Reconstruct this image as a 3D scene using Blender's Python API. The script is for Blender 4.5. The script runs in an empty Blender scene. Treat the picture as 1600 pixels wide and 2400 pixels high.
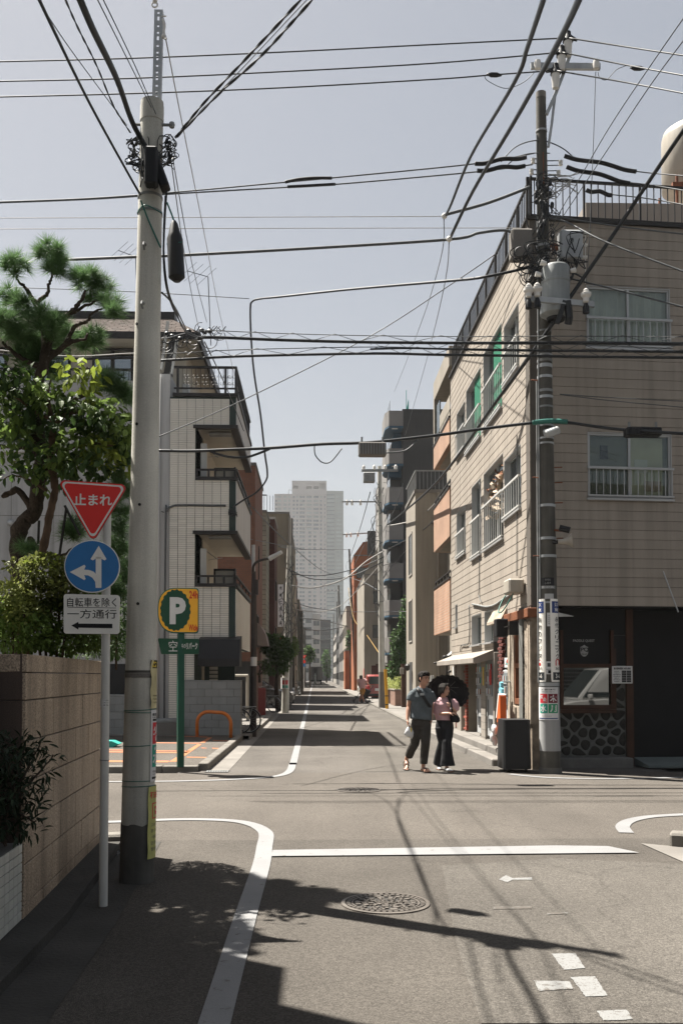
import bpy, math, random
from mathutils import Vector, Matrix, noise
random.seed(11)
S = bpy.context.scene
COL = S.collection
PI = math.pi
# ------------------------------------------------------------------ camera
F, VX, VY, H = 2255., 738., 1585., 1.62
TH = math.radians(1.79)
CY = VY - F*math.tan(TH)
PSI = math.atan((800-VX)*math.cos(TH)/F)
cam = bpy.data.objects.new('camera', bpy.data.cameras.new('camera'))
COL.objects.link(cam)
S.camera = cam
cam.location = (0, 0, H)
cam.rotation_euler = (PI/2+TH, 0, -PSI)
cam.data.lens = F/2400*36
cam.data.sensor_width = 36
cam.data.shift_y = (CY-1200)/2400
cam.data.clip_end = 6000
cam.data.clip_start = .05
S.render.resolution_x, S.render.resolution_y = 682, 1024
# ------------------------------------------------------------------ sky and sun
ELEV, AZ = math.radians(62.3), math.atan2(-.817, .578)
world = bpy.data.worlds.new('World')
S.world = world
world.use_nodes = True
nt = world.node_tree
sky = nt.nodes.new('ShaderNodeTexSky')
sky.sky_type = 'NISHITA'
sky.sun_disc = False
sky.sun_elevation = ELEV
sky.sun_rotation = AZ
sky.air_density, sky.dust_density, sky.ozone_density = 1.0, 3.0, 1.0
hsv = nt.nodes.new('ShaderNodeHueSaturation')
hsv.inputs['Saturation'].default_value = .8
gam = nt.nodes.new('ShaderNodeGamma')
gam.inputs['Gamma'].default_value = .55
bg = nt.nodes['Background']
nt.links.new(sky.outputs[0], hsv.inputs['Color'])
nt.links.new(hsv.outputs[0], gam.inputs['Color'])
nt.links.new(gam.outputs[0], bg.inputs['Color'])
bg.inputs['Strength'].default_value = .062
sun = bpy.data.objects.new('sun', bpy.data.lights.new('sun', 'SUN'))
COL.objects.link(sun)
sun.data.energy = 5.0
sun.data.angle = math.radians(.5)
sun.data.color = (1, .95, .87)
sd = Vector((math.sin(AZ)*math.cos(ELEV), math.cos(AZ)*math.cos(ELEV), math.sin(ELEV)))
sun.rotation_euler = sd.to_track_quat('Z', 'Y').to_euler()
sun.location = (0, 0, 40)
S.view_settings.view_transform = 'Standard'
S.view_settings.look = 'None'
S.view_settings.gamma = 1
S.view_settings.exposure = 1.8
S.view_settings.use_curve_mapping = False
S.render.engine = 'CYCLES'
S.cycles.max_bounces = 6
S.cycles.diffuse_bounces = 3
S.cycles.glossy_bounces = 3
S.cycles.transmission_bounces = 4
S.cycles.transparent_max_bounces = 10
S.cycles.use_denoising = True
# ------------------------------------------------------------------ survey helpers (photo pixel + known depth -> place in the world)
CFv = Vector((math.sin(PSI)*math.cos(TH), math.cos(PSI)*math.cos(TH), math.sin(TH)))
CRv = Vector((math.cos(PSI), -math.sin(PSI), 0))
CUv = CRv.cross(CFv)
def ray(x, y): return CFv + CRv*((x-800)/F) + CUv*((CY-y)/F)
def at(x, y, Y):
 r = ray(x, y); r = r*(Y/r.y); return Vector((r.x, r.y, r.z+H))
def gp(x, y, z=0.):
 r = ray(x, y); r = r*((z-H)/r.z); return Vector((r.x, r.y, z))
def hz(y, Y): return at(738, y, Y).z
# ------------------------------------------------------------------ mesh builder
class MB:
 def __init__(s, M=None):
  s.v, s.f, s.mi, s.m, s.M = [], [], [], 0, M
 def add(s, vs, fs):
  b = len(s.v)
  s.v += [tuple(s.M @ Vector(p)) if s.M is not None else tuple(p) for p in vs]
  s.f += [tuple(b+i for i in f) for f in fs]
  s.mi += [s.m]*len(fs)
  return s
 def box(s, x0, x1, y0, y1, z0, z1):
  if x0 > x1: x0, x1 = x1, x0
  if y0 > y1: y0, y1 = y1, y0
  if z0 > z1: z0, z1 = z1, z0
  return s.add([(x0,y0,z0),(x1,y0,z0),(x1,y1,z0),(x0,y1,z0),(x0,y0,z1),(x1,y0,z1),(x1,y1,z1),(x0,y1,z1)],
     [(3,2,1,0),(4,5,6,7),(0,1,5,4),(1,2,6,5),(2,3,7,6),(3,0,4,7)])
 def bbox(s, x0, x1, y0, y1, z0, z1, b=.01):
  if x0 > x1: x0, x1 = x1, x0
  if y0 > y1: y0, y1 = y1, y0
  if z0 > z1: z0, z1 = z1, z0
  b = min(b, (x1-x0)/2.1, (y1-y0)/2.1, (z1-z0)/2.1)
  vs = []
  for ax in range(3):
   for X in (0, 1):
    for Y in (0, 1):
     for Z in (0, 1):
      e = [b, b, b]; e[ax] = 0
      vs.append((x1-e[0] if X else x0+e[0], y1-e[1] if Y else y0+e[1], z1-e[2] if Z else z0+e[2]))
  I = lambda a, X, Y, Z: a*8+X*4+Y*2+Z
  fs = []
  for k in (0, 1):
   q = [I(0,k,0,0), I(0,k,1,0), I(0,k,1,1), I(0,k,0,1)]; fs.append(tuple(q if k else q[::-1]))
   q = [I(1,0,k,0), I(1,1,k,0), I(1,1,k,1), I(1,0,k,1)]; fs.append(tuple(q[::-1] if k else q))
   q = [I(2,0,0,k), I(2,1,0,k), I(2,1,1,k), I(2,0,1,k)]; fs.append(tuple(q if k else q[::-1]))
  for A in (0, 1):
   for B in (0, 1):
    fs.append((I(0,A,B,0), I(0,A,B,1), I(1,A,B,1), I(1,A,B,0)))
    fs.append((I(0,A,0,B), I(0,A,1,B), I(2,A,1,B), I(2,A,0,B)))
    fs.append((I(1,0,A,B), I(1,1,A,B), I(2,1,A,B), I(2,0,A,B)))
  for X in (0, 1):
   for Y in (0, 1):
    for Z in (0, 1): fs.append((I(0,X,Y,Z), I(1,X,Y,Z), I(2,X,Y,Z)))
  return s.add(vs, fs)
 def quad(s, a, b, c, d): return s.add([a, b, c, d], [(0,1,2,3)])
 def poly(s, pts): return s.add(pts, [tuple(range(len(pts)))])
 def prism(s, pts, z0, z1, axis='z'):
  n = len(pts)
  g = {'z': lambda p, t: (p[0], p[1], t), 'y': lambda p, t: (p[0], t, p[1]), 'x': lambda p, t: (t, p[0], p[1])}[axis]
  vs = [g(p, z0) for p in pts]+[g(p, z1) for p in pts]
  fs = [tuple(range(n))[::-1], tuple(range(n, 2*n))]+[(i, (i+1) % n, n+(i+1) % n, n+i) for i in range(n)]
  return s.add(vs, fs)
 def loft(s, rings, caps=True):
  n = len(rings[0]); vs = [p for r in rings for p in r]; fs = []
  for k in range(len(rings)-1):
   for i in range(n):
    fs.append((k*n+i, k*n+(i+1) % n, (k+1)*n+(i+1) % n, (k+1)*n+i))
  if caps: fs += [tuple(range(n))[::-1], tuple(range((len(rings)-1)*n, len(rings)*n))]
  return s.add(vs, fs)
 def tube(s, pts, r, n=6, caps=True, ry=None, side=None):
  pts = [Vector(p) for p in pts]
  R = r if isinstance(r, (list, tuple)) else [r]*len(pts)
  RY = ry if isinstance(ry, (list, tuple)) else ([ry]*len(pts) if ry else R)
  rings = []; u = Vector(side) if side else None
  for i, p in enumerate(pts):
   t = (pts[min(i+1, len(pts)-1)]-pts[max(i-1, 0)])
   if t.length < 1e-9: t = Vector((0, 0, 1))
   t.normalize()
   if u is None:
    u = t.orthogonal()
   u = (u-t*u.dot(t))
   if u.length < 1e-6: u = t.orthogonal()
   u.normalize(); w = t.cross(u)
   rings.append([p+u*(R[i]*math.cos(a))+w*(RY[i]*math.sin(a)) for a in [2*PI*k/n for k in range(n)]])
  return s.loft(rings, caps)
 def cyl(s, p0, p1, r0, r1=None, n=12): return s.tube([p0, p1], [r0, r0 if r1 is None else r1], n)
 def lathe(s, prof, n=16, c=(0, 0, 0)):
  rings = [[(c[0]+r*math.cos(2*PI*k/n), c[1]+r*math.sin(2*PI*k/n), c[2]+z) for k in range(n)] for r, z in prof]
  return s.loft(rings)
 def ell(s, c, rx, ry, rz, n=12, m=8, R=None):
  rings = []
  for j in range(1, m):
   ph = PI*j/m-PI/2
   rg = [Vector((rx*math.cos(ph)*math.cos(2*PI*k/n), ry*math.cos(ph)*math.sin(2*PI*k/n), rz*math.sin(ph))) for k in range(n)]
   if R is not None: rg = [R @ p for p in rg]
   rings.append([p+Vector(c) for p in rg])
  return s.loft(rings)
 def torus(s, c, R, r, n=24, m=6, ax=(0, 1, 0), a0=0, a1=2*PI):
  ax = Vector(ax).normalized(); u = ax.orthogonal().normalized(); w = ax.cross(u)
  full = abs(a1-a0-2*PI) < 1e-6
  N = n if full else n+1
  rings = []
  for k in range(N):
   a = a0+(a1-a0)*k/n; d = u*math.cos(a)+w*math.sin(a)
   rings.append([Vector(c)+d*(R+r*math.cos(2*PI*j/m))+ax*(r*math.sin(2*PI*j/m)) for j in range(m)])
  if full: rings.append(rings[0])
  return s.loft(rings, not full)
 def text(s, body, fn, w, h, bold=0., res=3):
  me = glyphs(body, bold, res)
  xs = [v.co.x for v in me.vertices]; ys = [v.co.y for v in me.vertices]
  x0, x1, y0, y1 = min(xs), max(xs), min(ys), max(ys)
  vs = [fn(((v.co.x-x0)/(x1-x0)-.5)*w, ((v.co.y-y0)/max(y1-y0, 1e-6)-.5)*h) for v in me.vertices]
  return s.add(vs, [tuple(p.vertices) for p in me.polygons])
 def build(s, name, mats, parent=None, smooth=False, base=None, rem=None):
  me = bpy.data.meshes.new(name)
  L = Vector(parent['_L']) if parent is not None else Vector(base or (0, 0, 0))
  me.from_pydata([tuple(Vector(p)-L) for p in s.v] if L.length else s.v, [], s.f)
  for m in (mats if isinstance(mats, (list, tuple)) else [mats]): me.materials.append(m)
  if any(s.mi): me.polygons.foreach_set('material_index', s.mi)
  if smooth: me.polygons.foreach_set('use_smooth', [True]*len(me.polygons))
  me.update()
  o = bpy.data.objects.new(name, me); COL.objects.link(o)
  o['_L'] = tuple(L)
  if parent is not None: o.parent = parent
  else: o.location = L
  if smooth == 'angle':
   me.polygons.foreach_set('use_smooth', [True]*len(me.polygons))
   md = None
   import bmesh
   bm = bmesh.new(); bm.from_mesh(me)
   for e in bm.edges:
    if len(e.link_faces) == 2 and e.calc_face_angle(0) > .7: e.smooth = False
   bm.to_mesh(me); bm.free()
  return o
_gl = {}
def glyphs(body, bold, res):
 k = (body, bold, res)
 if k not in _gl:
  c = bpy.data.curves.new('lettering', 'FONT'); c.body = body; c.size = 1; c.resolution_u = res; c.offset = bold; c.fill_mode = 'FRONT'
  o = bpy.data.objects.new('lettering', c)
  COL.objects.link(o)
  dg = bpy.context.evaluated_depsgraph_get()
  _gl[k] = bpy.data.meshes.new_from_object(o.evaluated_get(dg), depsgraph=dg)
  bpy.data.objects.remove(o); bpy.data.curves.remove(c)
 return _gl[k]
def thing(name, label, cat, loc=(0, 0, 0), group=None, kind=None):
 o = bpy.data.objects.new(name, None); COL.objects.link(o); o.location = loc; o['_L'] = tuple(loc)
 o.empty_display_size = .1
 return tag(o, label, cat, group, kind)
def tag(o, label=None, cat=None, group=None, kind=None):
 if label: o['label'] = label
 if cat: o['category'] = cat
 if group: o['group'] = group
 if kind: o['kind'] = kind
 return o
def struct(o): o['kind'] = 'structure'; return o
def stuff(o): o['kind'] = 'stuff'; return o
def piece(name, me, M, parent):
 o = bpy.data.objects.new(name, me); COL.objects.link(o); o.parent = parent
 o.matrix_local = Matrix.Translation(-Vector(parent['_L'])) @ M
 return o
def meshof(mb, name, m):
 me = bpy.data.meshes.new(name); me.from_pydata(mb.v, [], mb.f)
 for q in (m if isinstance(m, (list, tuple)) else [m]): me.materials.append(q)
 if any(mb.mi): me.polygons.foreach_set('material_index', mb.mi)
 me.update(); return me
def copy_tree(o, parent=None):
 c = o.copy(); COL.objects.link(c); c.parent = parent
 for ch in list(o.children): copy_tree(ch, c)
 return c
def plane_fn(M, off=0.): return lambda u, v: M @ Vector((u, off, v))
# ------------------------------------------------------------------ facade: a vertical plane with its own (along, out, up) frame
class Facade:
 def __init__(s, x, y, dx, dy, flip=1):
  d = Vector((dx, dy, 0)).normalized(); n = Vector((d.y, -d.x, 0))*flip
  s.P, s.d, s.n = Vector((x, y, 0)), d, n
  s.M = Matrix(((d.x, n.x, 0, x), (d.y, n.y, 0, y), (0, 0, 1, 0), (0, 0, 0, 1)))
 def px(s, x, y):
  r = ray(x, y); o = Vector((0, 0, H))
  t = (s.P-o).dot(s.n)/r.dot(s.n); p = o+r*t
  return (p-s.P).dot(s.d), p.z
 def rect(s, x0, y0, x1, y1):
  a = s.px(x0, y0); b = s.px(x1, y1)
  return min(a[0], b[0]), max(a[0], b[0]), min(a[1], b[1]), max(a[1], b[1])
 def w(s, a, o, z): return s.M @ Vector((a, o, z))
def cut_boards(s0, s1, z0, z1, h, holes, z_off=0.):
 out = []; z = z0+z_off
 edges = [z0] if z_off else []
 while z < z1-1e-4: edges.append(z); z += h
 edges.append(z1)
 for a, b in zip(edges, edges[1:]):
  cs = sorted({s0, s1, *[min(max(q, s0), s1) for w in holes if w[2] < b and w[3] > a for q in w[:2]]})
  run = None
  for l, r in zip(cs, cs[1:]):
   if r-l < 1e-4: continue
   m = (l+r)/2
   zs = [(a, b)]
   for w in holes:
    if w[0] < m < w[1]:
     nz = []
     for p, q in zs:
      if w[3] <= p or w[2] >= q: nz.append((p, q)); continue
      if w[2]-p > .012: nz.append((p, w[2]))
      if q-w[3] > .012: nz.append((w[3], q))
     zs = nz
   if run and zs == [(a, b)] and run[2] == [(a, b)] and abs(run[1]-l) < 1e-6: run = (run[0], r, zs)
   else:
    if run: out += [(run[0], run[1], p, q) for p, q in run[2]]
    run = (l, r, zs)
  if run: out += [(run[0], run[1], p, q) for p, q in run[2]]
 return out
# ------------------------------------------------------------------ materials
def mat(name, c, rough=.75, var=.12, sc=2., bump=0., bsc=40., metal=0., rnd=0., streak=0., grain=0., gsc=220., spec=.3, trans=0., coat=0., dirt=0., dz=.5):
 c = tuple(q*.95 for q in c[:3])
 m = bpy.data.materials.new(name); m.use_nodes = True
 t = m.node_tree; N = t.nodes; L = t.links
 b = N['Principled BSDF']
 b.inputs['Roughness'].default_value = rough; b.inputs['Metallic'].default_value = metal
 b.inputs['Specular IOR Level'].default_value = spec
 if coat: b.inputs['Coat Weight'].default_value = coat; b.inputs['Coat Roughness'].default_value = .062
 geo = N.new('ShaderNodeNewGeometry')
 fac = None
 def mul(x):
  nonlocal fac
  if fac is None: fac = x; return
  q = N.new('ShaderNodeMath'); q.operation = 'MULTIPLY'; L.new(fac, q.inputs[0]); L.new(x, q.inputs[1]); fac = q.outputs[0]
 def nz(scale, lo, hi, detail=5., vec=None, a=.3, bb=.7):
  n = N.new('ShaderNodeTexNoise'); n.inputs['Scale'].default_value = scale; n.inputs['Detail'].default_value = detail
  L.new(vec or geo.outputs['Position'], n.inputs['Vector'])
  r = N.new('ShaderNodeMapRange'); r.inputs[1].default_value = a; r.inputs[2].default_value = bb
  r.inputs[3].default_value = lo; r.inputs[4].default_value = hi
  L.new(n.outputs[0], r.inputs[0]); return r.outputs[0]
 if var: mul(nz(sc, 1-var, 1+var))
 if grain: mul(nz(gsc, 1-grain, 1+grain, 2.))
 if streak:
  mp = N.new('ShaderNodeMapping'); mp.inputs['Scale'].default_value = (1, 1, .06); L.new(geo.outputs['Position'], mp.inputs['Vector'])
  mul(nz(7., 1-streak, 1.04, 4., mp.outputs[0], .35, .6))
 if rnd:
  oi = N.new('ShaderNodeObjectInfo'); r = N.new('ShaderNodeMapRange')
  r.inputs[3].default_value = 1-rnd; r.inputs[4].default_value = 1+rnd
  L.new(oi.outputs['Random'], r.inputs[0]); mul(r.outputs[0])
 if fac is not None:
  vm = N.new('ShaderNodeVectorMath'); vm.operation = 'SCALE'; vm.inputs[0].default_value = c[:3]
  L.new(fac, vm.inputs['Scale']); L.new(vm.outputs[0], b.inputs['Base Color'])
 else: b.inputs['Base Color'].default_value = (*c[:3], 1)
 if bump:
  n = N.new('ShaderNodeTexNoise'); n.inputs['Scale'].default_value = bsc; n.inputs['Detail'].default_value = 4
  L.new(geo.outputs['Position'], n.inputs['Vector'])
  bp = N.new('ShaderNodeBump'); bp.inputs['Strength'].default_value = bump; bp.inputs['Distance'].default_value = .02
  L.new(n.outputs[0], bp.inputs['Height']); L.new(bp.outputs[0], b.inputs['Normal'])
 if trans:
  tr = N.new('ShaderNodeBsdfTranslucent'); mx = N.new('ShaderNodeMixShader'); mx.inputs[0].default_value = trans
  if fac is not None: L.new(vm.outputs[0], tr.inputs['Color'])
  else: tr.inputs['Color'].default_value = (*c[:3], 1)
  L.new(b.outputs[0], mx.inputs[1]); L.new(tr.outputs[0], mx.inputs[2]); L.new(mx.outputs[0], N['Material Output'].inputs['Surface'])
 return m
def glass_mat(name, tint=(.86, .88, .86), refl=.03, dark=.35):
 m = bpy.data.materials.new(name); m.use_nodes = True
 t = m.node_tree; N = t.nodes; L = t.links; N.remove(N['Principled BSDF'])
 tr = N.new('ShaderNodeBsdfTransparent'); tr.inputs[0].default_value = (*tint, 1)
 gl = N.new('ShaderNodeBsdfGlossy'); gl.inputs['Roughness'].default_value = .02; gl.inputs['Color'].default_value = (.9, .95, .95, 1)
 lw = N.new('ShaderNodeLayerWeight'); lw.inputs['Blend'].default_value = .25
 ma = N.new('ShaderNodeMath'); ma.operation = 'ADD'; ma.use_clamp = True; ma.inputs[1].default_value = refl
 L.new(lw.outputs['Fresnel'], ma.inputs[0])
 mx = N.new('ShaderNodeMixShader'); L.new(ma.outputs[0], mx.inputs[0]); L.new(tr.outputs[0], mx.inputs[1]); L.new(gl.outputs[0], mx.inputs[2])
 L.new(mx.outputs[0], N['Material Output'].inputs['Surface'])
 return m
def brick_mat(name, c1, c2, mortar, sx, sz, msz=.012, ax='xz', bump=.5):
 m = mat(name, c1, .8, 0)
 t = m.node_tree; N = t.nodes; L = t.links; b = N['Principled BSDF']
 geo = N.new('ShaderNodeNewGeometry'); sp = N.new('ShaderNodeSeparateXYZ'); L.new(geo.outputs['Position'], sp.inputs[0])
 ad = N.new('ShaderNodeMath'); ad.operation = 'ADD'; L.new(sp.outputs[0], ad.inputs[0]); L.new(sp.outputs[1], ad.inputs[1])
 cb = N.new('ShaderNodeCombineXYZ'); L.new(ad.outputs[0], cb.inputs[0]); L.new(sp.outputs[2], cb.inputs[1])
 bt = N.new('ShaderNodeTexBrick'); L.new(cb.outputs[0], bt.inputs['Vector'])
 [setattr(bt.inputs[k_], 'default_value', (*[q*.56 for q in v_], 1)) for k_, v_ in (('Color1', c1), ('Color2', c2), ('Mortar', mortar))]
 bt.inputs['Scale'].default_value = 1; bt.inputs['Brick Width'].default_value = sx; bt.inputs['Row Height'].default_value = sz; bt.inputs['Mortar Size'].default_value = msz
 nzt = N.new('ShaderNodeTexNoise'); nzt.inputs['Scale'].default_value = 1.3; nzt.inputs['Detail'].default_value = 6; L.new(geo.outputs['Position'], nzt.inputs['Vector'])
 r = N.new('ShaderNodeMapRange'); r.inputs[1].default_value = .3; r.inputs[2].default_value = .7; r.inputs[3].default_value = .8; r.inputs[4].default_value = 1.15; L.new(nzt.outputs[0], r.inputs[0])
 vm = N.new('ShaderNodeVectorMath'); vm.operation = 'SCALE'; L.new(bt.outputs[0], vm.inputs[0]); L.new(r.outputs[0], vm.inputs['Scale'])
 L.new(vm.outputs[0], b.inputs['Base Color'])
 bp = N.new('ShaderNodeBump'); bp.inputs['Strength'].default_value = bump; bp.inputs['Distance'].default_value = .01; bp.invert = True
 L.new(bt.outputs['Fac'], bp.inputs['Height']); L.new(bp.outputs[0], b.inputs['Normal'])
 return m
def asphalt_mat(name, c, crack=.0, wear=.2):
 m = mat(name, c, .9, wear, .55, bump=.6, bsc=160, grain=.32, gsc=130, spec=.15)
 t = m.node_tree; N = t.nodes; L = t.links; b = N['Principled BSDF']
 geo = N.new('ShaderNodeNewGeometry')
 vo = N.new('ShaderNodeTexVoronoi'); vo.inputs['Scale'].default_value = 95; L.new(geo.outputs['Position'], vo.inputs['Vector'])
 r = N.new('ShaderNodeMapRange'); r.inputs[1].default_value = 0; r.inputs[2].default_value = 1; r.inputs[3].default_value = .72; r.inputs[4].default_value = 1.3
 sp = N.new('ShaderNodeSeparateColor'); L.new(vo.outputs['Color'], sp.inputs[0]); L.new(sp.outputs[0], r.inputs[0])
 src = b.inputs['Base Color'].links[0].from_socket
 vm = N.new('ShaderNodeVectorMath'); vm.operation = 'SCALE'; L.new(src, vm.inputs[0]); L.new(r.outputs[0], vm.inputs['Scale'])
 out = vm.outputs[0]
 mp = N.new('ShaderNodeMapping'); mp.inputs['Scale'].default_value = (1.6, .12, 1); L.new(geo.outputs['Position'], mp.inputs['Vector'])
 n2 = N.new('ShaderNodeTexNoise'); n2.inputs['Scale'].default_value = 1.; n2.inputs['Detail'].default_value = 4; L.new(mp.outputs[0], n2.inputs['Vector'])
 r2 = N.new('ShaderNodeMapRange'); r2.inputs[1].default_value = .3; r2.inputs[2].default_value = .7; r2.inputs[3].default_value = .9; r2.inputs[4].default_value = 1.08; L.new(n2.outputs[0], r2.inputs[0])
 v2 = N.new('ShaderNodeVectorMath'); v2.operation = 'SCALE'; L.new(out, v2.inputs[0]); L.new(r2.outputs[0], v2.inputs['Scale']); out = v2.outputs[0]
 if crack:
  nw = N.new('ShaderNodeTexNoise'); nw.inputs['Scale'].default_value = 1.4; nw.inputs['Detail'].default_value = 5; L.new(geo.outputs['Position'], nw.inputs['Vector'])
  av = N.new('ShaderNodeVectorMath'); av.operation = 'ADD'; L.new(geo.outputs['Position'], av.inputs[0]); L.new(nw.outputs['Color'], av.inputs[1])
  vc = N.new('ShaderNodeTexVoronoi'); vc.feature = 'DISTANCE_TO_EDGE'; vc.inputs['Scale'].default_value = .32; L.new(av.outputs[0], vc.inputs['Vector'])
  r3 = N.new('ShaderNodeMapRange'); r3.inputs[1].default_value = 0; r3.inputs[2].default_value = .006; r3.inputs[3].default_value = 1-crack; r3.inputs[4].default_value = 1; L.new(vc.outputs['Distance'], r3.inputs[0])
  v3 = N.new('ShaderNodeVectorMath'); v3.operation = 'SCALE'; L.new(out, v3.inputs[0]); L.new(r3.outputs[0], v3.inputs['Scale']); out = v3.outputs[0]
 L.new(out, b.inputs['Base Color'])
 return m
def paint_mat(name, c, wear=.5, sc=9., under=(.08, .07, .06)):
 m = mat(name, c, .7, .06, 3., grain=.06, gsc=150, bump=.3, bsc=120)
 t = m.node_tree; N = t.nodes; L = t.links; b = N['Principled BSDF']
 geo = N.new('ShaderNodeNewGeometry')
 n = N.new('ShaderNodeTexNoise'); n.inputs['Scale'].default_value = sc; n.inputs['Detail'].default_value = 8; n.inputs['Roughness'].default_value = .75; L.new(geo.outputs['Position'], n.inputs['Vector'])
 r = N.new('ShaderNodeMapRange'); r.inputs[1].default_value = wear-.04; r.inputs[2].default_value = wear+.04; L.new(n.outputs[0], r.inputs[0])
 mx = N.new('ShaderNodeMix'); mx.data_type = 'RGBA'; L.new(r.outputs[0], mx.inputs[0])
 src = b.inputs['Base Color'].links[0].from_socket
 L.new(src, mx.inputs[6]); mx.inputs[7].default_value = (*under, 1); L.new(mx.outputs[2], b.inputs['Base Color'])
 return m
M = {}
M['asphalt'] = asphalt_mat('asphalt', (0.0828, 0.0744, 0.0648), .15)
M['asphalt_cross'] = asphalt_mat('asphalt_cross', (0.099, 0.0882, 0.0768), .2, .1)
M['asphalt_pale'] = asphalt_mat('asphalt_pale', (.096,.0875,.077), .2)
M['asphalt_far'] = asphalt_mat('asphalt_far', (0.099, 0.09, 0.0804), .3)
M['ground'] = mat('ground', (0.078, 0.072, 0.066), .95, .25, .6)
M['concrete'] = mat('concrete', (0.162, 0.15, 0.135), .9, .18, 1.5, bump=.3, bsc=60, grain=.12, gsc=120)
M['concrete_dark'] = mat('concrete_dark', (.13, .125, .115), .9, .3, 2.5, bump=.4, bsc=50, grain=.15)
M['white_paint'] = paint_mat('white_paint', (.2,.2,.2), .64)
M['white_worn'] = paint_mat('white_worn', (.2,.2,.195), .54, 14.)
M['white_faint'] = paint_mat('white_faint', (.15,.15,.14), .44, 16.)
M['orange_line'] = paint_mat('orange_line', (0.372, 0.132, 0.054), .62, 8.)
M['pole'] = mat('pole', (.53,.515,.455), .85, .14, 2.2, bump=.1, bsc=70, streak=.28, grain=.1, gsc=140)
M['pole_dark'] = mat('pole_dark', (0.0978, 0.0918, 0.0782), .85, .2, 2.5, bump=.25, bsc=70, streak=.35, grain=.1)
M['pole_far'] = mat('pole_far', (.17, .16, .14), .85, .2, 2., streak=.2)
M['galv'] = mat('galv', (.36, .37, .37), .5, .15, 5., metal=.4)
M['galv_dull'] = mat('galv_dull', (.22, .225, .22), .6, .2, 5., metal=.3)
M['wire'] = mat('wire', (.02, .022, .024), .5, .2, 8.)
M['wire_grey'] = mat('wire_grey', (.075, .08, .082), .55, .2, 8.)
M['wire_pale'] = mat('wire_pale', (.3, .29, .27), .6, .1)
M['wire_green'] = mat('wire_green', (.03, .14, .11), .5, .1)
M['black'] = mat('black', (.012, .012, .013), .55, .2)
M['black_gloss'] = mat('black_gloss', (.01, .01, .011), .12, .0)
M['dark_metal'] = mat('dark_metal', (.022, .02, .018), .5, .2)
M['porcelain'] = mat('porcelain', (.62, .6, .56), .25, .06)
M['rust'] = mat('rust', (.17, .065, .035), .85, .3, 8.)
M['steel_white'] = mat('steel_white', (0.48, 0.48, 0.456), .45, .08, 3., streak=.15)
M['siding'] = mat('siding', (.285,.249,.208), .8, .07, 1.1, rnd=.035, streak=.15, bump=.08, bsc=90, grain=.04)
M['siding_back'] = mat('siding_back', (.10, .088, .075), .9, .1)
M['alum'] = mat('alum', (0.4, 0.4, 0.392), .4, .06, metal=.35)
M['glass'] = glass_mat('glass')
M['glass_dark'] = glass_mat('glass_dark', (.25, .27, .26), .3)
M['curtain'] = mat('curtain', (.62, .63, .56), .9, .1)
M['curtain_green'] = mat('curtain_green', (.2, .21, .16), .9, .15)
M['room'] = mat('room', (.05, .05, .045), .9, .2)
M['screen_green'] = mat('screen_green', (.004, .125, .065), .7, .1)
# ------------------------------------------------------------------ ground, streets, kerbs, painted lines
def sheet(name, pts, z, m, grid=None):
 mb = MB(); mb.poly([(p[0], p[1], z) for p in pts]); return struct(mb.build(name, m))
sheet('ground', [(-600,-120),(600,-120),(600,900),(-600,900)], -.06, M['ground'])
sheet('street', [(-2.4,-15),(9,-15),(9,9.6),(-2.4,9.6)], 0, M['asphalt'])
sheet('street', [(-70,9.6),(70,9.6),(70,16.2),(-70,16.2)], 0, M['asphalt_cross'])
sheet('street', [(-2.3,16.2),(6,16.2),(6,420),(-2.3,420)], 0, M['asphalt_far'])
q = [gp(*p) for p in ((1126,2400),(1068,2210),(1036,2030),(1300,2013),(1700,2030),(2200,2400))]
sheet('asphalt_patch', q, .004, M['asphalt_pale'])
sheet('asphalt_patch', [(.85,16.35),(3.4,16.35),(3.3,48),(1.35,48),(1.1,24)], .004, M['asphalt_pale'])
q = [gp(*p) for p in ((640,1905),(1000,1900),(1010,1872),(700,1870))]
def ragged(P, st=.02, j=.004, seed=1):
 R = random.Random(seed); out = []
 for a, b in zip(P, P[1:]+P[:1]):
  n = max(1, int((b-a).length/st)); nrm = Vector((-(b-a).y, (b-a).x, 0)).normalized()
  for k in range(n): out.append(a.lerp(b, k/n)+nrm*R.uniform(-j, j*.6))
 return out
def band(name, px, w, m, z=.008, fixed=None, cap=True):
 P = [gp(*p) if len(p) == 2 and not fixed else Vector((p[0], p[1], 0)) for p in px]
 mb = MB(); L = []; R = []
 for i, p in enumerate(P):
  t = P[min(i+1, len(P)-1)]-P[max(i-1, 0)]; t.z = 0; t.normalize(); n = Vector((-t.y, t.x, 0))
  L.append((p.x+n.x*w/2, p.y+n.y*w/2, z)); R.append((p.x-n.x*w/2, p.y-n.y*w/2, z))
 for i in range(len(P)-1): mb.quad(R[i], R[i+1], L[i+1], L[i])
 return struct(mb.build(name, m))
def spline(px, k=6):
 out = []
 for i in range(len(px)-1):
  p0, p1, p2, p3 = [Vector(px[min(max(j, 0), len(px)-1)]) for j in (i-1, i, i+1, i+2)]
  for s in range(k):
   t = s/k
   out.append(.5*((2*p1)+(p2-p0)*t+(2*p0-5*p1+4*p2-p3)*t*t+(3*p1-p0-3*p2+p3)*t**3))
 out.append(Vector(px[-1])); return out
G = lambda px: [tuple(gp(*p).xy) for p in px]
band('edge_line', spline(G([(60,1929),(254,1927.5),(400,1922),(490,1922),(555,1926),(592,1934),(614,1945),(624,1958),(620,1985),(612,2030)])+[(-.466,6.5),(-.466,4.5),(-.466,-6)]), .152, M['white_paint'], fixed=1)
a, b = gp(642,2003), gp(1440,1992); a.x = -.389
sheet('stop_line', [(a.x,a.y-.13),(b.x+.16,b.y-.2),(b.x-.02,b.y+.14),(b.x-.5,b.y+.19),(a.x,a.y+.17)], .012, M['white_paint'])
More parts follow.
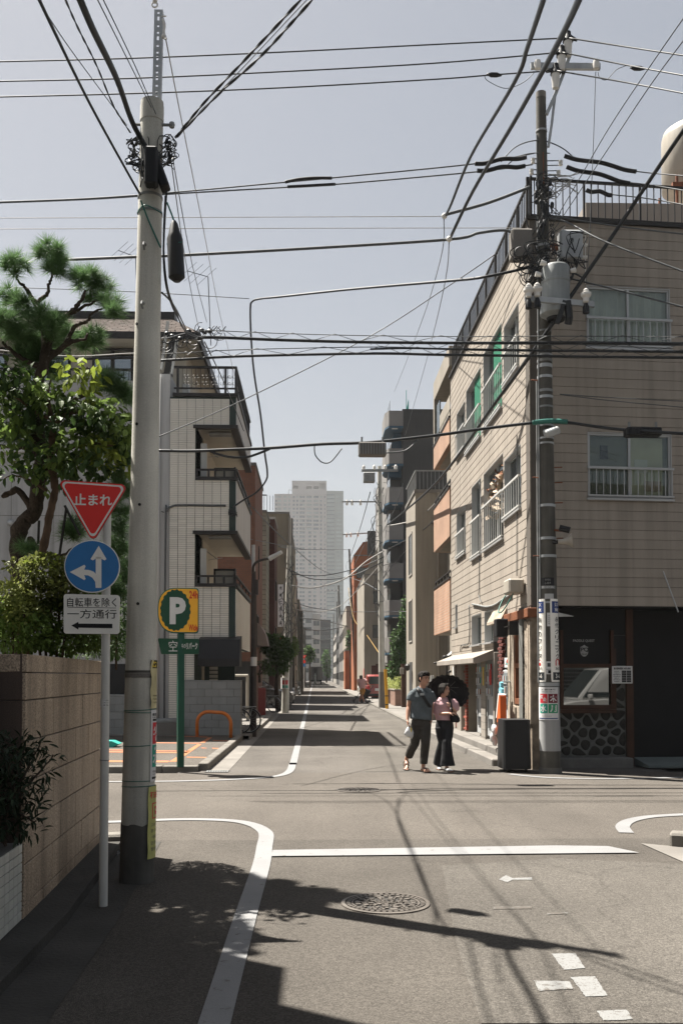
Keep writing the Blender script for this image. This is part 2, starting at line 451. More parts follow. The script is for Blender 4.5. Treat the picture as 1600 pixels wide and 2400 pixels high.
band('edge_line', spline(G([(1467,1953),(1458,1938),(1474,1925),(1515,1916),(1565,1912),(1640,1909)])+[(6.,11.4),(20,11.5),(60,11.5)]), .15, M['white_paint'], fixed=1)
band('edge_line', spline(G([(1194,1815),(1240,1820),(1300,1824),(1400,1826),(1500,1825)])+[(6.6,15.3),(12,15.3),(60,15.4)]), .13, M['white_paint'], fixed=1)
band('edge_line', spline([(-60,14.5),(-10,14.62)]+G([(255,1833),(440,1831),(560,1827),(630,1822),(664,1816),(680,1806),(686,1790)])+[(-.4,22),(-.42,60),(-.5,150),(-.55,300)]), .135, M['white_paint'], fixed=1)
for name, pp, m in (('road_dash', [(1291,2238),(1347,2237),(1371,2272),(1320,2276)], 'white_worn2'), ('road_dash', [(1336,2293),(1394,2291),(1423,2337),(1371,2339)], 'white_worn2'),
     ('road_dash', [(1397,2372),(1468,2370),(1482,2393),(1412,2395)], 'white_worn2'), ('paint_mark', [(1249,2301),(1336,2303),(1341,2321),(1262,2326)], 'white_worn'),
     ('paint_mark', [(1168,2063),(1185,2053),(1200,2060),(1246,2058),(1246,2064),(1200,2064),(1188,2070)], 'white_worn2'), ('paint_mark', [(1155,2127),(1245,2126),(1246,2132),(1155,2133)], 'white_faint'),
     ('paint_mark', [(1280,2141),(1330,2140),(1332,2144),(1282,2146)], 'white_faint')):
 if m == 'white_worn2': m = M.setdefault(m, paint_mat('white_worn2', (.19,.19,.185), .585, 55.))
 else: m = M[m]
 sheet(name, ragged([gp(*p) for p in pp], seed=int(pp[0][0])), .0075, m)
for k in range(4): sheet('road_dash', [(.2+.9*k,140),(.65+.9*k,140),(.65+.9*k,146),(.2+.9*k,146)], .008, M['white_worn'])
def kerb_run(name, pts, w, h, n_len, m, z0=0):
 P = [Vector((*p, 0)) for p in pts]
 root = thing(name, None, None, tuple(P[0])); root['kind'] = 'structure'
 for a, b in zip(P, P[1:]):
  d = b-a; L = d.length; d.normalize(); n = max(1, round(L/n_len)); st = L/n
  me = meshof(MB().bbox(.005, st-.005, 0, w, z0-.05, h, .012), 'kerbstone', m)
  for k in range(n):
   p = a+d*(st*k)
   R = Matrix(((d.x,-d.y,0,p.x),(d.y,d.x,0,p.y),(0,0,1,random.uniform(-.004,.004)),(0,0,0,1)))
   piece('kerbstone', me, R, root)
 return root
M['kerb'] = mat('kerb', (0.1488, 0.1376, 0.1209), .9, .2, 3., bump=.3, bsc=70, grain=.12, rnd=.12)
kerb_run('kerb', [(-1.83,16.62),(-1.83,40.2)], .17, .13, .6, M['kerb'])
kerb_run('kerb', [(-1.98,16.42),(-11.,16.42)][::-1], .17, .1, .6, M['kerb'])
band('gutter', [(-1.65,16.6),(-1.65,26.89)], .36, M['concrete'], .006, fixed=1)
band('gutter', [(-1.65,26.9),(-1.65,60)], .36, M['concrete'], .006, fixed=1)
mb = MB()
for k in range(9): mb.box(-1.83+k*.042, -1.83+k*.042+.024, 16.32, 16.52, -.03, .012)
mb.box(-1.85,-1.45,16.29,16.32,-.03,.014); mb.box(-1.85,-1.45,16.52,16.55,-.03,.014)
tag(mb.build('drain_grating', M['galv_dull'], base=(-1.65,16.42,0)), 'small steel drain grating at the foot of the corner kerb', 'drain')
sheet('car_park', [(-40,16.55),(-1.98,16.55),(-1.98,25.4),(-40,25.4)], .095, M['asphalt_cross'])
OZ = .099
def opx(*pp, z=OZ): return [gp(x, y, .095) for x, y in pp]
for pp in ([(200,1782),(398,1783.5),(394,1787),(200,1786)], [(396,1786),(414,1785.5),(473,1744.5),(464,1744)], [(200,1756),(446,1760),(444,1761.6),(200,1758)], [(200,1760.5),(441,1763.2),(438,1765.5),(200,1763)],
     [(330,1740),(468,1741.5),(466,1743),(330,1741.5)], [(467,1742),(479,1741.5),(498,1728.5),(489,1728.5)], [(330,1721.5),(486,1727),(489,1729),(330,1723)],
     [(438,1774),(495,1775),(494,1777),(438,1776)], [(472,1752.4),(485,1753),(484,1754.5),(472,1754)], [(497,1753),(522,1754.3),(522,1756),(498,1755)], [(499,1735),(542,1736.6),(542,1737.8),(499,1736.4)], [(200,1717.5),(290,1718.5),(290,1719.5),(200,1718.5)]):
 sheet('parking_line', opx(*pp), OZ, M['orange_line'])
sheet('pavement', [(-6,24.6),(-1.66,24.6),(-1.66,120),(-6,120)], .11, M['concrete'])
mb = MB(); mb.box(-1.68,-1.66,24.6,120,-.05,.108); struct(mb.build('kerb_face', M['concrete']))
mb = MB(); mb.box(3.16,3.3,27,120,-.05,.075); struct(mb.build('kerb', M['kerb']))
sheet('pavement', [(3.3,27),(9,27),(9,120),(3.3,120)], .06, M['concrete'])
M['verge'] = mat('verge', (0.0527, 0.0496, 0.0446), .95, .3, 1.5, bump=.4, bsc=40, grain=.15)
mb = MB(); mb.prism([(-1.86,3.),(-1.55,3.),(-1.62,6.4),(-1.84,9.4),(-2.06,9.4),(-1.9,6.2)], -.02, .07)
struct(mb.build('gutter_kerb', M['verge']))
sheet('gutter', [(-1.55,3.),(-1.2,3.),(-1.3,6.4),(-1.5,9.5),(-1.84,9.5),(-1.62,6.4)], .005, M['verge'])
def block(name, label, x, y, w, d, h, rz, m, cat):
 mb = MB(Matrix.Translation((x, y, 0)) @ Matrix.Rotation(rz, 4, 'Z')); mb.bbox(-w/2, w/2, -d/2, d/2, -.03, h, .02)
 return tag(mb.build(name, m, base=(x, y, 0)), label, cat)
a = gp(270,1985); block('kerb_block', 'pale broken kerb block lying beyond the granite wall end', a.x, a.y, .22, .2, .13, .2, M['kerb'], 'kerb block')
a = gp(1605,1985); block('kerb_block', 'rounded concrete corner stone at the right-hand corner of the junction', a.x+.12, a.y, .5, .22, .13, -.4, M['kerb'], 'kerb block')
sheet('gutter', [gp(*p) for p in ((1500,1978),(1586,1986),(1640,1990),(1800,2080),(1600,2022))], .008, M['concrete'])
mb = MB()
for pp in ([(268,2004),(278,1997),(290,1999)], [(274,2006),(284,2000)]):
 P = [gp(*p)+Vector((0,0,.01)) for p in pp]; mb.tube(P, .009, 4)
tag(mb.build('survey_mark', M['white_worn']), 'white scribbled survey mark on the asphalt beside the wall end', 'paint mark')
M['iron'] = mat('iron', (.13,.115,.1), .5, .25, 8., metal=.35, grain=.15)
M['iron_dark'] = mat('iron_dark', (.035,.033,.03), .7, .2, 8., metal=.2)
def manhole(x, y, R, label):
 root = thing('manhole_cover', label, 'manhole cover', (x, y, 0), 'manhole covers in the road')
 T = Matrix.Translation((x, y, 0))
 mb = MB(T); mb.lathe([(0.001,.002),(R*.98,.002),(R*.98,-.03)], 48); mb.build('lid', M['iron_dark'], root)
 mb = MB(T); mb.lathe([(R*1.09,-.02),(R*1.09,.009),(R*1.0,.011),(R*1.0,-.02)], 48); mb.build('frame', M['iron'], root)
 mb = MB(T)
 rnd = random.Random(3)
 def seg(r0, r1, a0, a1, h=.011):
  n = max(1, int((a1-a0)/.12)); A = [a0+(a1-a0)*k/n for k in range(n+1)]
  out = [(r1*math.cos(a), r1*math.sin(a)) for a in A]+[(r0*math.cos(a), r0*math.sin(a)) for a in A[::-1]]
  mb.prism(out, .0, h)
 N = 40
 for k in range(N): seg(R*.87, R*.96, 2*PI*k/N, 2*PI*(k+.62)/N)
 seg(R*.80, R*.84, 0, PI-.02); seg(R*.80, R*.84, PI+.02, 2*PI-.02)
 for ring, n in ((.68,16),(.52,13),(.36,9),(.2,6)):
  for k in range(n):
   a = 2*PI*(k+rnd.random()*.4)/n
   seg(R*(ring-.05), R*(ring+.05+.03*rnd.random()), a, a+2*PI/n*(.45+.3*rnd.random()))
   if rnd.random() < .7: seg(R*(ring-.02), R*(ring+.1), a+.05, a+.05+.05/ring)
 for k in range(10):
  a = 2*PI*k/10; seg(R*.03, R*.13, a, a+.35)
 stuff(mb.build('relief', M['iron'], root))
manhole(.503, 6.9, .29, 'iron manhole cover with raised pattern crossed by the pole shadow')
manhole(.62, 13.73, .29, 'small looking iron manhole cover in the middle of the cross street')
# ------------------------------------------------------------------ the apartment house with the corner shop (right)
FL = Facade(3.74, 16.6, -.011, 1, -1)
FR = Facade(3.74, 16.6, 1, .09)
ZT = hz(509, 16.6); ZB = hz(1418, 16.6); LL = 9.05; LR = 13.
apt = thing('apartment_house', 'beige clapboard apartment house with roof railing above a dark corner shop', 'building', (3.74, 16.6, 0))
def near_rect(f, xl, xr, yt, yb):
 s0, _ = f.px(xl, yt); s1, zt = f.px(xr, yt); _, zb = f.px(xr, yb)
 return min(s0, s1), max(s0, s1), zb, zt
WL = [near_rect(FL, *q) for q in ((1179,1214,707,858), (1131,1174,755,954), (1091,1125,859,1022), (1069,1089,938,1050),
   (1180,1219,1040,1191), (1132,1178,1061,1261), (1104,1126,1119,1298), (1069,1090,1183,1295), (1104,1127,1436,1509), (1134,1154,1427,1504), (1066,1071,1416,1470))]
WR = [FR.rect(*q) for q in ((1373,668,1570,822), (1376,1012,1574,1172))]
SB = hz(1540, 20.)            # underside of the siding above the side awning
opening = [(0, 1.85, 0, FL.px(1241, 1436)[1]), (1.85, 3.36, 0, FL.px(1194, 1452)[1]), (3.36, LL, 0, SB+.02)]
M['wall_beige'] = mat('wall_beige', (0.234, 0.2048, 0.1788), .85, .1, 1.)
for f, s1, holes, z0 in ((FL, LL, WL+opening, 0), (FR, LR, WR, ZB)):
 mb = MB(f.M)
 for a, b, c, d in cut_boards(0 if f is FR else .001, s1, z0, ZT, 1.7, holes): mb.box(a, b, -.2, -.022, c, d)
 mb.build('wall', M['siding_back'], apt)
BH = .168
def board(f, a, b, c, d, g=.006):
 w = b-a
 mb = MB(f.M); mb.prism([(-.021, c+g), (-.001, c+g), (-.006, d), (-.021, d)], a, b, 'x')
 mb2 = MB(); mb2.v = mb.v; mb2.f = mb.f
 return mb2.build('siding_board', M['siding'], apt)
for f, s1, holes, z0 in ((FL, LL, WL+opening, 1.9), (FR, LR, WR, ZB)):
 for a, b, c, d in cut_boards(0 if f is FR else .024, s1, z0, ZT, BH, holes): board(f, a+.0015, b-.0015, c, d)
inn = lambda d, e: [tuple(FL.w(e, -d, 0).xy), tuple(FL.w(LL-.05, -d, 0).xy), tuple((FL.w(LL-.05, -d, 0)+V3_((12,0,0))).xy), tuple(FR.w(LR, -e, 0).xy)]
V3_ = Vector
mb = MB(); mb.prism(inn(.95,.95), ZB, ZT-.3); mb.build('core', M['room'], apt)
mb = MB(); mb.prism(inn(.21,.21), ZT-.28, ZT-.02); mb.build('roof', M['concrete'], apt)
mb = MB(); mb.prism([tuple(FL.w(-.05,.05,0).xy), tuple(FR.w(LR,.05,0).xy), tuple(FR.w(LR,-.12,0).xy), tuple(FL.w(.12,-.14,0).xy), tuple(FL.w(LL,-.12,0).xy), tuple(FL.w(LL,.05,0).xy)], ZT, ZT+.055)
mb.build('coping', M['dark_metal'], apt)
mb = MB(FL.M); mb.box(LL-.02, LL, -5, -.23, .0, ZT); mb.build('end_wall', M['wall_beige'], apt)
def window(f, w, parent, rec=.1, rail=0., curtain='curtain', mull=1, fr=.03, sill=True, frame='alum', curt_fold=True, pane='glass', name='window', ins=.0, barsp=.1, rmat='steel_white', off=0.):
 a, b, c, d = w; W = b-a; Hh = d-c
 mb = MB(f.M); o0, o1 = off-rec-.045, off-rec
 mb.box(a, a+.012, off-.2, off-.003, c, d); mb.box(b-.012, b, off-.2, off-.003, c, d)
 mb.box(a+.012, b-.012, off-.2, off-.003, d-.012, d); mb.box(a+.012, b-.012, off-.2, off-.003, c, c+.012)
 a, b, c, d = a+.012, b-.012, c+.012, d-.012
 mb.box(a, a+fr, o0, o1, c, d); mb.box(b-fr, b, o0, o1, c, d); mb.box(a+fr, b-fr, o0, o1, d-fr, d); mb.box(a+fr, b-fr, o0, o1, c, c+fr)
 for k in range(1, mull+1):
  m = a+(b-a)*k/(mull+1); mb.box(m-fr*.6, m+fr*.6, o0+.002, o1+.004, c+fr, d-fr)
 win = mb.build(name, M[frame], parent)
 for k in range(mull+1):
  p = a+(b-a)*k/(mull+1)+fr*.6; q = a+(b-a)*(k+1)/(mull+1)-fr*.6
  mb = MB(f.M); mb.box(p, q, o0+.016, o0+.022, c+fr, d-fr); mb.build('pane', M[pane], win)
 if curtain:
  n = max(6, int(W/.07)); mb = MB(f.M)
  for k in range(n):
   u0, u1 = a+(b-a)*k/n, a+(b-a)*(k+1)/n
   y0, y1 = off-rec-.12-(.025*math.sin(k*2.2) if curt_fold else 0), off-rec-.12-(.025*math.sin((k+1)*2.2) if curt_fold else 0)
   mb.quad((u0, y0, c), (u1, y1, c), (u1, y1, d), (u0, y0, d))
  mb.build('curtain', M[curtain], win)
 else:
  mb = MB(f.M); mb.box(a, b, off-rec-.75, off-rec-.7, c-.1, d+.1); mb.build('room_back', M['room'], win)
 if rail:
  mb = MB(f.M); zt = c+Hh*rail; R = .014
  mb.box(a-.03, b+.03, off+.02, off+.055, zt-.02, zt+.02); mb.box(a-.03, b+.03, off+.02, off+.055, c+.02, c+.05)
  n = max(2, round(W/barsp))
  for k in range(n+1):
   u = a+(b-a)*k/n; mb.box(u-.007, u+.007, off+.034, off+.044, c+.05, zt-.02)
  mb.box(a-.03, a-.005, off+.0, off+.02, zt-.015, zt+.015); mb.box(b+.005, b+.03, off+.0, off+.02, zt-.015, zt+.015)
  mb.build('railing', M[rmat], win)
 if sill:
  mb = MB(f.M); mb.box(a-.04, b+.04, off-.0, off+.05, c-.045, c-.008); mb.build('sill', M['alum'], win)
 return win
for i, w in enumerate(WL):
 window(FL, w, apt, rec=.1 if i < 8 else .12, rail=(.47,.5,.45,.5,.5,.55,.5,.5,0,0,0)[i], curtain=(('curtain','screen_green','screen_green','curtain_green','curtain',None,'curtain_green','curtain_green','curtain','curtain',None)[i]),
     mull=0 if i > 9 else 1, barsp=.2, pane='glass')
wm = WL[5]
rr = random.Random(5)
def scraps(u0, u1, z0, z1, n, L):
 mb = MB()
 for k in range(n):
  c = FL.w(rr.uniform(u0, u1), rr.uniform(-.17, -.09), z0+(z1-z0)*rr.random()**.8); d = Vector((rr.gauss(0,1), rr.gauss(0,1), rr.gauss(-.5,1))).normalized(); e = d.orthogonal().normalized()*L*rr.uniform(.2,.45); l = d*L*rr.uniform(.5,1.3)
  mb.add([c-e, c+e*.8+l*.1, c+l+e*.3, c+l*.8-e], [(0,1,2,3)])
 return mb
clut = scraps(wm[0]+.2, wm[1]-.1, wm[3]-.75, wm[3]-.16, 150, .09)
M['rust_cloth'] = mat('rust_cloth', (.2,.085,.04), .9, .35, 6.)
M['pale_cloth'] = mat('pale_cloth', (.45,.36,.27), .9, .25, 5.)
tag(clut.build('plant_bundle', M['rust_cloth'], base=tuple(FL.w(wm[0], 0, wm[2]))), 'rust orange dried bundle hanging at the top of the open side window', 'dried plants')
clut = scraps(wm[0]+.2, wm[1]-.05, wm[2]+.55, wm[2]+1.5, 70, .2)
tag(clut.build('laundry', M['pale_cloth'], base=tuple(FL.w(wm[0], 0, wm[2]))), 'pale brown cloths bundled behind the railing of the open side window', 'cloth')
for i in (1, 2):
 w = WL[i]; mb = MB(FL.M); mb.box(w[0]+.02, w[0]+.56*(w[1]-w[0]), -.075, -.06, w[2]+.05, w[3]-.03); mb.build('green_screen', M['screen_green'], apt)
for i, w in enumerate(WR):
 window(FR, w, apt, rec=.03, rail=.46 if i == 0 else .45, curtain='curtain' if i == 0 else 'curtain_green', curt_fold=i == 0, fr=.035, barsp=.13, rmat='alum')
w = WR[1]
for k, (u, z, a, b, m) in enumerate(((.66,.52,.12,.12,'curtain'), (.8,.22,.16,.09,'pale_cloth'), (.22,.72,.07,.12,'black'))):
 mb = MB(FR.M); U = w[0]+(w[1]-w[0])*u; Z = w[2]+(w[3]-w[2])*z; mb.box(U-a, U+a, -.115, -.105, Z-b, Z+b)
 mb.build('window_paper', M[m], apt)
mb = MB(FR.M); mb.box((w[0]+w[1])/2+.05, w[1]-.12, -.125, -.12, w[2]+.05, w[3]-.05); mb.build('blind', mat('blind', (.55,.55,.4), .9, .15, 2.), apt)
rh = hz(405, 16.6)-ZT
for f, L in ((FR, LR), (FL, LL)):
 mb = MB(f.M)
 mb.box(-.02, L, -.07, -.03, ZT+rh-.045, ZT+rh); mb.box(-.02, L, -.065, -.035, ZT+.1, ZT+.13)
 n = int(L/.13)
 for k in range(n+1):
  u = L*k/n; t = .018 if k % 8 == 0 else .008
  mb.box(u-t, u+t, -.05-t, -.05+t, ZT+.055, ZT+rh-.045)
 stuff(mb.build('roof_railing', M['dark_metal'], apt))
c = at(1372, 480, 19.2)
mb = MB(); mb.box(c.x, c.x+6, 19.2, 22, ZT-.02, hz(466, 19.2)); mb.build('roof_hut', M['wall_beige'], apt)
M['tank'] = mat('tank', (0.325, 0.2958, 0.2503), .5, .06, 2., streak=.1)
tc = at(1618, 400, 20.)
tank = thing('water_tank', 'cream domed water tank on a rusty stand above the roof railing', 'water tank', (tc.x, 20, ZT))
z0, z1 = hz(432, 20.), hz(283, 20.)
mb = MB(); r = .6; prof = [(r*.3, z0-.22), (r*.75, z0-.16), (r, z0), (r, z1-.28), (r*.93, z1-.13), (r*.7, z1-.03), (r*.35, z1), (.12, z1+.005)]
mb.lathe(prof, 32, (tc.x, 20, 0)); mb.build('tank_body', M['tank'], tank, smooth=True)
mb = MB()
for dx in (-.5, .5):
 for dy in (-.5, .5):
  mb.cyl((tc.x+dx, 20+dy, ZT-.02), (tc.x+dx, 20+dy, z0+.05), .03, n=6)
  mb.cyl((tc.x+dx, 20+dy, ZT+.05), (tc.x-dx*.1, 20+dy, z0-.1), .016, n=5)
 mb.box(tc.x-.6, tc.x+.6, 20+dx-.04, 20+dx+.04, z0-.2, z0-.12)
mb.build('stand', M['rust'], tank)
# ---------------------------------------------------------------- shop front under the overhang
REC = .5
FS = Facade(*FR.w(0, -REC, 0).xy, 1, .09)
M['shop_black'] = mat('shop_black', (.006,.006,.006), .7, .25, 3.)
M['stone'] = mat('stone', (.026,.024,.02), .85, .3, 7., bump=.5, bsc=18, rnd=.3, grain=.2, gsc=60)
M['mortar'] = mat('mortar', (.13,.13,.12), .95, .15, 9., bump=.3)
M['wood_red'] = mat('wood_red', (.05,.02,.009), .6, .25, 4., streak=.2)
M['wood_orange'] = mat('wood_orange', (0.1755, 0.065, 0.0292), .65, .2, 4., streak=.1)
zs = ZB
shop = thing('corner_shop', 'dark paddle shop front of rubble stone under the overhang', 'shop front', tuple(FS.w(0, 0, 0)))
sx = lambda x: FS.px(x, 1600)[0]
sz = lambda y: FS.px(1400, y)[1]
D0, D1 = sx(1466), sx(1482)
wx0, wx1, wz0, wz1 = sx(1311), sx(1436), sz(1662), sz(1490)
mb = MB(FS.M)
mb.box(.12, wx0, -.25, -.03, 0, zs); mb.box(wx1, D0, -.25, -.03, 0, zs); mb.box(wx0, wx1, -.25, -.03, 0, wz0); mb.box(wx0, wx1, -.25, -.03, wz1, zs)
mb.build('wall', M['mortar'], shop)
mb = MB(FS.M); mb.box(.0, D0, -.03, -.005, sz(1488), zs); mb.box(wx1, D0-.0, -.03, -.004, sz(1560), sz(1489)); mb.build('fascia', M['shop_black'], shop)
mb = MB(FS.M); mb.box(D1, 12, -.5, -.3, 0, zs); mb.build('door', M['shop_black'], shop)
mb = MB(FS.M); mb.box(D0, D1, -.32, .03, 0, zs-.02); mb.build('door_post', M['wood_red'], shop)
mb = MB(FR.M); mb.box(.15, 12.6, -REC-.3, -.025, ZB-.02, ZB+.05); mb.build('soffit', M['shop_black'], apt)
mb = MB(FR.M); mb.box(12., 12.6, -REC-.5, -.03, 0, ZB-.02); mb.build('side_wall', M['shop_black'], apt)
for y in (1587, 1609):
 u, z = FS.px(1489, y); mb = MB(FS.M); mb.lathe([(.001,.0),(.018,.0),(.018,.03),(.001,.032)], 10)
 k = MB(); k.cyl(FS.w(u+.02, -.3, z), FS.w(u+.02, -.27, z), .018, n=10); k.build('knob', M['alum'], shop)
def rubble(f, x0, x1, z0, z1, cell, seed, parent, off=-.03, dep=.022, keep=lambda x, z: True):
 R = random.Random(seed); nx = max(1, round((x1-x0)/cell)); nz_ = max(1, round((z1-z0)/(cell*.8)))
 pts = []
 for j in range(nz_):
  for i in range(nx):
   cx = x0+(i+.5+(.25 if j % 2 else -.25)+R.uniform(-.3,.3))*(x1-x0)/nx; cz = z0+(j+.5+R.uniform(-.33,.33))*(z1-z0)/nz_
   pts.append((cx, cz))
 for i, (cx, cz) in enumerate(pts):
  poly = [(x0, z0), (x1, z0), (x1, z1), (x0, z1)]
  for j, (qx, qz) in enumerate(pts):
   if i == j or (qx-cx)**2+(qz-cz)**2 > (cell*2.6)**2: continue
   mx, mz = (cx+qx)/2, (cz+qz)/2; nx_, nz2 = qx-cx, qz-cz; l = math.hypot(nx_, nz2); nx_, nz2 = nx_/l, nz2/l
   gap = R.uniform(.012, .026)
   out = []
   for a, b in zip(poly, poly[1:]+poly[:1]):
    da = (a[0]-mx)*nx_+(a[1]-mz)*nz2+gap; db = (b[0]-mx)*nx_+(b[1]-mz)*nz2+gap
    if da <= 0: out.append(a)
    if da*db < 0: t = da/(da-db); out.append((a[0]+(b[0]-a[0])*t, a[1]+(b[1]-a[1])*t))
   poly = out
   if len(poly) < 3: break
  if len(poly) < 3: continue
  gx = sum(p[0] for p in poly)/len(poly); gz = sum(p[1] for p in poly)/len(poly)
  if not keep(gx, gz): continue
  for _ in range(2):
   poly = [q for a, b in zip(poly, poly[1:]+poly[:1]) for q in ((a[0]*.75+b[0]*.25, a[1]*.75+b[1]*.25), (a[0]*.25+b[0]*.75, a[1]*.25+b[1]*.75))]
  mb = MB(f.M); n = len(poly); h = dep*R.uniform(.6, 1.1)
  sc = lambda k: [(gx+(p[0]-gx)*k, gz+(p[1]-gz)*k) for p in poly]
  rings = [[(p[0], off+o, p[1]) for p in sc(k)] for k, o in ((1., -.005), (.97, h*.55), (.8, h*.92), (.45, h))]
  mb.loft(rings)
  mb.build('stone', M['stone'], parent, smooth=True)
rubble(FS, .1, D0-.01, .2, wz0-.02, .22, 3, shop)
rubble(FS, wx1+.02, D0-.01, wz0+.02, sz(1566), .2, 4, shop)
FC = Facade(*FR.w(0.02, -REC-.3, 0).xy, 0.09, -1, -1)
rubble(FR, .0, .17, .2, ZB-.35, .17, 8, shop, off=-.49)
mb = MB(FR.M); mb.box(-.0, .14, -REC-.2, -.49, 0, ZB); mb.build('corner_pier', M['mortar'], shop)
mb = MB(FS.M); mb.bbox(-.1, D0-.0, 0, .3, -.02, .17, .015); mb.build('plinth', M['concrete_dark'], shop)
M['ramp'] = mat('ramp', (.115,.135,.13), .8, .12, 3.)
mb = MB(FS.M); mb.prism([(.0,.02),(.62,.02),(.62,.06),(.0,.16)], D1+.0, 10, 'x'); 
tag(mb.build('door_ramp', M['ramp'], base=tuple(FS.w(D1, .3, 0))), 'grey green ramp plate before the black shop doorway', 'ramp')
mb = MB(FS.M)
t = .055
mb.box(wx0, wx0+t, -.06, .04, wz0, wz1+.1); mb.box(wx1-t, wx1, -.06, .04, wz0, wz1+.1); mb.box(wx0+t, wx1-t, -.06, .04, wz0, wz0+.075)
mb.box(wx0+t, wx1-t, -.06, .035, sz(1565), sz(1556)); mb.box(wx0-.03, wx1+.03, -.02, .07, wz0-.07, wz0-.005)
mb.box(wx1+.0, wx1+.05, -.04, .02, wz0-.0, sz(1520))
win = mb.build('window', M['wood_red'], shop)
M['mirror_glass'] = mat('mirror_glass', (.008,.009,.009), .02, 0, spec=.5, metal=0.)
gm = M['mirror_glass'].node_tree.nodes['Principled BSDF']; gm.inputs['IOR'].default_value = 1.9; gm.inputs['Specular IOR Level'].default_value = .5
mb = MB(FS.M); mb.box(wx0+t, wx1-t, -.03, -.02, wz0+.075, sz(1565)); mb.build('pane', M['mirror_glass'], win)
mb = MB(FS.M); mb.box(wx0+t, wx1-t, -.03, -.021, sz(1556), wz1+.1); mb.build('pane', M['shop_black'], win)
M['letter_grey'] = mat('letter_grey', (.3,.3,.285), .7, 0)
M['letter_white'] = mat('letter_white', (.62,.61,.59), .6, .05)
M['letter_black'] = mat('letter_black', (.012,.012,.012), .6, 0)
M['letter_red'] = mat('letter_red', (.5,.03,.025), .6, 0)
def on(f, x, y, off): 
 u0, z0_ = f.px(x, y)
 return lambda u, v: f.w(u0+u, off, z0_+v)
pxm = 17.2/F
mb = MB(); mb.text('PADDLE QUEST', on(FS, 1368, 1502, -.018), 53*pxm, 7*pxm, .02); mb.build('lettering', M['letter_grey'], win)
c0, cz0 = FS.px(1369, 1525)
mb = MB(FS.M); w_, h_ = 9.5*pxm, 14*pxm
sh = [(-w_, h_*.62), (-w_*.5, h_*.75), (0, h_), (w_*.5, h_*.75), (w_, h_*.62), (w_, h_*.5), (-w_, h_*.5)]
mb.poly([(c0+p[0], -.0185, cz0+p[1]) for p in sh])
sh = [(-w_, h_*.4), (-w_, -h_*.35), (-w_*.8, -h_*.7), (-w_*.35, -h_*.95), (0, -h_), (w_*.35, -h_*.95), (w_*.8, -h_*.7), (w_, -h_*.35), (w_, h_*.4)]
mb.poly([(c0+p[0], -.0185, cz0+p[1]) for p in sh]); mb.build('crest', M['letter_grey'], win)
mb = MB(); mb.text('PQ', on(FS, 1370, 1523, -.0165), 19*pxm, 11*pxm, .03)
mb.tube([FS.w(c0-.05, -.016, cz0-.05), FS.w(c0+.05, -.016, cz0-.075)], .004, 4); mb.tube([FS.w(c0+.05, -.016, cz0-.05), FS.w(c0-.05, -.016, cz0-.075)], .004, 4)
mb.build('lettering', M['letter_black'], win)
hx0, hx1, hz0, hz1 = sx(1431), sx(1479), sz(1602), sz(1561)
hs = thing('opening_hours_sign', 'white business hours plate with a black table beside the shop door', 'sign', tuple(FS.w(hx0, .03, hz0)))
mb = MB(FS.M); mb.bbox(hx0, hx1, .03, .045, hz0, hz1, .006); mb.build('plate', M['letter_white'], hs)
mb = MB(); W_, H_ = hx1-hx0, hz1-hz0; cx, cz_ = (hx0+hx1)/2, (hz0+hz1)/2
P_ = lambda a, b: (lambda u, v: FS.w(cx+a*W_+u, .0475, cz_+b*H_+v))
mb.text('BUSINESS HOURS', P_(0, .36), W_*.82, H_*.12, .05)
for k, d_ in enumerate(('MONDAY','TUESDAY','WEDNESDAY','THURSDAY','FRIDAY','SATURDAY','SUNDAY')):
 zz = .2-.098*k; mb.text(d_, P_(-.27, zz), W_*.05*len(d_)*.85, H_*.045, .05, 1)
mb.build('lettering', M['letter_black'], hs)
mb = MB(FS.M)
for k in range(7):
 zz = cz_+H_*(.2-.098*k)
 for u0, u1 in ((-.03, .19), (.21, .43)): mb.box(cx+u0*W_, cx+u1*W_, .046, .0475, zz-H_*.042, zz+H_*.042)
mb.build('hours_table', M['letter_black'], hs)
mb = MB(FR.M); a0 = FR.px(1305, 1436); a1 = FR.px(1342, 1442)
mb.prism([(a0[0], a0[1]), (a1[0], a1[1]-.02), (a0[0], a1[1]-.03)], -.04, .06, 'y'); tag(mb.build('canopy_bracket', M['steel_white'], base=tuple(FR.w(a0[0], 0, a0[1]))), 'small white wedge bracket under the overhang behind the banner pole', 'bracket')
a0 = FR.px(1550, 1340); a1 = FR.px(1573, 1437)
mb = MB(); mb.tube([FR.w(a0[0], .05, a0[1]), FR.w(a1[0], .25, a1[1])], .012, 6); tag(mb.build('pole_holder', M['alum'], base=tuple(FR.w(a0[0], .05, a0[1]))), 'thin pale stick leaning out from the boarded front wall', 'stick')
# ---------------------------------------------------------------- side face at street level
sL = lambda x: FL.px(x, 1600)[0]
def zL(x, y): return FL.px(x, y)[1]
zbm0, zbm1 = zL(1241, 1447), zL(1241, 1425)
mb = MB(FL.M); mb.bbox(-.06, 1.95, -.1, .07, zbm0, zbm1, .01); mb.build('beam', M['wood_orange'], apt)
mb = MB(FR.M); mb.bbox(.08, .5, -.3, .05, zbm0, zbm1, .01); mb.build('beam', M['wood_red'], apt)
M['torn'] = mat('torn', (.36,.30,.235), .95, .3, 5., bump=.8, bsc=22, streak=.3)
M['torn_dark'] = mat('torn_dark', (.2,.16,.12), .95, .35, 6., bump=.8, bsc=20)
w0, w1 = sL(1228), sL(1205); wzb, wzt = zL(1228, 1652), zL(1228, 1466)
mb = MB(FL.M)
for a, b, c, d in ((.03, w0, 0, zbm0), (w1, 1.8, 0, zbm0), (w0, w1, 0, wzb), (w0, w1, wzt, zbm0)): mb.box(a, b, -.2, -.02, c, d)
mb.build('corner_panel', M['torn_dark'], apt)
rr = random.Random(9)
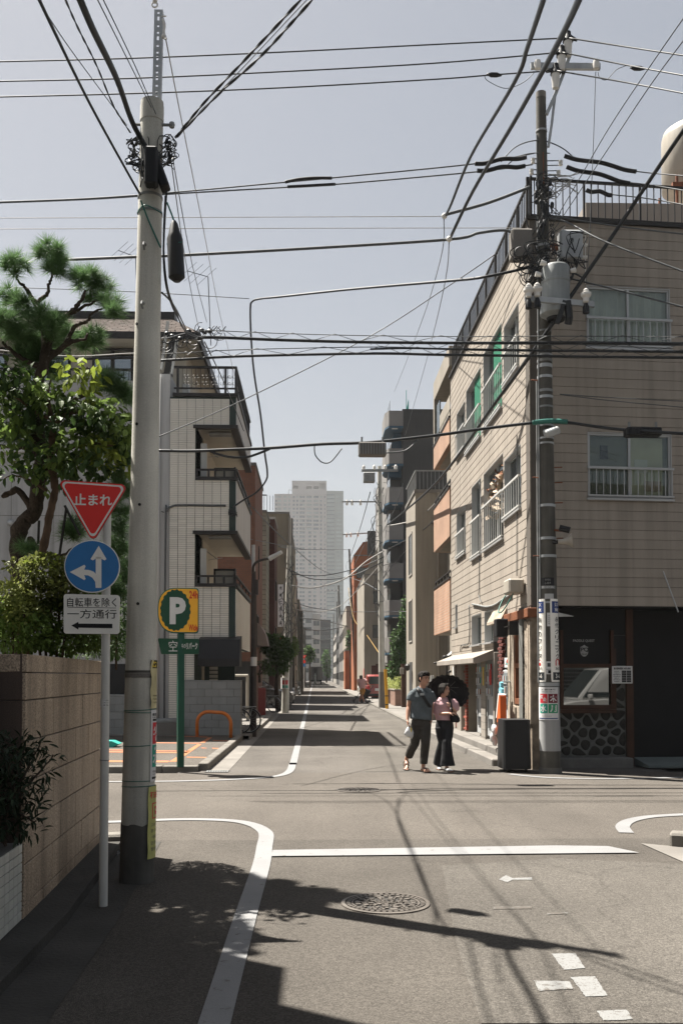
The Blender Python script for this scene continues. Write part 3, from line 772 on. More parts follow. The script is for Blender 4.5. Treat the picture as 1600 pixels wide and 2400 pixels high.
def torn_strip(a, b, c, d, n):
 for k in range(n):
  u0 = a+(b-a)*k/n; u1 = a+(b-a)*(k+1)/n; m_ = max(2, int((d-c)/.25))
  L_ = [(u0+rr.uniform(-.012,.012), c+(d-c)*i/m_+rr.uniform(-.03,.03)) for i in range(m_+1)]
  R_ = [(u1+rr.uniform(-.012,.012), c+(d-c)*i/m_+rr.uniform(-.03,.03)) for i in range(m_+1)]
  mb = MB(FL.M); mb.prism(L_+R_[::-1], -.02, rr.uniform(.0,.035), 'y'); mb.build('splintered_board', M['torn'], apt)
torn_strip(.03, w0-.02, .8, zbm0-.05, 4); torn_strip(w1+.02, 1.8, .8, zbm0-.12, 2); torn_strip(w0, w1, .8, wzb-.05, 5); torn_strip(w0, w1, wzt+.06, zbm0-.06, 3)
mb = MB(FL.M); fr = .07
mb.box(w0, w0+fr, -.14, .0, wzb, wzt); mb.box(w1-fr, w1, -.14, .0, wzb, wzt); mb.box(w0+fr, w1-fr, -.14, .0, wzt-fr, wzt); mb.box(w0+fr, w1-fr, -.14, .01, wzb, wzb+.1)
zm = zL(1228, 1557); mb.box(w0+fr, w1-fr, -.12, .005, zm-.06, zm+.03)
win = mb.build('window', M['wood_orange'], apt)
for c, d in ((wzb+.1, zm-.06), (zm+.03, wzt-fr)):
 mb = MB(FL.M); mb.box(w0+fr, w1-fr, -.08, -.07, c, d); mb.build('pane', M['glass_dark'], win)
mb = MB(FL.M); mb.box(w0, w1, -.5, -.45, wzb, wzt); mb.build('room_back', M['room'], win)
u0, zx = FL.px(1220, 1520)
mb = MB()
for sgn in (-1, 1):
 mb.tube([FL.w(u0-.13, -.062, zx-sgn*.17), FL.w(u0+.13, -.062, zx+sgn*.17)], .018, 5); mb.tube([FL.w(u0+.08, -.062, zx+sgn*.1), FL.w(u0+.15, -.062, zx+sgn*.19)], .035, 5)
mb.tube([FL.w(u0-.14, -.062, zx-.24), FL.w(u0+.14, -.062, zx-.22)], .02, 4); mb.build('paddle_emblem', M['letter_white'], win)
mb = MB(); u1_, z1_ = FL.px(1219, 1600)
for k in range(5): mb.ell(FL.w(u1_+rr.uniform(-.1,.1), -.062, z1_+rr.uniform(-.12,.12)), .05, .004, .05, 8, 4)
mb.build('sticker', M['letter_grey'], win)
u1_, z1_ = FL.px(1221, 1499); mb = MB(FL.M); mb.box(u1_-.1, u1_+.1, -.066, -.062, z1_-.06, z1_+.06); mb.build('sticker', M['letter_red'], win)
u0, zx = FL.px(1204, 1472)
sp = thing('loudspeaker', 'small black loudspeaker on a bracket at the splintered corner panel', 'loudspeaker', tuple(FL.w(u0, .2, zx)))
mb = MB(FL.M); mb.bbox(u0-.13, u0+.13, .14, .36, zx-.17, zx+.17, .015); mb.build('cabinet', M['black'], sp)
mb = MB(FL.M); mb.box(u0-.5, u0-.13, .2, .22, zx+.0, zx+.02); mb.box(u0-.52, u0-.4, .0, .2, zx-.15, zx+.1); mb.build('bracket', M['dark_metal'], sp)
M['brick_red'] = mat('brick_red', (.105,.026,.02), .85, .2, 5., rnd=.25, bump=.3, bsc=60)
M['brick_bright'] = mat('brick_bright', (.22,.055,.035), .85, .2, 5., rnd=.3, bump=.3, bsc=60)
M['plaster'] = mat('plaster', (0.26, 0.2307, 0.1983), .9, .12, 2., bump=.15, bsc=50, streak=.1)
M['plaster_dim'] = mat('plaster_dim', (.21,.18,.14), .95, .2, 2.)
me_b = meshof(MB(FL.M).bbox(-.103, .103, -.05, .05, -.029, .029, .006), 'brick', M['brick_red'])
me_bb = meshof(MB(FL.M).bbox(-.103, .103, -.05, .05, -.029, .029, .006), 'brick', M['brick_bright'])
for q in (me_b, me_bb):
 for v in q.vertices: v.co -= FL.P
def bricks(parent, s0, s1, z0, z1, o, me, zig=0):
 n = max(1, round((s1-s0)/.215)); r = int((z1-z0)/.07)
 for j in range(r):
  for i in range(n):
   if zig and (j % 2 or (j//2) % 2) and i >= n-zig: continue
   u = s0+.1075+i*.215+(.1075 if j % 2 and not zig else 0)
   if u+.1 > s1+.02: continue
   piece('brick', me, Matrix.Translation(FL.w(u, o+rr.uniform(-.004,.004), z0+.035+j*.07)), parent)
j0, j1 = sL(1178), sL(1164)
zo = zL(1194, 1455)
mb = MB(FL.M); mb.box(j0, j1+.1, -.4, -.06, 0, zo); mb.build('brick_jamb', M['mortar'], apt)
bricks(apt, j0, j1+.0, .25, zo, -.05, me_b)
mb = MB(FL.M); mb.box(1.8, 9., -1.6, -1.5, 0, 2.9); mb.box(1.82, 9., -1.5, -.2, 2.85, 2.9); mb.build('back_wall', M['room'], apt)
mb = MB(FL.M); mb.box(1.8, 9., -1.6, .0, -.02, .27); mb.build('entrance_floor', M['concrete'], apt)
for x0, x1 in ((1161,1158), (1139,1129), (1082,1072)):
 mb = MB(FL.M); mb.bbox(sL(x0), sL(x1), -.2, .03, .2, SB+.1, .01); p = mb.build('post', M['plaster'], apt)
 if x0 == 1139:
  mb = MB(FL.M)
  for k in range(12): mb.box(sL(x0)-.002, sL(x1)+.002, -.1, .032, .3+k*.16, .307+k*.16)
  mb.build('tile_joint', M['concrete_dark'], p)
mb = MB(FL.M); mb.bbox(sL(1066), LL, -.2, .0, 0, SB+.1, .01); mb.build('post', M['plaster'], apt)
q0, q1 = sL(1091), sL(1082)
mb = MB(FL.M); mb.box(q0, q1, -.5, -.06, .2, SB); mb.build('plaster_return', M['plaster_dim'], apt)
bricks(apt, q0, q1+.0, .3, SB-.05, -.06, me_bb, zig=2)
mb = MB(FL.M); mb.box(sL(1072), sL(1066), -.2, -.09, .2, SB); mb.build('brick_jamb', M['mortar'], apt)
bricks(apt, sL(1072)+.01, sL(1066), .3, SB-.05, -.06, me_b)
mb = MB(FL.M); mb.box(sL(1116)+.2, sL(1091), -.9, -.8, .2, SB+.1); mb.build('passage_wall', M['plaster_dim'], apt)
a0, a1 = sL(1159), sL(1063)
mb = MB(FL.M); mb.prism([(.02, SB+.15), (.45, SB-.02), (.45, SB-.12), (.40, SB-.14), (.02, SB-.04)], a0, a1, 'x'); mb.build('awning', M['plaster'], apt)
mb = MB(FL.M); mb.prism([(.0, zo+.28), (.12, zo+.05), (.12, zo), (0, zo)], 1.95, 3.4, 'x'); mb.build('torn_cornice', M['torn'], apt)
u0, zx = FL.px(1062, 1585); mb = MB(FL.M); mb.box(u0-.12, u0+.05, .0, .012, zx-.25, zx+.25); p = mb.build('name_strip', M['letter_white'], apt)
step = MB(FL.M); step.bbox(1.0, LL, -.05, .3, -.03, .26, .02); s_ = step.build('step', M['concrete'], base=tuple(FL.w(1, 0, 0))); struct(s_)
step = MB(FL.M); step.bbox(.7, LL+.6, .3, .55, -.03, .13, .02); s_ = step.build('step', M['concrete'], base=tuple(FL.w(1, .3, 0))); struct(s_)
M['vend_white'] = mat('vend_white', (0.403, 0.4095, 0.4095), .35, .05, 3., spec=.5)
M['vend_dark'] = mat('vend_dark', (.03,.035,.04), .2, 0, spec=.5)
M['blue_pale'] = mat('blue_pale', (.17,.42,.5), .5, .08)
M['orange'] = mat('orange', (.62,.12,.025), .5, .08)
M['yellow'] = mat('yellow', (.62,.45,.06), .6, .08)
M['green'] = mat('green', (.03,.25,.12), .6, .08)
M['red'] = mat('red', (.5,.03,.03), .5, .05)
M['teal'] = mat('teal', (.03,.3,.25), .6, .05)
cols = ['red','blue_pale','letter_white','galv','wood_orange','letter_white','teal']
M['vend_pale'] = mat('vend_pale', (.2,.22,.23), .3, .1, 2.)
def vending(s0, s1, z0, z1, label):
 v = thing('vending_machine', label, 'vending machine', tuple(FL.w(s0, 0, z0)), 'vending machines along the side of the shop')
 mb = MB(FL.M); mb.bbox(s0, s1, -.65, -.02, z0+.06, z1, .02); mb.build('cabinet', M['vend_white'], v)
 W = s1-s0; Hh = z1-z0
 mb = MB(FL.M); mb.box(s0+.05, s1-.05, -.02, -.008, z0+Hh*.52, z1-.06); mb.build('display', M['vend_pale'], v)
 for r in range(3):
  zz = z0+Hh*(.54+.145*r)
  mb = MB(FL.M); mb.box(s0+.05, s1-.05, -.009, .012, zz-.028, zz+.0); mb.build('shelf', M['vend_white'], v)
  for k in range(7):
   u = s0+.1+(W-.2)*k/6; mb = MB(); c0 = FL.w(u, -.0, zz+.012)
   mb.cyl(c0, c0+Vector((0,0,.12)), .021, .021, 8); mb.build('drink_can', M[cols[(k+r*2+int(s0)) % 7]], v)
 mb = MB(FL.M); mb.box(s0+.08, s1-.2, -.02, .004, z0+.25, z0+.45); mb.build('pickup_flap', M['vend_dark'], v)
 mb = MB(FL.M); mb.box(s1-.17, s1-.06, -.02, .006, z0+.5, z0+.85); mb.build('coin_panel', M['galv_dull'], v)
 mb = MB(FL.M); mb.box(s0+.04, s1-.04, -.5, -.08, z0-.0, z0+.06); mb.build('foot', M['black'], v)
 return v
vending(3.46, 4.12, .27, 2.05, 'white vending machine between the cream posts, nearer the corner shop')
vending(4.72, 5.34, .27, 2.0, 'white vending machine beside the dark passage, farther from the corner shop')
v = vending(1.95, 2.5, .27, 1.75, 'pale blue sided machine next to the splintered corner panel')
u0, u1 = sL(1195), sL(1181); za, zb_ = zL(1190,1564), zL(1190,1541)
mb = MB(FL.M); mb.box(u0+.05, u1, -.03, -.005, za, zb_); po = tag(mb.build('poster', M['letter_white'], base=tuple(FL.w(u0, 0, za))), 'bright flower poster above the pale blue machine', 'poster')
for k in range(9):
 mb = MB(FL.M); a = rr.uniform(u0+.1, u1-.1); b = rr.uniform(za+.05, zb_-.05); mb.box(a-.05, a+.05, -.005, -.003+.0002*k, b-.03, b+.04); mb.build('print', M[cols[k % 7]], po)
for x, y, w_, h_, m, lab in ((1153,1587,.16,.33,'letter_red','red paper tag hanging on the nearer vending machine'), (1136,1585,.1,.4,'yellow','yellow paper strip on the post between the machines')):
 u0, zx = FL.px(x, y); mb = MB(FL.M); mb.box(u0-w_/2, u0+w_/2, .035, .045, zx-h_/2, zx+h_/2); tag(mb.build('paper_tag', M[m], base=tuple(FL.w(u0, .04, zx))), lab, 'tag')
FB = Facade(*FL.w(0, .22, 0).xy, -.011, 1, -1)
u0, za = FB.px(1171, 1635); _, zb_ = FB.px(1171, 1598)
prof = [(-.42,0),(.42,0),(.45,.05),(.45,.55),(.2,.66),(.16,.72),(.3,.78),(.26,.95),(.1,1),(-.1,1),(-.26,.95),(-.3,.78),(-.16,.72),(-.2,.66),(-.45,.55),(-.45,.05)]
hh = zb_-za
mb = MB(FB.M); mb.prism([(u0+p[0]*hh*.95, za+p[1]*hh) for p in prof], -.05, .0, 'y')
bs = thing('bottle_sign', 'light blue bottle shaped board hung on the dark red brick jamb', 'sign', tuple(FB.w(u0, 0, za))); mb.build('board', M['blue_pale'], bs)
mb = MB(FB.M); mb.box(u0-.1*hh, u0+.12*hh, .001, .004, za+.1*hh, za+.42*hh); mb.build('print', M['letter_white'], bs)
mb = MB(); mb.cyl(FL.w(u0, .0, za+.3), FL.w(u0, .2, za+.3), .015); mb.build('bracket', M['galv_dull'], bs)
FO = Facade(*FL.w(0, .28, 0).xy, -.011, 1, -1)
b0 = FO.px(1172, 1735)[0]; b1 = b0+.75; zk = FO.px(1178, 1660)[1]
bn = thing('litter_bin', 'orange street litter bin with slanted pale lid beside the black covered box', 'litter bin', tuple(FO.w(b0, 0, .13)))
mb = MB(FO.M); mb.prism([(b0, .14), (b0+.24, .14), (b0+.26, zk-.28), (b0-.02, zk-.28)], -.1, .0, 'y'); mb.build('body', M['orange'], bn)
mb = MB(FO.M); mb.prism([(b0-.04, zk-.28), (b0+.28, zk-.28), (b0+.06, zk+.22), (b0-.02, zk+.22)], -.11, .01, 'y'); mb.build('hood', M['orange'], bn)
mb = MB(FO.M); mb.prism([(b0+.28, zk-.2), (b0+.36, zk-.2), (b0+.14, zk+.26), (b0+.06, zk+.24)], -.11, .015, 'y'); mb.build('lid', M['letter_white'], bn)
mb = MB(); c0 = FO.w(b0+.3, .05, zk-.5)
for k in range(6): mb.ell(c0+Vector((rr.uniform(-.03,.03), rr.uniform(-.05,.05), rr.uniform(-.16,.12))), .055, .07, .1, 9, 6)
M['bag_white'] = mat('bag_white', (.62,.62,.62), .35, .1, 9., bump=.6, bsc=30, trans=.2)
mb.build('bin_bag', M['bag_white'], bn, smooth=True)
u0, za = FL.px(1231, 1390); _, zb_ = FL.px(1231, 1355)
mt = thing('meter_box', 'beige electric box with a looped green cable on the side wall', 'meter box', tuple(FL.w(u0, 0, za)))
mb = MB(FL.M); mb.bbox(u0, u0+.5, .02, .3, za, zb_, .03); mb.build('box', M['tank'], mt)
mb = MB(); c0 = FL.w(u0+.1, .2, za)
mb.tube(spline([c0, c0+Vector((-.12,.03,-.22)), c0+Vector((-.2,.1,-.33)), c0+Vector((-.22,.25,-.3)), c0+Vector((-.12,.4,-.1)), c0+Vector((-.05,.42,.0))]), .012, 6); mb.build('hose', M['wire_green'], mt, smooth=True)
def wallwire(f, px, r, name, label, m='wire_grey', off=.02):
 P = spline([f.w(f.px(x, y)[0], off, f.px(x, y)[1]) for x, y in px], 4)
 mb = MB(); mb.tube(P, r, 5); return tag(mb.build(name, M[m], smooth=True), label, 'cable')
wallwire(FL, [(1200,1393),(1180,1405),(1160,1418),(1140,1422),(1120,1418),(1108,1416)], .022, 'wall_cable', 'grey cable swagged below the meter box along the boarded side wall', 'galv_dull')
wallwire(FL, [(1125,1130),(1125,1200),(1125,1300),(1124,1380),(1123,1395),(1130,1412)], .01, 'wall_cable', 'thin dark cable dropping straight down between the side windows')
wallwire(FL, [(1213,1020),(1213,1150),(1213,1280),(1213,1350)], .009, 'wall_cable', 'thin dark drop wire near the corner of the boarded side wall')
wallwire(FL, [(1100,1418),(1102,1460),(1100,1505),(1092,1512),(1082,1513),(1080,1528)], .012, 'wall_cable', 'kinked cable running down beside the little ground floor windows')
b0 = at(1181, 1812, 16.1); b1 = at(1245, 1812, 16.1)
zt = hz(1688, 16.1)
bx = thing('covered_stand', 'tall black tarpaulin covered stand at the corner of the shop', 'covered stand', (b0.x, 16.1, 0))
mb = MB(); nx, ny, nz_ = 10, 8, 12
rings = []
for k in range(nz_+1):
 z = .06+(zt-.06)*k/nz_; ring = []
 n = 40
 for i in range(n):
  a = 2*PI*i/n; e = .22
  cx, sy = math.cos(a), math.sin(a)
  u = math.copysign(abs(cx)**e, cx); v = math.copysign(abs(sy)**e, sy)
  fl = 1+.05*(1-k/nz_)+.03*noise.noise(Vector((u*1.7, v*1.7, z*1.4)))+.015*math.sin(a*9+z*2)*(1-k/nz_)
  ring.append(((b0.x+b1.x)/2+u*(b1.x-b0.x)/2*fl, 16.42+v*.3*fl, z))
 rings.append(ring)
mb.loft(rings); mb.build('cover', M['black'], bx, smooth='angle')
mb = MB()
for x in (b0.x+.08, b1.x-.08): mb.tube([(x-.02, 16.2, .05), (x+.02, 16.2, .05)], .05, 12)
mb.build('castor', M['dark_metal'], bx)
# ------------------------------------------------------------------ tiled house on the left corner
YT = 25.3
X = lambda px, Y=YT: at(px, VY, Y).x
Z = lambda py, Y=YT: hz(py, Y)
FT = Facade(X(395), YT, 1, 0)
M['tile'] = mat('tile', (0.594, 0.567, 0.5063), .55, .05, 1.2, rnd=.06, spec=.4)
M['grout'] = mat('grout', (.03,.045,.042), .95, .1)
M['grey_wall'] = mat('grey_wall', (0.33, 0.33, 0.3245), .85, .1, .7, streak=.15, grain=.05, bump=.1)
M['grey_pale'] = mat('grey_pale', (0.44, 0.44, 0.4345), .85, .06, .7, streak=.12)
M['cream'] = mat('cream', (.47,.43,.36), .85, .08, 1.)
M['roof_tile'] = mat('roof_tile', (0.0875, 0.063, 0.0511), .85, .25, 3., rnd=.15, grain=.15, gsc=40)
th_ = thing('tiled_house', 'pale tiled house with recessed corner balconies and a brown mansard roof', 'building', (X(553), YT, 0))
XR = X(553); XL = X(395); XO = X(456); YB = 30.8
ys = dict(par=Z(932), o1t=Z(1006), o1b=Z(1127), o2t=Z(1253), o2b=Z(1376), low=Z(1516), beam1=Z(998), beam2=Z(1245))
def wallbox(name, m, x0, x1, y0, y1, z0, z1, par=th_):
 mb = MB(); mb.box(x0, x1, y0, y1, z0, z1); return mb.build(name, m, par)
wallbox('wall', M['grout'], XL, XO, YT+.02, YB, 0, ys['par'])
for a, b in ((ys['beam1'], ys['par']), (ys['beam2'], ys['o1b']), (ys['low'], ys['o2b'])):
 mb = MB(); mb.box(XO, XR-.02, YT+.02, YT+.16, a, b); mb.box(XR-.16, XR-.02, YT+.16, YB, a, b); mb.build('parapet', M['grout'], th_)
 mb = MB(); mb.box(XO, XR-.17, YT+.17, YB, a, a+.16); mb.build('floor_slab', M['cream'], th_)
for a, b in ((ys['beam1'], ys['par']), (ys['beam2'], ys['o1b'])):
 mb = MB(); mb.box(XR-.02, XR, YT+.003, YB, a, b-.01); mb.build('side_render', M['grey_pale'], th_)
for a, b in ((ys['o1t'], ys['beam1']), (ys['o2t'], ys['beam2'])):
 mb = MB(); mb.box(XO-.06, XR+.03, YT-.04, YT+.15, a, b); mb.box(XR-.17, XR+.03, YT+.15, YB+.02, a, b); mb.build('dark_beam', M['dark_metal'], th_)
for z in (ys['par'], ys['o1b'], ys['o2b']):
 mb = MB(); mb.box(XO if z < ys['par']-.1 else X(402), XR+.04, YT-.05, YT+.18, z, z+.09); mb.box(XR-.18, XR+.04, YT+.18, YB, z, z+.09); mb.build('coping', M['dark_metal'], th_)
mb = MB(); mb.box(XO, XR-1.05, YT+1.5, YB, 0, ys['par']); mb.box(XO-.02, XO, YT+.17, YT+1.5, ys['low'], ys['par']); mb.build('inner_wall', M['cream'], th_)
for t, b in ((ys['o1t'], ys['o1b']), (ys['o2t'], ys['o2b'])):
 mb = MB(); mb.box(XO+.1, XO+.26, YT+.3, YT+.4, b-.6, b+1.05); mb.build('partition', M['steel_white'], th_)
 mb = MB(); x0, x1 = X(487), XR-.12
 mb.box(x0, x0+.05, YT+1.36, YT+1.5, b-1, b+.62); mb.box(x1-.05, x1, YT+1.2, YT+1.5, b-1, b+.62); mb.box(x0, x1, YT+1.36, YT+1.5, b+.58, b+.63); mb.build('screen_frame', M['dark_metal'], th_)
 mb = MB(); mb.box(x0+.05, x1-.05, YT+1.4, YT+1.45, b-1, b+.58); mb.build('screen_panel', M['cream'], th_)
 mb = MB(); mb.box(X(482), X(535), YT+.5, YT+.9, t-.0, t+.02); mb.box(X(482), X(535), YT+.5, YT+.8, t-.025, t); mb.build('ceiling_vent', M['galv_dull'], th_)
 mb = MB(); h = .22
 mb.box(XO, XR+.02, YT+.0, YT+.05, b+.09+h-.05, b+.09+h); mb.box(XR-.03, XR+.02, YT+.05, YB, b+.09+h-.05, b+.09+h)
 for u in (XO+.03, X(487), X(524), XR-.02): mb.box(u-.025, u+.025, YT+.005, YT+.045, b+.09, b+.09+h-.05)
 for k in range(1, 5): mb.box(XR-.025, XR+.015, YT+k*1.2, YT+k*1.2+.05, b+.09, b+.09+h-.05)
 mb.build('balcony_rail', M['dark_metal'], th_)
 mb = MB(); mb.tube([(X(463), YT+.6, t-.25), (X(500), YT+1., t-.55)], .012, 5); mb.tube([(X(480), YT+.7, t-.6), (X(512), YT+1., t-.5)], .008, 4); mb.build('drying_rack', M['galv_dull'], th_)
TW, THH, TG = .2235, .0585, .0105
tm = meshof(MB().bbox(TG*.8, TW-TG*.2, -.008, .02, TG*.35, THH-TG*.35, .002), 'tile', M['tile'])
spots = []
for j in range(int(ys['par']/THH)+1):
 z = .35+j*THH
 if z+THH > ys['par']: break
 for i in range(8):
  x = XL+i*TW
  if x+TW > XO+.001:
   zm = z+THH/2
   if not (ys['beam1'] < zm < ys['par'] or ys['beam2'] < zm < ys['o1b'] or ys['low'] < zm < ys['o2b']): continue
   if x+TW > XR+.02: continue
  spots.append((x, z))
rest = MB()
order = sorted(range(len(spots)), key=lambda k: (abs(spots[k][1]-4.2)))
sel = set(order[:300])
for k, (x, z) in enumerate(spots):
 dz = random.uniform(-.0015, .0015)
 if k in sel: piece('tile', tm, Matrix.Translation((x, YT+dz, z)), th_)
 else: rest.box(x+TG*.8, x+TW-TG*.2, YT-.008+dz, YT+.02, z+TG*.35, z+THH-TG*.35)
for z0_, z1_ in ((ys['low'], ys['o2b']),):
 j = 0
 while z0_+(j+1)*THH < z1_:
  for i in range(int((YB-YT)/TW)): rest.box(XR-.02, XR+.006, YT+.01+i*TW+TG/2, YT+.01+(i+1)*TW-TG/2, z0_+j*THH+TG/2, z0_+(j+1)*THH-TG/2)
  j += 1
stuff(rest.build('tile_cladding', M['tile'], th_))
mb = MB(); mb.prism([(YT-.62, Z(1562)), (YT-.62, Z(1545)), (YT-.45, Z(1500)), (YT+.1, Z(1491)), (YT+.1, Z(1562))], X(470), X(566), 'x'); mb.build('awning', M['black'], th_)
wallbox('entrance_wall', M['grout'], XO, XR-.2, YT+2.0, YT+2.2, 0, ys['low'])
mb = MB()
for k in range(12): mb.box(X(480), X(500), YT+1.1, YT+1.16, .7+k*.11, .78+k*.11)
mb.build('shutter_slats', M['cream'], th_)
GL = -16.
wallbox('grey_wall', M['grey_wall'], GL, XL-.8, YT+.1, YB, 0, Z(893))
wallbox('grey_wall', M['grey_pale'], XL-.8, XL, YT+.05, YB, 0, Z(878))
mb = MB()
for x in (X(20), X(120), X(215), X(300)): mb.box(x-.004, x+.004, YT+.094, YT+.11, 0, Z(893))
for y in (1210, 1390): mb.box(GL, XL-.81, YT+.094, YT+.11, Z(y)-.006, Z(y)+.006)
mb.build('panel_joint', M['concrete_dark'], th_)
wallbox('ledge', M['grey_pale'], GL, X(92), YT-.05, YT+.1, Z(1064), Z(1057))
wallbox('garage_shade_sheet', M['black'], X(200), X(330), YT+.08, YT+.1, Z(1700), Z(1556))  # flat black sheet on the wall stands for the shade inside a garage
mb = MB(); mb.ell((X(20), YT+.06, Z(1228)), .09, .1, .09, 12, 8); mb.build('vent_cowl', M['galv'], th_, smooth=True)
mb = MB(); mb.tube([(X(369), YT-.02, .2), (X(369), YT-.02, Z(880))], .045, 10); mb.build('downpipe', M['grey_pale'], th_, smooth=True)
mb = MB(); mb.tube(spline([(X(386), YT-.03, .3), (X(387), YT-.03, Z(1230)), (X(390), YT-.03, Z(1200)), (X(402), YT-.03, Z(1189)), (X(430), YT-.03, Z(1186)), (X(528), YT-.03, Z(1187))], 5), .028, 6); mb.build('conduit', M['wire_grey'], th_, smooth=True)
mb = MB(); mb.tube([(XL-.55, YT-.1, Z(1690)), (X(425), YT-.1, Z(1690))], .09, 10); mb.build('ground_pipe', M['galv_dull'], th_, smooth=True)
wallbox('top_wall', M['cream'], GL, X(410), YT+1.7, YB, Z(893), 11.2)
for x0, x1 in ((212,308), (60,160), (-90,10)):
 xa, xb = X(x0, YT+1.7), X(x1, YT+1.7)
 mb = MB(); za, zb = Z(893), hz(822, YT+1.7)
 mb.box(xa, xa+.06, YT+1.62, YT+1.7, za, zb); mb.box(xb-.06, xb, YT+1.62, YT+1.7, za, zb); mb.box(xa+.06, xb-.06, YT+1.62, YT+1.7, zb-.06, zb); m_ = (xa+xb)/2; mb.box(m_-.05, m_+.05, YT+1.61, YT+1.7, za, zb-.06)
 w_ = mb.build('window', M['dark_metal'], th_)
 mb = MB(); mb.box(xa+.06, m_-.05, YT+1.65, YT+1.67, za, zb-.06); mb.box(m_+.05, xb-.06, YT+1.65, YT+1.67, za, zb-.06); mb.build('pane', M['glass_dark'], w_)
zr = Z(864)
mb = MB(); mb.box(GL, X(340), YT+.12, YT+.17, zr-.06, zr); n = int((X(340)-GL)/.14)
for k in range(n): mb.box(GL+k*.14, GL+k*.14+.018, YT+.135, YT+.155, Z(893), zr-.06)
stuff(mb.build('balcony_railing', M['dark_metal'], th_))
ze, zt_ = 11.05, hz(752, YT+2.); xe, xt = X(462, YT+.9), X(398, YT+2.)
Ye, Yt = YT+.9, YT+2.
mb = MB()
rows = 12
for r in range(rows):
 a, b = r/rows, (r+1)/rows
 y0, y1 = Ye+(Yt-Ye)*a, Ye+(Yt-Ye)*b; z0_, z1_ = ze+(zt_-ze)*a, ze+(zt_-ze)*b
 x0_, x1_ = xe+(xt-xe)*a, xe+(xt-xe)*b
 n = 34; wd = (x0_-GL)/n
 for k in range(n):
  u0 = GL+k*wd+(wd/2 if r % 2 else 0); u1 = min(u0+wd-.015, x0_)
  t = random.uniform(.0, .012)
  mb.add([(u0, y0-.03-t, z0_), (u1, y0-.03-t, z0_), (min(u1, x1_), y1-.012, z1_), (u0, y1-.012, z1_), (u0, y0+.02, z0_), (u1, y0+.02, z0_)], [(0,1,2,3), (0,4,5,1)])
 n2 = 24; wd = (YB+1-y0)/n2
 for k in range(n2):
  u0 = y0+k*wd; u1 = u0+wd-.015
  mb.add([(x0_+.03, u0, z0_), (x0_+.03, u1, z0_), (x1_+.012, u1, z1_), (x1_+.012, max(u0, y1), z1_)], [(0,1,2,3)])
stuff(mb.build('roof_shingles', M['roof_tile'], th_))
mb = MB(); mb.prism([(GL, Ye+.03), (xe-.03, Ye+.03), (xe-.03, YB+1), (GL, YB+1)], ze-.16, ze-.02)
mb.build('eave_soffit', M['cream'], th_)
mb = MB(); mb.box(GL, xe+.03, Ye-.06, Ye, ze-.2, ze-.02); mb.box(xe-.02, xe+.05, Ye, YB+1.05, ze-.3, ze-.0); mb.build('eave_fascia', M['dark_metal'], th_)
mb = MB(); mb.box(GL, xt+.08, Yt-.03, YB+1, zt_, hz(735, Yt)); mb.build('ridge_fascia', M['dark_metal'], th_)
mb = MB(); mb.prism([(GL, ze-.02), (xe-.06, ze-.02), (xt-.06, zt_), (GL, zt_)], Yt+.02, YB+.9, 'y'); mb.build('roof_core', M['roof_tile'], th_)
for pp, m in (([(390,752),(396,752),(381,864),(375,864)], 'steel_white'), ([(396,800),(411,795),(400,874),(384,874)], 'dark_metal'), ([(412,796),(418,796),(403,880),(397,880)], 'steel_white'), ([(380,874),(404,876),(404,880),(380,880)], 'dark_metal')):
 Q = [at(x, y, YT+.55) for x, y in pp]; mb = MB(); mb.loft([Q, [p+Vector((0,.12,0)) for p in Q]]); mb.build('dormer_board', M[m], th_)
mb = MB(); xr0 = X(404); zb, zt2 = ys['par']+.09, Z(860)
mb.box(xr0, XR, YT+.0, YT+.05, zt2-.06, zt2); mb.box(xr0, XR, YT+.005, YT+.045, zb+.12, zb+.16)
mb.box(XR-.05, XR, YT+.05, YB, zt2-.06, zt2)
for u in (X(413), X(526), XR-.03): mb.box(u-.03, u+.03, YT-.003, YT+.053, zb, zt2-.06)
n = 13
for k in range(1, n): 
 u = xr0+.1+(XR-xr0-.1)*k/n; mb.box(u-.006, u+.006, YT+.02, YT+.032, zb+.16, zt2-.06)
 if k % 2 == 0 or k == 11:
  for sz_ in (-1, 1):
   for sx_ in (-1, 1): mb.torus((u+sx_*.045, YT+.026, (zb+zt2)/2+sz_*.09), .04, .006, 10, 4, (0,1,0), .4, 5.4)
for k in range(1, 30): y = YT+k*(YB-YT)/30; mb.box(XR-.035, XR-.02, y, y+.014, zb, zt2-.06)
mb.build('terrace_railing', M['dark_metal'], th_)
mb = MB(); mb.box(X(418), X(433), YT+.5, YT+.8, ys['par'], ys['par']+.5); mb.build('air_conditioner', M['steel_white'], th_)
mb = MB()
for k in range(18): mb.tube([(X(545)+random.uniform(-.12,.12), YT-.08+random.uniform(-.05,.05), Z(1203)+random.uniform(-.12,.1)) for _ in range(4)], .012, 4)
mb.build('cable_knot', M['wire'], th_)
# --------------------------------------------------------------- grey block walls of the car park
M['block'] = mat('block', (.235,.24,.232), .95, .12, 1.5, bump=.35, bsc=50, grain=.1, rnd=.06)
def block_wall(label, x0, y0, x1, y1, h, tm_):
 d = Vector((x1-x0, y1-y0, 0)); L = d.length; f = Facade(x0, y0, d.x, d.y)
 root = thing('block_wall', label, 'wall', (x0, y0, .09))
 mb = MB(f.M); mb.box(.005, L-.005, -.14, -.012, 0, h-.01); mb.build('wall_core', M['concrete_dark'], root)
 r = 0; z = .09
 while z < h-.01:
  zz = min(z+.2, h); u = -.2 if r % 2 else 0
  while u < L:
   a, b = max(u, 0), min(u+.4, L)
   if b-a > .03:
    mb = MB(f.M); mb.bbox(a+.003, b-.003, -.13, random.uniform(-.001,.003), z+.003, zz-.003, .006); mb.build('block', M['block'], root)
   u += .4
  z += .2; r += 1
 return root
a = at(429,1600,25.15); b = at(564,1600,24.75)
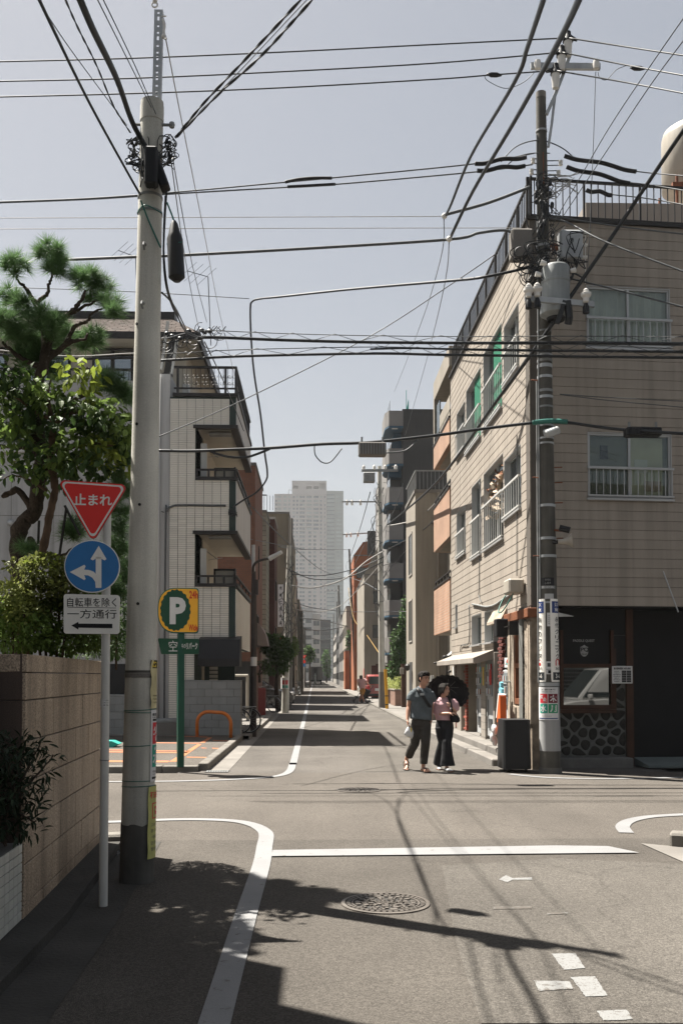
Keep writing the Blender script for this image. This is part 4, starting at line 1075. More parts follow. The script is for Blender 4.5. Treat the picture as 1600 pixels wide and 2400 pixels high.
block_wall('grey concrete block wall behind the orange hoop barrier', a.x, 25.15, b.x, 24.75, hz(1594, 25.), 0)
block_wall('low grey block wall at the back of the car park, left of the pole', -9., 25.2, X(345, 25.2), 25.2, hz(1627, 25.2), 0)
mb = MB(); mb.box(X(345,25.2), a.x, 24.95, 25.28, .09, .42); tag(mb.build('plinth', M['concrete'], base=(X(380,25),25.1,.09)), 'low concrete plinth at the foot of the tiled house', 'plinth')
# --------------------------------------------------------------- granite wall, near left
FG = Facade(-1.858, 6.25, -.153, 2.888)
M['granite'] = mat('granite', (.37,.285,.205), .6, .16, 1.1, grain=.55, gsc=95, rnd=.08, streak=.3, bump=.1, bsc=90, spec=.4)
M['granite_dark'] = mat('granite_dark', (.095,.068,.054), .6, .2, 1.1, grain=.35, gsc=180, streak=.3)
gw = thing('granite_wall', 'garden wall clad in speckled pinkish granite slabs under the pine', 'wall', (-1.858, 6.25, 0))
HT = 1.762
mb = MB(FG.M); mb.box(.02, 2.88, -.3, -.024, 0, HT-.12); mb.build('wall_core', M['concrete_dark'], gw)
zc = [.0, .148, .41, .675, .938, 1.2, 1.465, 1.645]
for j, (a, b) in enumerate(zip(zc, zc[1:])):
 u = -.28 if j % 2 else 0.
 while u < 2.9:
  p, q = max(u, 0.), min(u+.56, 2.9)
  if q-p > .02:
   mb = MB(FG.M); mb.bbox(p+.0035, q-.0035, -.025, random.uniform(-.002,.002), a+.0035, b-.0035, .004); mb.build('granite_slab', M['granite'], gw)
  u += .56
u = 0
while u < 2.9:
 mb = MB(FG.M); mb.bbox(u+.002, min(u+.56, 2.9)-.002, -.32, .006, 1.648, HT, .004); mb.build('coping_slab', M['granite'], gw); u += .56
FN = Facade(-1.858-.02, 6.25, -1, -.0, -1)
for j, (a, b) in enumerate(zip([0, .41, .938, 1.465, 1.765], [.41, .938, 1.465, 1.765])):
 for k in range(4):
  mb = MB(FN.M); mb.bbox(k*.7+.002, k*.7+.698, -.06, 0, a+.002, b-.002, .003); mb.build('granite_slab', M['granite_dark'], gw)
# --------------------------------------------------------------- white tiled planter with its bush
pl = thing('planter', 'low garden planter faced with square white tiles', 'planter', (-1.9, 6.2, 0))
FP = Facade(-1.72, 3.0, -.043, 1)
LP = 3.22
mb = MB(FP.M); mb.box(0, LP, -.14, -.012, 0, .56); mb.build('planter_core', M['concrete_dark'], pl)
mb = MB(FP.M); mb.box(0, LP, -.6, -.14, 0, .5); mb.build('soil', mat('soil', (.05,.037,.027), 1., .3, 9., bump=.8, bsc=30), pl)
tmw = MB(FP.M); tmw.bbox(.003, .097, -.012, 0, .003, .058, .003)
mt_ = meshof(tmw, 'tile', mat('white_tile', (.5,.5,.45), .35, .06, 2., rnd=.06, streak=.1))
for v in mt_.vertices: v.co -= FP.P
k0 = int(LP/.1)
for i in range(max(0, k0-33), k0):
 for j in range(9):
  if i < k0-14 and j < 0: continue
  piece('tile', mt_, Matrix.Translation(FP.w(i*.1+.02, 0, j*.061+.01)), pl)
# --------------------------------------------------------------- plants
def leaf_mesh(L, W, m, curl=.15):
 mb = MB(); d = -curl*L
 mb.add([(0,0,0), (L*.3,W*.42,W*.12), (L*.62,W*.45,d*.35+W*.12), (L,0,d), (L*.62,-W*.45,d*.35+W*.12), (L*.3,-W*.42,W*.12), (L*.3,0,0), (L*.62,0,d*.35)],
     [(0,6,1), (1,6,7,2), (2,7,3), (0,5,6), (6,5,4,7), (7,4,3)])
 return mb
def leaf_mats(name, base, spread, trans=.3):
 return mat(name, base, .55, .3, 3., rnd=spread, trans=trans, spec=.25)
M['leaf_dark'] = leaf_mats('leaf_dark', (.06,.105,.03), .3)
M['leaf_mid'] = leaf_mats('leaf_mid', (.125,.185,.045), .35, .38)
M['leaf_young'] = leaf_mats('leaf_young', (.2,.25,.04), .3, .45)
M['leaf_olive'] = leaf_mats('leaf_olive', (.26,.29,.085), .4, .4)
M['leaf_bush'] = leaf_mats('leaf_bush', (.018,.03,.013), .3, .15)
M['leaf_far'] = leaf_mats('leaf_far', (.07,.14,.035), .3)
M['needle'] = mat('needle', (.115,.2,.078), .5, .3, 2.2, trans=.35, spec=.4)
M['bark'] = mat('bark', (.055,.042,.032), .95, .35, 9., bump=1., bsc=28, grain=.2, gsc=60)
M['bark_brown'] = mat('bark_brown', (.10,.065,.042), .9, .25, 7., bump=.6, bsc=30)
def rot_to(d, roll):
 q = d.to_track_quat('X', 'Z').to_matrix().to_4x4()
 return q @ Matrix.Rotation(roll, 4, 'X')
def foliage(parent, clumps, lm, R, parts=0, up=.2, size=(.8, 1.25), shell=.35, stuff_name='foliage', down=.4):
 meshes = [meshof(b, 'leaf', m) for b, m in lm]
 rest = [MB() for _ in lm]
 allp = []
 for c, r, n, k in clumps:
  for _ in range(n):
   while 1:
    p = Vector((R.uniform(-1,1), R.uniform(-1,1), R.uniform(-1,1)))
    if shell < p.length < 1: break
   pos = Vector(c)+Vector((p.x*r[0], p.y*r[1], p.z*r[2]))
   d = (p.normalized()*.8+Vector((R.uniform(-1,1), R.uniform(-1,1), R.uniform(-1,1)-down))).normalized()
   s = R.uniform(*size)
   allp.append((pos, d, R.uniform(-.9, .9), s, k))
 allp.sort(key=lambda a: a[0].y)
 for i, (pos, d, roll, s, k) in enumerate(allp):
  T = Matrix.Translation(pos) @ rot_to(d, roll) @ Matrix.Scale(s, 4)
  if i < parts: piece('leaf', meshes[k], T, parent)
  else:
   b = rest[k]; o = len(b.v); src = lm[k][0]
   b.v += [tuple(T @ Vector(v)) for v in src.v]; b.f += [tuple(o+q for q in f) for f in src.f]; b.mi += [0]*len(src.f)
 for k, b in enumerate(rest):
  if b.v: stuff(b.build(stuff_name, lm[k][1], parent))
def limb(px, Y, r, wob=.02, n=8, k=5, seed=1):
 R = random.Random(seed)
 P = [at(p[0], p[1], Y+(p[2] if len(p) > 2 else 0)) for p in px]
 S_ = spline(P, k); N = len(S_)
 rr_ = []
 for i in range(N):
  t = i/(N-1)*(len(r)-1); a = int(min(t, len(r)-2)); rr_.append((r[a]+(r[a+1]-r[a])*(t-a))*(1+R.uniform(-.13,.13)))
 S_ = [p+Vector((R.uniform(-wob,wob), R.uniform(-wob,wob), R.uniform(-wob,wob)))*.5 for p in S_]
 return S_, rr_
YP = 8.6
pb = at(60, 1585, YP)
pine = thing('pine_tree', 'old black pine with cloud pruned needle pads behind the granite wall', 'tree', (pb.x, YP, .3))
mb = MB()
for px, r in (([(62,1640),(52,1560),(46,1440),(46,1330),(42,1260),(58,1222),(80,1200),(92,1130),(97,1070),(88,1010),(78,960),(90,900),(104,850),(110,800)], [.085,.08,.078,.075,.075,.07,.068,.066,.055,.055,.05,.045]),
     ([(110,810),(100,760),(86,715),(72,694),(58,672),(45,660),(38,645)], [.04,.03,.02,.013,.008]), ([(86,715),(98,700),(112,690),(115,668),(122,650),(120,620)], [.022,.018,.012,.008]),
     ([(110,810),(130,775),(150,745),(172,728),(190,705),(200,680)], [.035,.028,.02,.012]), ([(165,735),(195,720),(225,705),(240,700)], [.018,.012,.008]),
     ([(120,830),(150,812),(172,770),(190,758),(208,752),(215,735),(240,722)], [.03,.02,.014,.008]), ([(104,850),(140,820),(170,800),(200,795),(205,780)], [.03,.024,.014,.01]),
     ([(100,860),(70,850),(45,835),(20,815),(5,800)], [.03,.02,.01]), ([(96,1110),(130,1090),(170,1070),(205,1078),(240,1090),(262,1100)], [.04,.03,.02,.01]),
     ([(80,1200),(45,1150),(15,1160),(8,1162)], [.035,.03,.028,.02]), ([(97,1070),(60,1050),(20,1048),(-10,1040)], [.03,.02,.01]), ([(70,1260),(90,1285),(120,1300),(150,1300),(185,1275)], [.03,.024,.016,.008]),
     ([(200,1300),(235,1310),(262,1225),(275,1230),(290,1228)], [.012,.012,.01,.008]), ([(85,1000),(130,960),(190,930),(240,910)], [.03,.02,.012])):
 P, R_ = limb(px, YP, r, .012); mb.tube(P, R_, 8)
mb.build('trunk', M['bark'], pine, smooth=True)
pads = [(38,622,36),(122,598,40),(128,625,36),(200,652,40),(238,672,30),(258,715,32),(268,735,22),(215,700,26),(25,700,36),(52,718,26),(10,752,44),(38,775,38),(108,760,50),(75,812,44),(130,800,42),(150,770,30),(212,790,34),(200,812,26),(88,845,40),(46,840,28),(130,870,28),
  (268,905,40),(292,930,28),(240,890,26),(30,1015,36),(62,1008,28),(255,1035,42),(285,1070,34),(232,1060,26),(180,1235,34),(165,1255,22),(278,1195,30),(270,1290,38),(292,1345,36),(270,1240,30),(68,1290,22),(285,1150,34),(120,1030,24),(262,1395,36)]
mb = MB(); R = random.Random(21)
for x, y, r in pads:
 r *= 1.02
 c = at(x, y, YP+R.uniform(-.22,.22)); rr_ = r/F*YP
 nt_ = max(10, int(20*(r/36)**2))
 for _ in range(nt_):
  while 1:
   p = Vector((R.uniform(-1,1), R.uniform(-1,1), R.uniform(-.75,1)))
   if p.length < 1: break
  b = c+p*rr_*.72
  d = (p*.6+Vector((0,0,.75))).normalized()
  for _ in range(80):
   v = Vector((R.gauss(0,1), R.gauss(0,1), R.gauss(0,1))).normalized()
   e = (d*.55+v).normalized()
   if e.z < -.55: e.z *= .5
   L = R.uniform(.085,.14); q = b+e*.01; t = q+e*L+Vector((0,0,-.012))
   s_ = e.cross(Vector((R.uniform(-1,1), R.uniform(-1,1), R.uniform(-1,1)))).normalized()*.0021
   mb.add([q-s_, q+s_, t], [(0,1,2)])
stuff(mb.build('needles', M['needle'], pine))
mb = MB()
for a, b in (((156,1190),(140,1300)), ((152,1185),(188,1255)), ((92,1220),(90,1275))): mb.tube([at(*a, YP-.05), at(*b, YP-.05)], .012, 5)
mb.build('branch_tie', M['dark_metal'], pine)
YB2 = 8.15
bt_ = thing('persimmon_tree', 'broadleaf tree with large yellow green leaves in front of the pine', 'tree', (at(70,1585,YB2).x, YB2, .3))
mb = MB()
for px, r in (([(70,1650),(62,1520),(66,1400),(82,1330),(100,1290),(112,1240),(118,1200),(130,1150),(124,1110),(120,1060),(126,1010),(140,985),(165,968),(200,962)], [.04,.04,.04,.037,.036,.035,.034,.032,.03,.026,.02,.014]),
     ([(126,1010),(118,960),(112,920),(120,890)], [.022,.014,.008]), ([(165,968),(182,930),(196,890),(205,860)], [.014,.008,.005]), ([(140,985),(90,970),(50,940),(20,920)], [.018,.012,.006]), ([(120,1060),(170,1050),(220,1040),(265,1045)], [.016,.01,.005]), ([(112,1150),(60,1120),(30,1115),(12,1120)], [.014,.008,.005]), ([(200,962),(240,965),(280,980)], [.012,.006])):
 P, R_ = limb(px, YB2, r, .008); mb.tube(P, R_, 8)
mb.build('trunk', M['bark_brown'], bt_, smooth=True)
R = random.Random(33)
K = lambda x, y, rx, ry, n, k, dy=0: (at(x, y, YB2+dy), (rx/F*YB2, .46, ry/F*YB2), int(n*1.7), k)
cl = [K(195,895,42,32,34,2,-.15), K(165,868,20,16,6,2,-.1), K(225,880,22,22,10,2,-.1), K(110,915,48,30,60,1), K(60,900,46,34,70,0), K(25,905,36,42,60,0), K(30,960,40,38,60,1), K(75,960,40,30,50,0), K(140,955,50,26,60,1), K(190,965,46,30,70,0), K(240,975,44,34,80,1), K(285,985,28,40,60,1), K(255,1000,40,28,50,0),
   K(290,1030,22,26,24,1), K(40,1010,36,30,36,1), K(20,1050,26,30,20,1), K(190,1050,50,28,70,1), K(235,1060,44,28,60,2,.05), K(150,1075,46,26,50,1), K(110,1050,36,30,40,0), K(85,1080,36,26,34,0), K(240,1090,46,24,40,0), K(190,1100,50,24,44,0), K(100,1110,30,20,22,1), K(20,1115,30,12,8,0), K(55,1120,22,16,8,0), K(85,1130,14,20,8,1), K(280,1080,20,16,10,2), K(140,1115,34,22,22,0), K(215,1000,50,24,40,0), K(5,935,30,40,40,1), K(160,1010,40,24,26,0)]
LB = [(leaf_mesh(.085,.05,None), M['leaf_dark']), (leaf_mesh(.08,.046,None), M['leaf_mid']), (leaf_mesh(.09,.05,None), M['leaf_young'])]
foliage(bt_, cl, LB, R, parts=280, size=(.75,1.2), shell=.1, down=.55)
R = random.Random(5)
def shrub(name, label, cl, lm, stems, Y, parts=0, cat='shrub', size=(.7,1.3), group=None):
 c0 = cl[0][0]; s_ = thing(name, label, cat, (c0.x, Y, .2), group)
 mb = MB()
 for a in stems: mb.tube(a, [.012]*len(a), 5)
 mb.build('stem', M['bark_brown'], s_); foliage(s_, cl, lm, R, parts, size=size, shell=.45, down=.0); return s_
def K2(x, y, rx, ry, n, k, Y): return (at(x, y, Y), (rx/F*Y, .3, ry/F*Y), int(n*1.9) if n > 200 else n, k)
Y = 7.9
LS = [(leaf_mesh(.042,.025,None), M['leaf_olive']), (leaf_mesh(.042,.025,None), M['leaf_mid']), (leaf_mesh(.04,.024,None), M['leaf_young'])]
shrub('clipped_shrub', 'rounded azalea with small pale leaves just left of the road signs',
   [K2(110,1340,58,40,520,0,Y), K2(112,1325,46,28,160,2,Y-.05), K2(160,1380,52,46,440,0,Y), K2(95,1400,60,44,420,0,Y), K2(140,1450,70,48,520,1,Y), K2(205,1430,50,60,460,1,Y), K2(215,1480,50,46,360,1,Y), K2(150,1500,60,34,340,1,Y), K2(45,1330,24,20,100,0,Y)],
   LS, [[at(120+dx, 1560, Y), at(120+dx*1.6, 1450, Y), at(115+dx*2.4, 1360, Y)] for dx in (-22,-10,0,12,24)], Y, 120)
shrub('clipped_shrub', 'darker shrub with mottled leaves at the left edge above the wall',
   [K2(25,1400,40,40,360,0,Y-.2), K2(10,1450,46,44,420,1,Y-.2), K2(60,1440,44,40,360,0,Y-.2), K2(40,1495,62,36,420,1,Y-.2), K2(95,1480,40,40,300,1,Y-.2)],
   LS, [[at(30+dx, 1560, Y-.2), at(30+dx*1.6, 1470, Y-.2), at(28+dx*2.6, 1390, Y-.2)] for dx in (-14,0,14)], Y-.2, 80)
shrub('dark_conifer', 'dark green yew like shrub between sign post and concrete pole',
   [K2(262,1330,30,70,420,1,8.8), K2(280,1430,26,70,460,1,8.8), K2(240,1500,34,40,320,1,8.8), K2(270,1510,28,34,300,1,8.8), K2(180,1520,50,24,200,1,8.8)],
   [LS[0], (leaf_mesh(.05,.014,None), M['leaf_dark'])], [[at(265+dx, 1570, 8.8), at(265+dx, 1300, 8.8)] for dx in (-10,8)], 8.8, 0)
mb = MB(); mb.box(-5., -2.12, 6.6, 9.2, 0, 1.45); struct(mb.build('garden_soil', M['ground']))
Y = 6.0
b0 = at(30,1840,Y)
bush = thing('planter_bush', 'dark long leaved bush spilling over the white tiled planter', 'bush', (b0.x, Y, .5))
mb = MB()
for x, y in ((20,1750),(60,1740),(95,1740),(125,1770),(10,1850),(60,1880),(85,1925)):
 P, R_ = limb([(15,1985),(20,1900),((x+15)/2,(y+1900)/2),(x,y)], Y, [.012,.008,.005]); mb.tube(P, R_, 5)
mb.build('stem', M['bark'], bush)
cl = [K2(0,1780,55,60,150,0,Y), K2(30,1760,40,40,100,0,Y), K2(60,1750,36,26,60,0,Y-.05), K2(85,1755,24,16,18,0,Y-.05), K2(20,1850,50,50,150,0,Y), K2(60,1850,40,40,70,0,Y), K2(85,1820,32,30,40,0,Y), K2(118,1780,26,12,12,0,Y), K2(128,1765,14,12,8,0,Y), K2(75,1885,34,22,26,0,Y), K2(0,1920,46,46,120,0,Y), K2(40,1930,40,30,60,0,Y), K2(70,1955,18,12,10,0,Y), K2(75,1925,20,8,8,0,Y)]
foliage(bush, cl, [(leaf_mesh(.075,.02,None,.3), M['leaf_bush'])], random.Random(8), parts=250, size=(.7,1.1), shell=.2, down=.15)
t = 3.0; hx, hy = -.16-.817*t, 5.41+.578*t; hh = t/.525
nb = thing('neighbour_house', 'plain grey house at the near left whose roof shades the lane', 'building', (hx, hy, 0))
mb = MB(); mb.box(-12, hx, hy-.6, hy, 0, hh); mb.build('porch_wing', M['grey_wall'], nb)
mb = MB(); mb.box(-12, hx+.03, -6, hy-.62, 0, hh+1.6); mb.build('wall', M['grey_wall'], nb)
mb = MB(); mb.prism([(-12, hh+1.6), (hx+.1, hh+1.6), (-7, hh+3.2)], -6.2, hy-.62, 'y'); mb.build('roof', M['roof_tile'], nb)
YG = 8.7
gt = thing('garden_tree', 'spreading garden tree standing just left of the pine out of the picture', 'tree', (-3.75, YG, .2))
mb = MB(); mb.tube(spline([V3_((-3.75,YG,.1)), V3_((-3.7,YG,1.8)), V3_((-3.6,YG-.1,3.2)), V3_((-3.5,YG-.3,5.4))], 4), [.12]*4+[.1]*4+[.07]*5, 8); mb.tube([(-3.65,YG,2.6),(-3.2,YG-.3,3.6)], [.05,.03], 6); mb.tube([(-3.65,YG,2.8),(-3.3,YG+.5,3.9)], [.05,.03], 6); mb.build('trunk', M['bark'], gt, smooth=True)
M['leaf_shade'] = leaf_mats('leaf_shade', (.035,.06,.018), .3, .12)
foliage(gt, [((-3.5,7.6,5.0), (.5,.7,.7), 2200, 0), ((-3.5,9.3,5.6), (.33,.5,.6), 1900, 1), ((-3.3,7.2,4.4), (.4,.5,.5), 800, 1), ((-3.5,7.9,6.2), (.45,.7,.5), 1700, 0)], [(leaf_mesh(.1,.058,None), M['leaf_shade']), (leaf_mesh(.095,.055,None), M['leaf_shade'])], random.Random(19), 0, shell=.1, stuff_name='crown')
# ------------------------------------------------------------------ near utility pole (left)
UY = 7.694
b = gp(324,2062); tp = at(357, 250, UY)
class PoleAxis:
 def __init__(s, p0, p1, r0, r1): s.p0, s.p1, s.r0, s.r1 = Vector(p0), Vector(p1), r0, r1
 def c(s, z): t = (z-s.p0.z)/(s.p1.z-s.p0.z); return s.p0.lerp(s.p1, t)
 def r(s, z): t = (z-s.p0.z)/(s.p1.z-s.p0.z); return s.r0+(s.r1-s.r0)*t
 def on(s, a, z, off=0.): c = s.c(z); R = s.r(z)+off; return Vector((c.x+R*math.cos(a), c.y+R*math.sin(a), z))
 def fit(s, px, py): # angle on the surface under a pixel
  z = hz(py, s.p0.y-.1); c = s.c(z); d = at(px, py, c.y).x-c.x; q = max(-1, min(1, d/s.r(z))); base = math.atan2(-c.y, -c.x); return base+math.asin(q), z
UP = PoleAxis((b.x, UY, 0), tp, .132, .089)
def pole_mesh(ax, n=32, rings=24, jig=0.):
 mb = MB(); R = []
 for k in range(rings+1):
  z = ax.p0.z+(ax.p1.z-ax.p0.z)*k/rings; R.append([ax.on(2*PI*i/n, z) for i in range(n)])
 mb.loft(R); return mb
pole = thing('utility_pole', 'thick pale concrete utility pole in the left foreground with posters', 'utility pole', (b.x, UY, 0))
pole_mesh(UP).build('shaft', M['pole'], pole, smooth='angle')
mb = MB()
for z0, z1, e in ((tp.z-.13, tp.z+.0, .005), (tp.z-.02, tp.z+.035, .002)):
 mb.loft([[UP.on(2*PI*i/32, z0, e) for i in range(32)], [UP.on(2*PI*i/32, z1, e-(.0)) for i in range(32)], [UP.on(2*PI*i/32, z1+.012, -.03) for i in range(32)]])
mb.build('cap', M['pole'], pole, smooth='angle')
def ring(ax, z, h, e, m, name, par):
 mb = MB(); mb.loft([[ax.on(2*PI*i/28, z-h/2, e) for i in range(28)], [ax.on(2*PI*i/28, z+h/2, e) for i in range(28)]]); return mb.build(name, M[m], par, smooth='angle')
zz = lambda y: hz(y, UY-.1)
M['pole_band'] = mat('pole_band', (.10,.095,.085), .9, .25, 4., streak=.2)
mb = MB(); n = 28
mb.loft([[UP.on(2*PI*i/n, 0, .003) for i in range(n)], [UP.on(2*PI*i/n, zz(1932)+.01*math.sin(i*1.3), .003) for i in range(n)]]); mb.build('dark_base', M['pole_band'], pole, smooth='angle')
ring(UP, zz(1583), .035, .004, 'concrete', 'repair_band', pole)
ring(UP, zz(1574), .02, .002, 'pole_band', 'repair_joint', pole)
for y in (1663,1669,1747,1831,1843): 
 mb = MB(); mb.torus(UP.c(zz(y)), UP.r(zz(y))+.003, .003, 32, 5, (random.uniform(-.04,.04), random.uniform(-.04,.04), 1)); mb.build('tie_wire', M['wire_green'], pole)
mb = MB()
for x, y in ((324,1416),(322,996),(322,760),(328,1185)):
 a, z = UP.fit(x, y); mb.cyl(UP.on(a, z, -.01), UP.on(a, z, .006), .012, n=10)
mb.build('step_hole', M['black'], pole)
mb = MB()
for x, y in ((342,585),(338,722)):
 a, z = UP.fit(x, y); mb.tube([UP.on(a, z+.02, 0), UP.on(a, z+.02, .05), UP.on(a, z-.0, .06), UP.on(a, z-.03, .03)], .009, 6)
mb.build('step_hook', M['galv_dull'], pole)
for y in (492, 455): ring(UP, zz(y), .02, .006, 'galv_dull', 'clamp', pole)
pe0, pe1 = at(366, 260, UY), at(372, 22, UY)
d = pe1-pe0; w_ = .034
mb = MB(); sx_ = Vector((w_, 0, 0)); sy_ = Vector((0, .03, 0))
N = 46
for k in range(N):
 a = pe0.lerp(pe1, k/N); c = pe0.lerp(pe1, (k+1)/N)
 slot = k % 9 in (2, 5, 6, 8)
 for s0, s1 in (((-1,-.25), (.25,1)) if slot else ((-1,1),)):
  Q = [a+sx_*s0, a+sx_*s1, a+sx_*s1+sy_*.25, a+sx_*s0+sy_*.25]; mb.loft([Q, [p+(c-a) for p in Q]])
for s0 in (-1, .85):
 Q = [pe0+sx_*s0+sy_*.25, pe0+sx_*(s0+.15)+sy_*.25, pe0+sx_*(s0+.15)+sy_*2, pe0+sx_*s0+sy_*2]; mb.loft([Q, [p+d for p in Q]])
mb.build('extension_channel', M['galv'], pole)
mb = MB()
q = at(363,14,UY); mb.torus(q+Vector((0,0,.01)), .022, .007, 14, 6); mb.cyl(q+Vector((0,0,.03)), q+Vector((.01,0,.1)), .018); mb.ell(at(384,85,UY), .02, .02, .02, 8, 6); mb.tube([at(378,38,UY), at(390,38,UY)], .006, 5)
mb.tube(spline([at(382,45,UY), at(386,60,UY), at(384,75,UY), at(389,92,UY)], 4), .012, 6); mb.build('top_fitting', M['porcelain'], pole, smooth=True)
mb = MB(); z = zz(285)
mb.tube([UP.c(z)+Vector((-.16,-.02,0)), UP.c(z)+Vector((.16,-.02,0))], .012, 8); mb.lathe([(.001,-.02),(.02,-.02),(.026,.0),(.02,.02),(.001,.02)], 10, UP.c(z)+Vector((.165,-.02,0)))
mb.build('cross_bolt', M['galv_dull'], pole)
def blk(name, label, px, py, w, h, dpt, rz, par=None, Y=UY-.2, m='black'):
 c = at(px, py, Y); mb = MB(Matrix.Translation(c) @ Matrix.Rotation(rz, 4, 'Y')); mb.bbox(-w/2, w/2, -dpt/2, dpt/2, -h/2, h/2, .012); return c, mb
c, mb = blk('', '', 355, 392, .1, .3, .1, .0); mb.build('junction_box', M['black'], pole)
c, mb = blk('', '', 376, 408, .075, .26, .12, -.35, Y=UY-.12); mb.build('junction_box', M['black'], pole)
R = random.Random(4); mb = MB()
for k in range(60):
 sdx = -1 if k % 2 else 1
 c0 = at(357+sdx*R.uniform(28,50), R.uniform(322,395), UY-.05*R.random())
 if k < 30: mb.torus(c0, R.uniform(.02,.055), .0035, 12, 4, (R.uniform(-1,1), R.uniform(-1,1), R.uniform(-.6,.6)), R.uniform(0,2), R.uniform(4,6.2))
 else:
  mb.tube(spline([c0, c0+Vector((R.uniform(-.06,.06), -.02, R.uniform(-.08,.02))), c0+Vector((-sdx*.09, -.05, R.uniform(-.18,.02))), at(357+sdx*R.uniform(5,30), R.uniform(380,445), UY-.13)], 3), R.uniform(.003,.006), 4)
for k in range(14): c0 = at(357+(-1)**k*R.uniform(34,48), R.uniform(325,375), UY); mb.ell(c0, .014, .014, .02, 6, 5)
mb.build('lead_tangle', M['wire'], pole)
mb = MB(); mb.tube(spline([at(330,470,UY-.12), at(350,520,UY-.12), at(372,570,UY-.1), at(377,580,UY-.1)], 4), .007, 6); mb.tube(spline([at(322,500,UY-.1), at(340,480,UY-.13), at(380,500,UY-.1)], 4), .005, 5); mb.build('green_lead', M['wire_green'], pole)
def cable(pts, r, name, label, m='wire', n=6, k=6, cat='cable', group=None, twist=0, sag=0.):
 P = [at(*p) if not isinstance(p, Vector) else p for p in pts]
 P = spline(P, k) if len(P) > 2 else [P[0].lerp(P[1], t/14)-Vector((0,0,sag*4*(t/14)*(1-t/14))) for t in range(15)]
 mb = MB()
 if twist and r < .015:
  out = []
  for i in range(len(P)-1):
   n_ = max(2, int((P[i+1]-P[i]).length/.03)); out += [P[i].lerp(P[i+1], j/n_) for j in range(n_)]
  out.append(P[-1]); A = []; B = []; ph = 0
  for i, p in enumerate(out):
   t = (out[min(i+1, len(out)-1)]-out[max(i-1,0)]).normalized(); u = V3_((0,0,1)).cross(t).normalized(); w = t.cross(u)
   o = (u*math.cos(i*.45)+w*math.sin(i*.45))*r*.55; A.append(p+o); B.append(p-o)
  mb.tube(A, r*.62, 5); mb.tube(B, r*.62, 5)
 else: mb.tube(P, r, n)
 return tag(mb.build(name, M[m], smooth=True), label, cat, group)
SY = 6.866
sb = gp(245,2122); st_ = at(253, 1140, SY+.02)
ps = thing('sign_post', 'white steel post that carries three road signs', 'sign post', (sb.x, SY, 0))
mb = MB(); mb.tube([(sb.x, SY, -.02), (st_.x, SY, st_.z-.05)], [.0305, .0305], 20); mb.build('post', mat('post_white', (.55,.54,.5), .5, .08, 3., streak=.2, spec=.4), ps, smooth='angle')
mb = MB(); z = hz(1648, SY); mb.loft([[(sb.x+.0315*math.cos(a), SY+.0315*math.sin(a), z+dz) for a in [2*PI*i/20 for i in range(20)]] for dz in (-.028, .028)]); mb.build('label_band', M['letter_white'], ps, smooth='angle')
A = PoleAxis((sb.x, SY, 0), (st_.x, SY, st_.z), .032, .032)
mb = MB(); 
for k, (dy, h) in enumerate(((.022,.008),(.005,.006),(-.012,.01))): mb.text(('ポール広告','注意 75','2-8-16')[k], lambda u, v: A.on(math.atan2(-SY, -sb.x)+u/.032, z+dy+v), .05, h)
mb.build('lettering', M['letter_black'], ps)
mb = MB(); mb.torus(A.c(hz(1780, SY)), .032, .003, 20, 5, (.05,0,1)); mb.build('tie_band', M['galv_dull'], ps)
YS = SY-.045
fs = Facade(-1.6, YS, 1, .06)
M['sign_red'] = mat('sign_red', (.8,.035,.026), .4, .04, 6., spec=.4)
M['sign_white'] = mat('sign_white', (.86,.83,.76), .4, .04, 6., spec=.4)
M['sign_blue'] = mat('sign_blue', (.035,.19,.46), .4, .1, 5., spec=.4)
M['sign_edge'] = mat('sign_edge', (.25,.05,.04), .6, .1)
def round_poly(pts, r, n=6):
 out = []
 for i in range(len(pts)):
  p0, p, p1 = Vector(pts[i-1]), Vector(pts[i]), Vector(pts[(i+1) % len(pts)])
  a, b_ = (p0-p).normalized(), (p1-p).normalized(); ang = a.angle(b_); tl = r/math.tan(ang/2)
  A_, B_ = p+a*tl, p+b_*tl; c = p+(a+b_).normalized()*(r/math.sin(ang/2))
  a0 = math.atan2(A_.y-c.y, A_.x-c.x); a1 = math.atan2(B_.y-c.y, B_.x-c.x); dd = a1-a0
  while dd > PI: dd -= 2*PI
  while dd < -PI: dd += 2*PI
  out += [(c.x+r*math.cos(a0+dd*k/n), c.y+r*math.sin(a0+dd*k/n)) for k in range(n+1)]
 return out
def plate(f, px_pts, r, y0, y1, m, name, par, back=None):
 P = [f.px(*p) for p in px_pts]; P = round_poly(P, r); mb = MB(f.M); mb.prism(P, y0, y1, 'y'); return mb.build(name, M[m], par)
sg = thing('stop_sign', 'red inverted triangle stop sign with white Japanese lettering', 'road sign', tuple(fs.w(*[fs.px(217,1200)[0], 0, fs.px(217,1200)[1]])))
tri = [(134,1124), (302,1136), (218,1272)]
def inset(tri_, k): 
 cx = sum(p[0] for p in tri_)/3; cy = sum(p[1] for p in tri_)/3; return [(cx+(p[0]-cx)*k, cy+(p[1]-cy)*k) for p in tri_]
plate(fs, tri, .03, -.012, .0, 'sign_edge', 'plate', sg)
plate(fs, inset(tri, .985), .029, .0, .002, 'sign_red', 'rim', sg)
plate(fs, inset(tri, .93), .026, .002, .0035, 'sign_white', 'border', sg)
plate(fs, inset(tri, .85), .022, .0035, .005, 'sign_red', 'face', sg)
mb = MB(); mb.text('止まれ', on(fs, 219, 1171.5, .0065), 87*SY/F, 27*SY/F, .022, 4); mb.build('lettering', M['sign_white'], sg)
mb = MB(); u, z = fs.px(252,1165); mb.M = fs.M; mb.box(u-.05, u+.05, -.05, -.012, z-.015, z+.015); mb.build('clamp', M['galv_dull'], sg)
sg = thing('direction_sign', 'round blue sign with white arrows straight ahead and left', 'road sign', tuple(fs.w(*[fs.px(216,1328)[0], 0, fs.px(216,1328)[1]])))
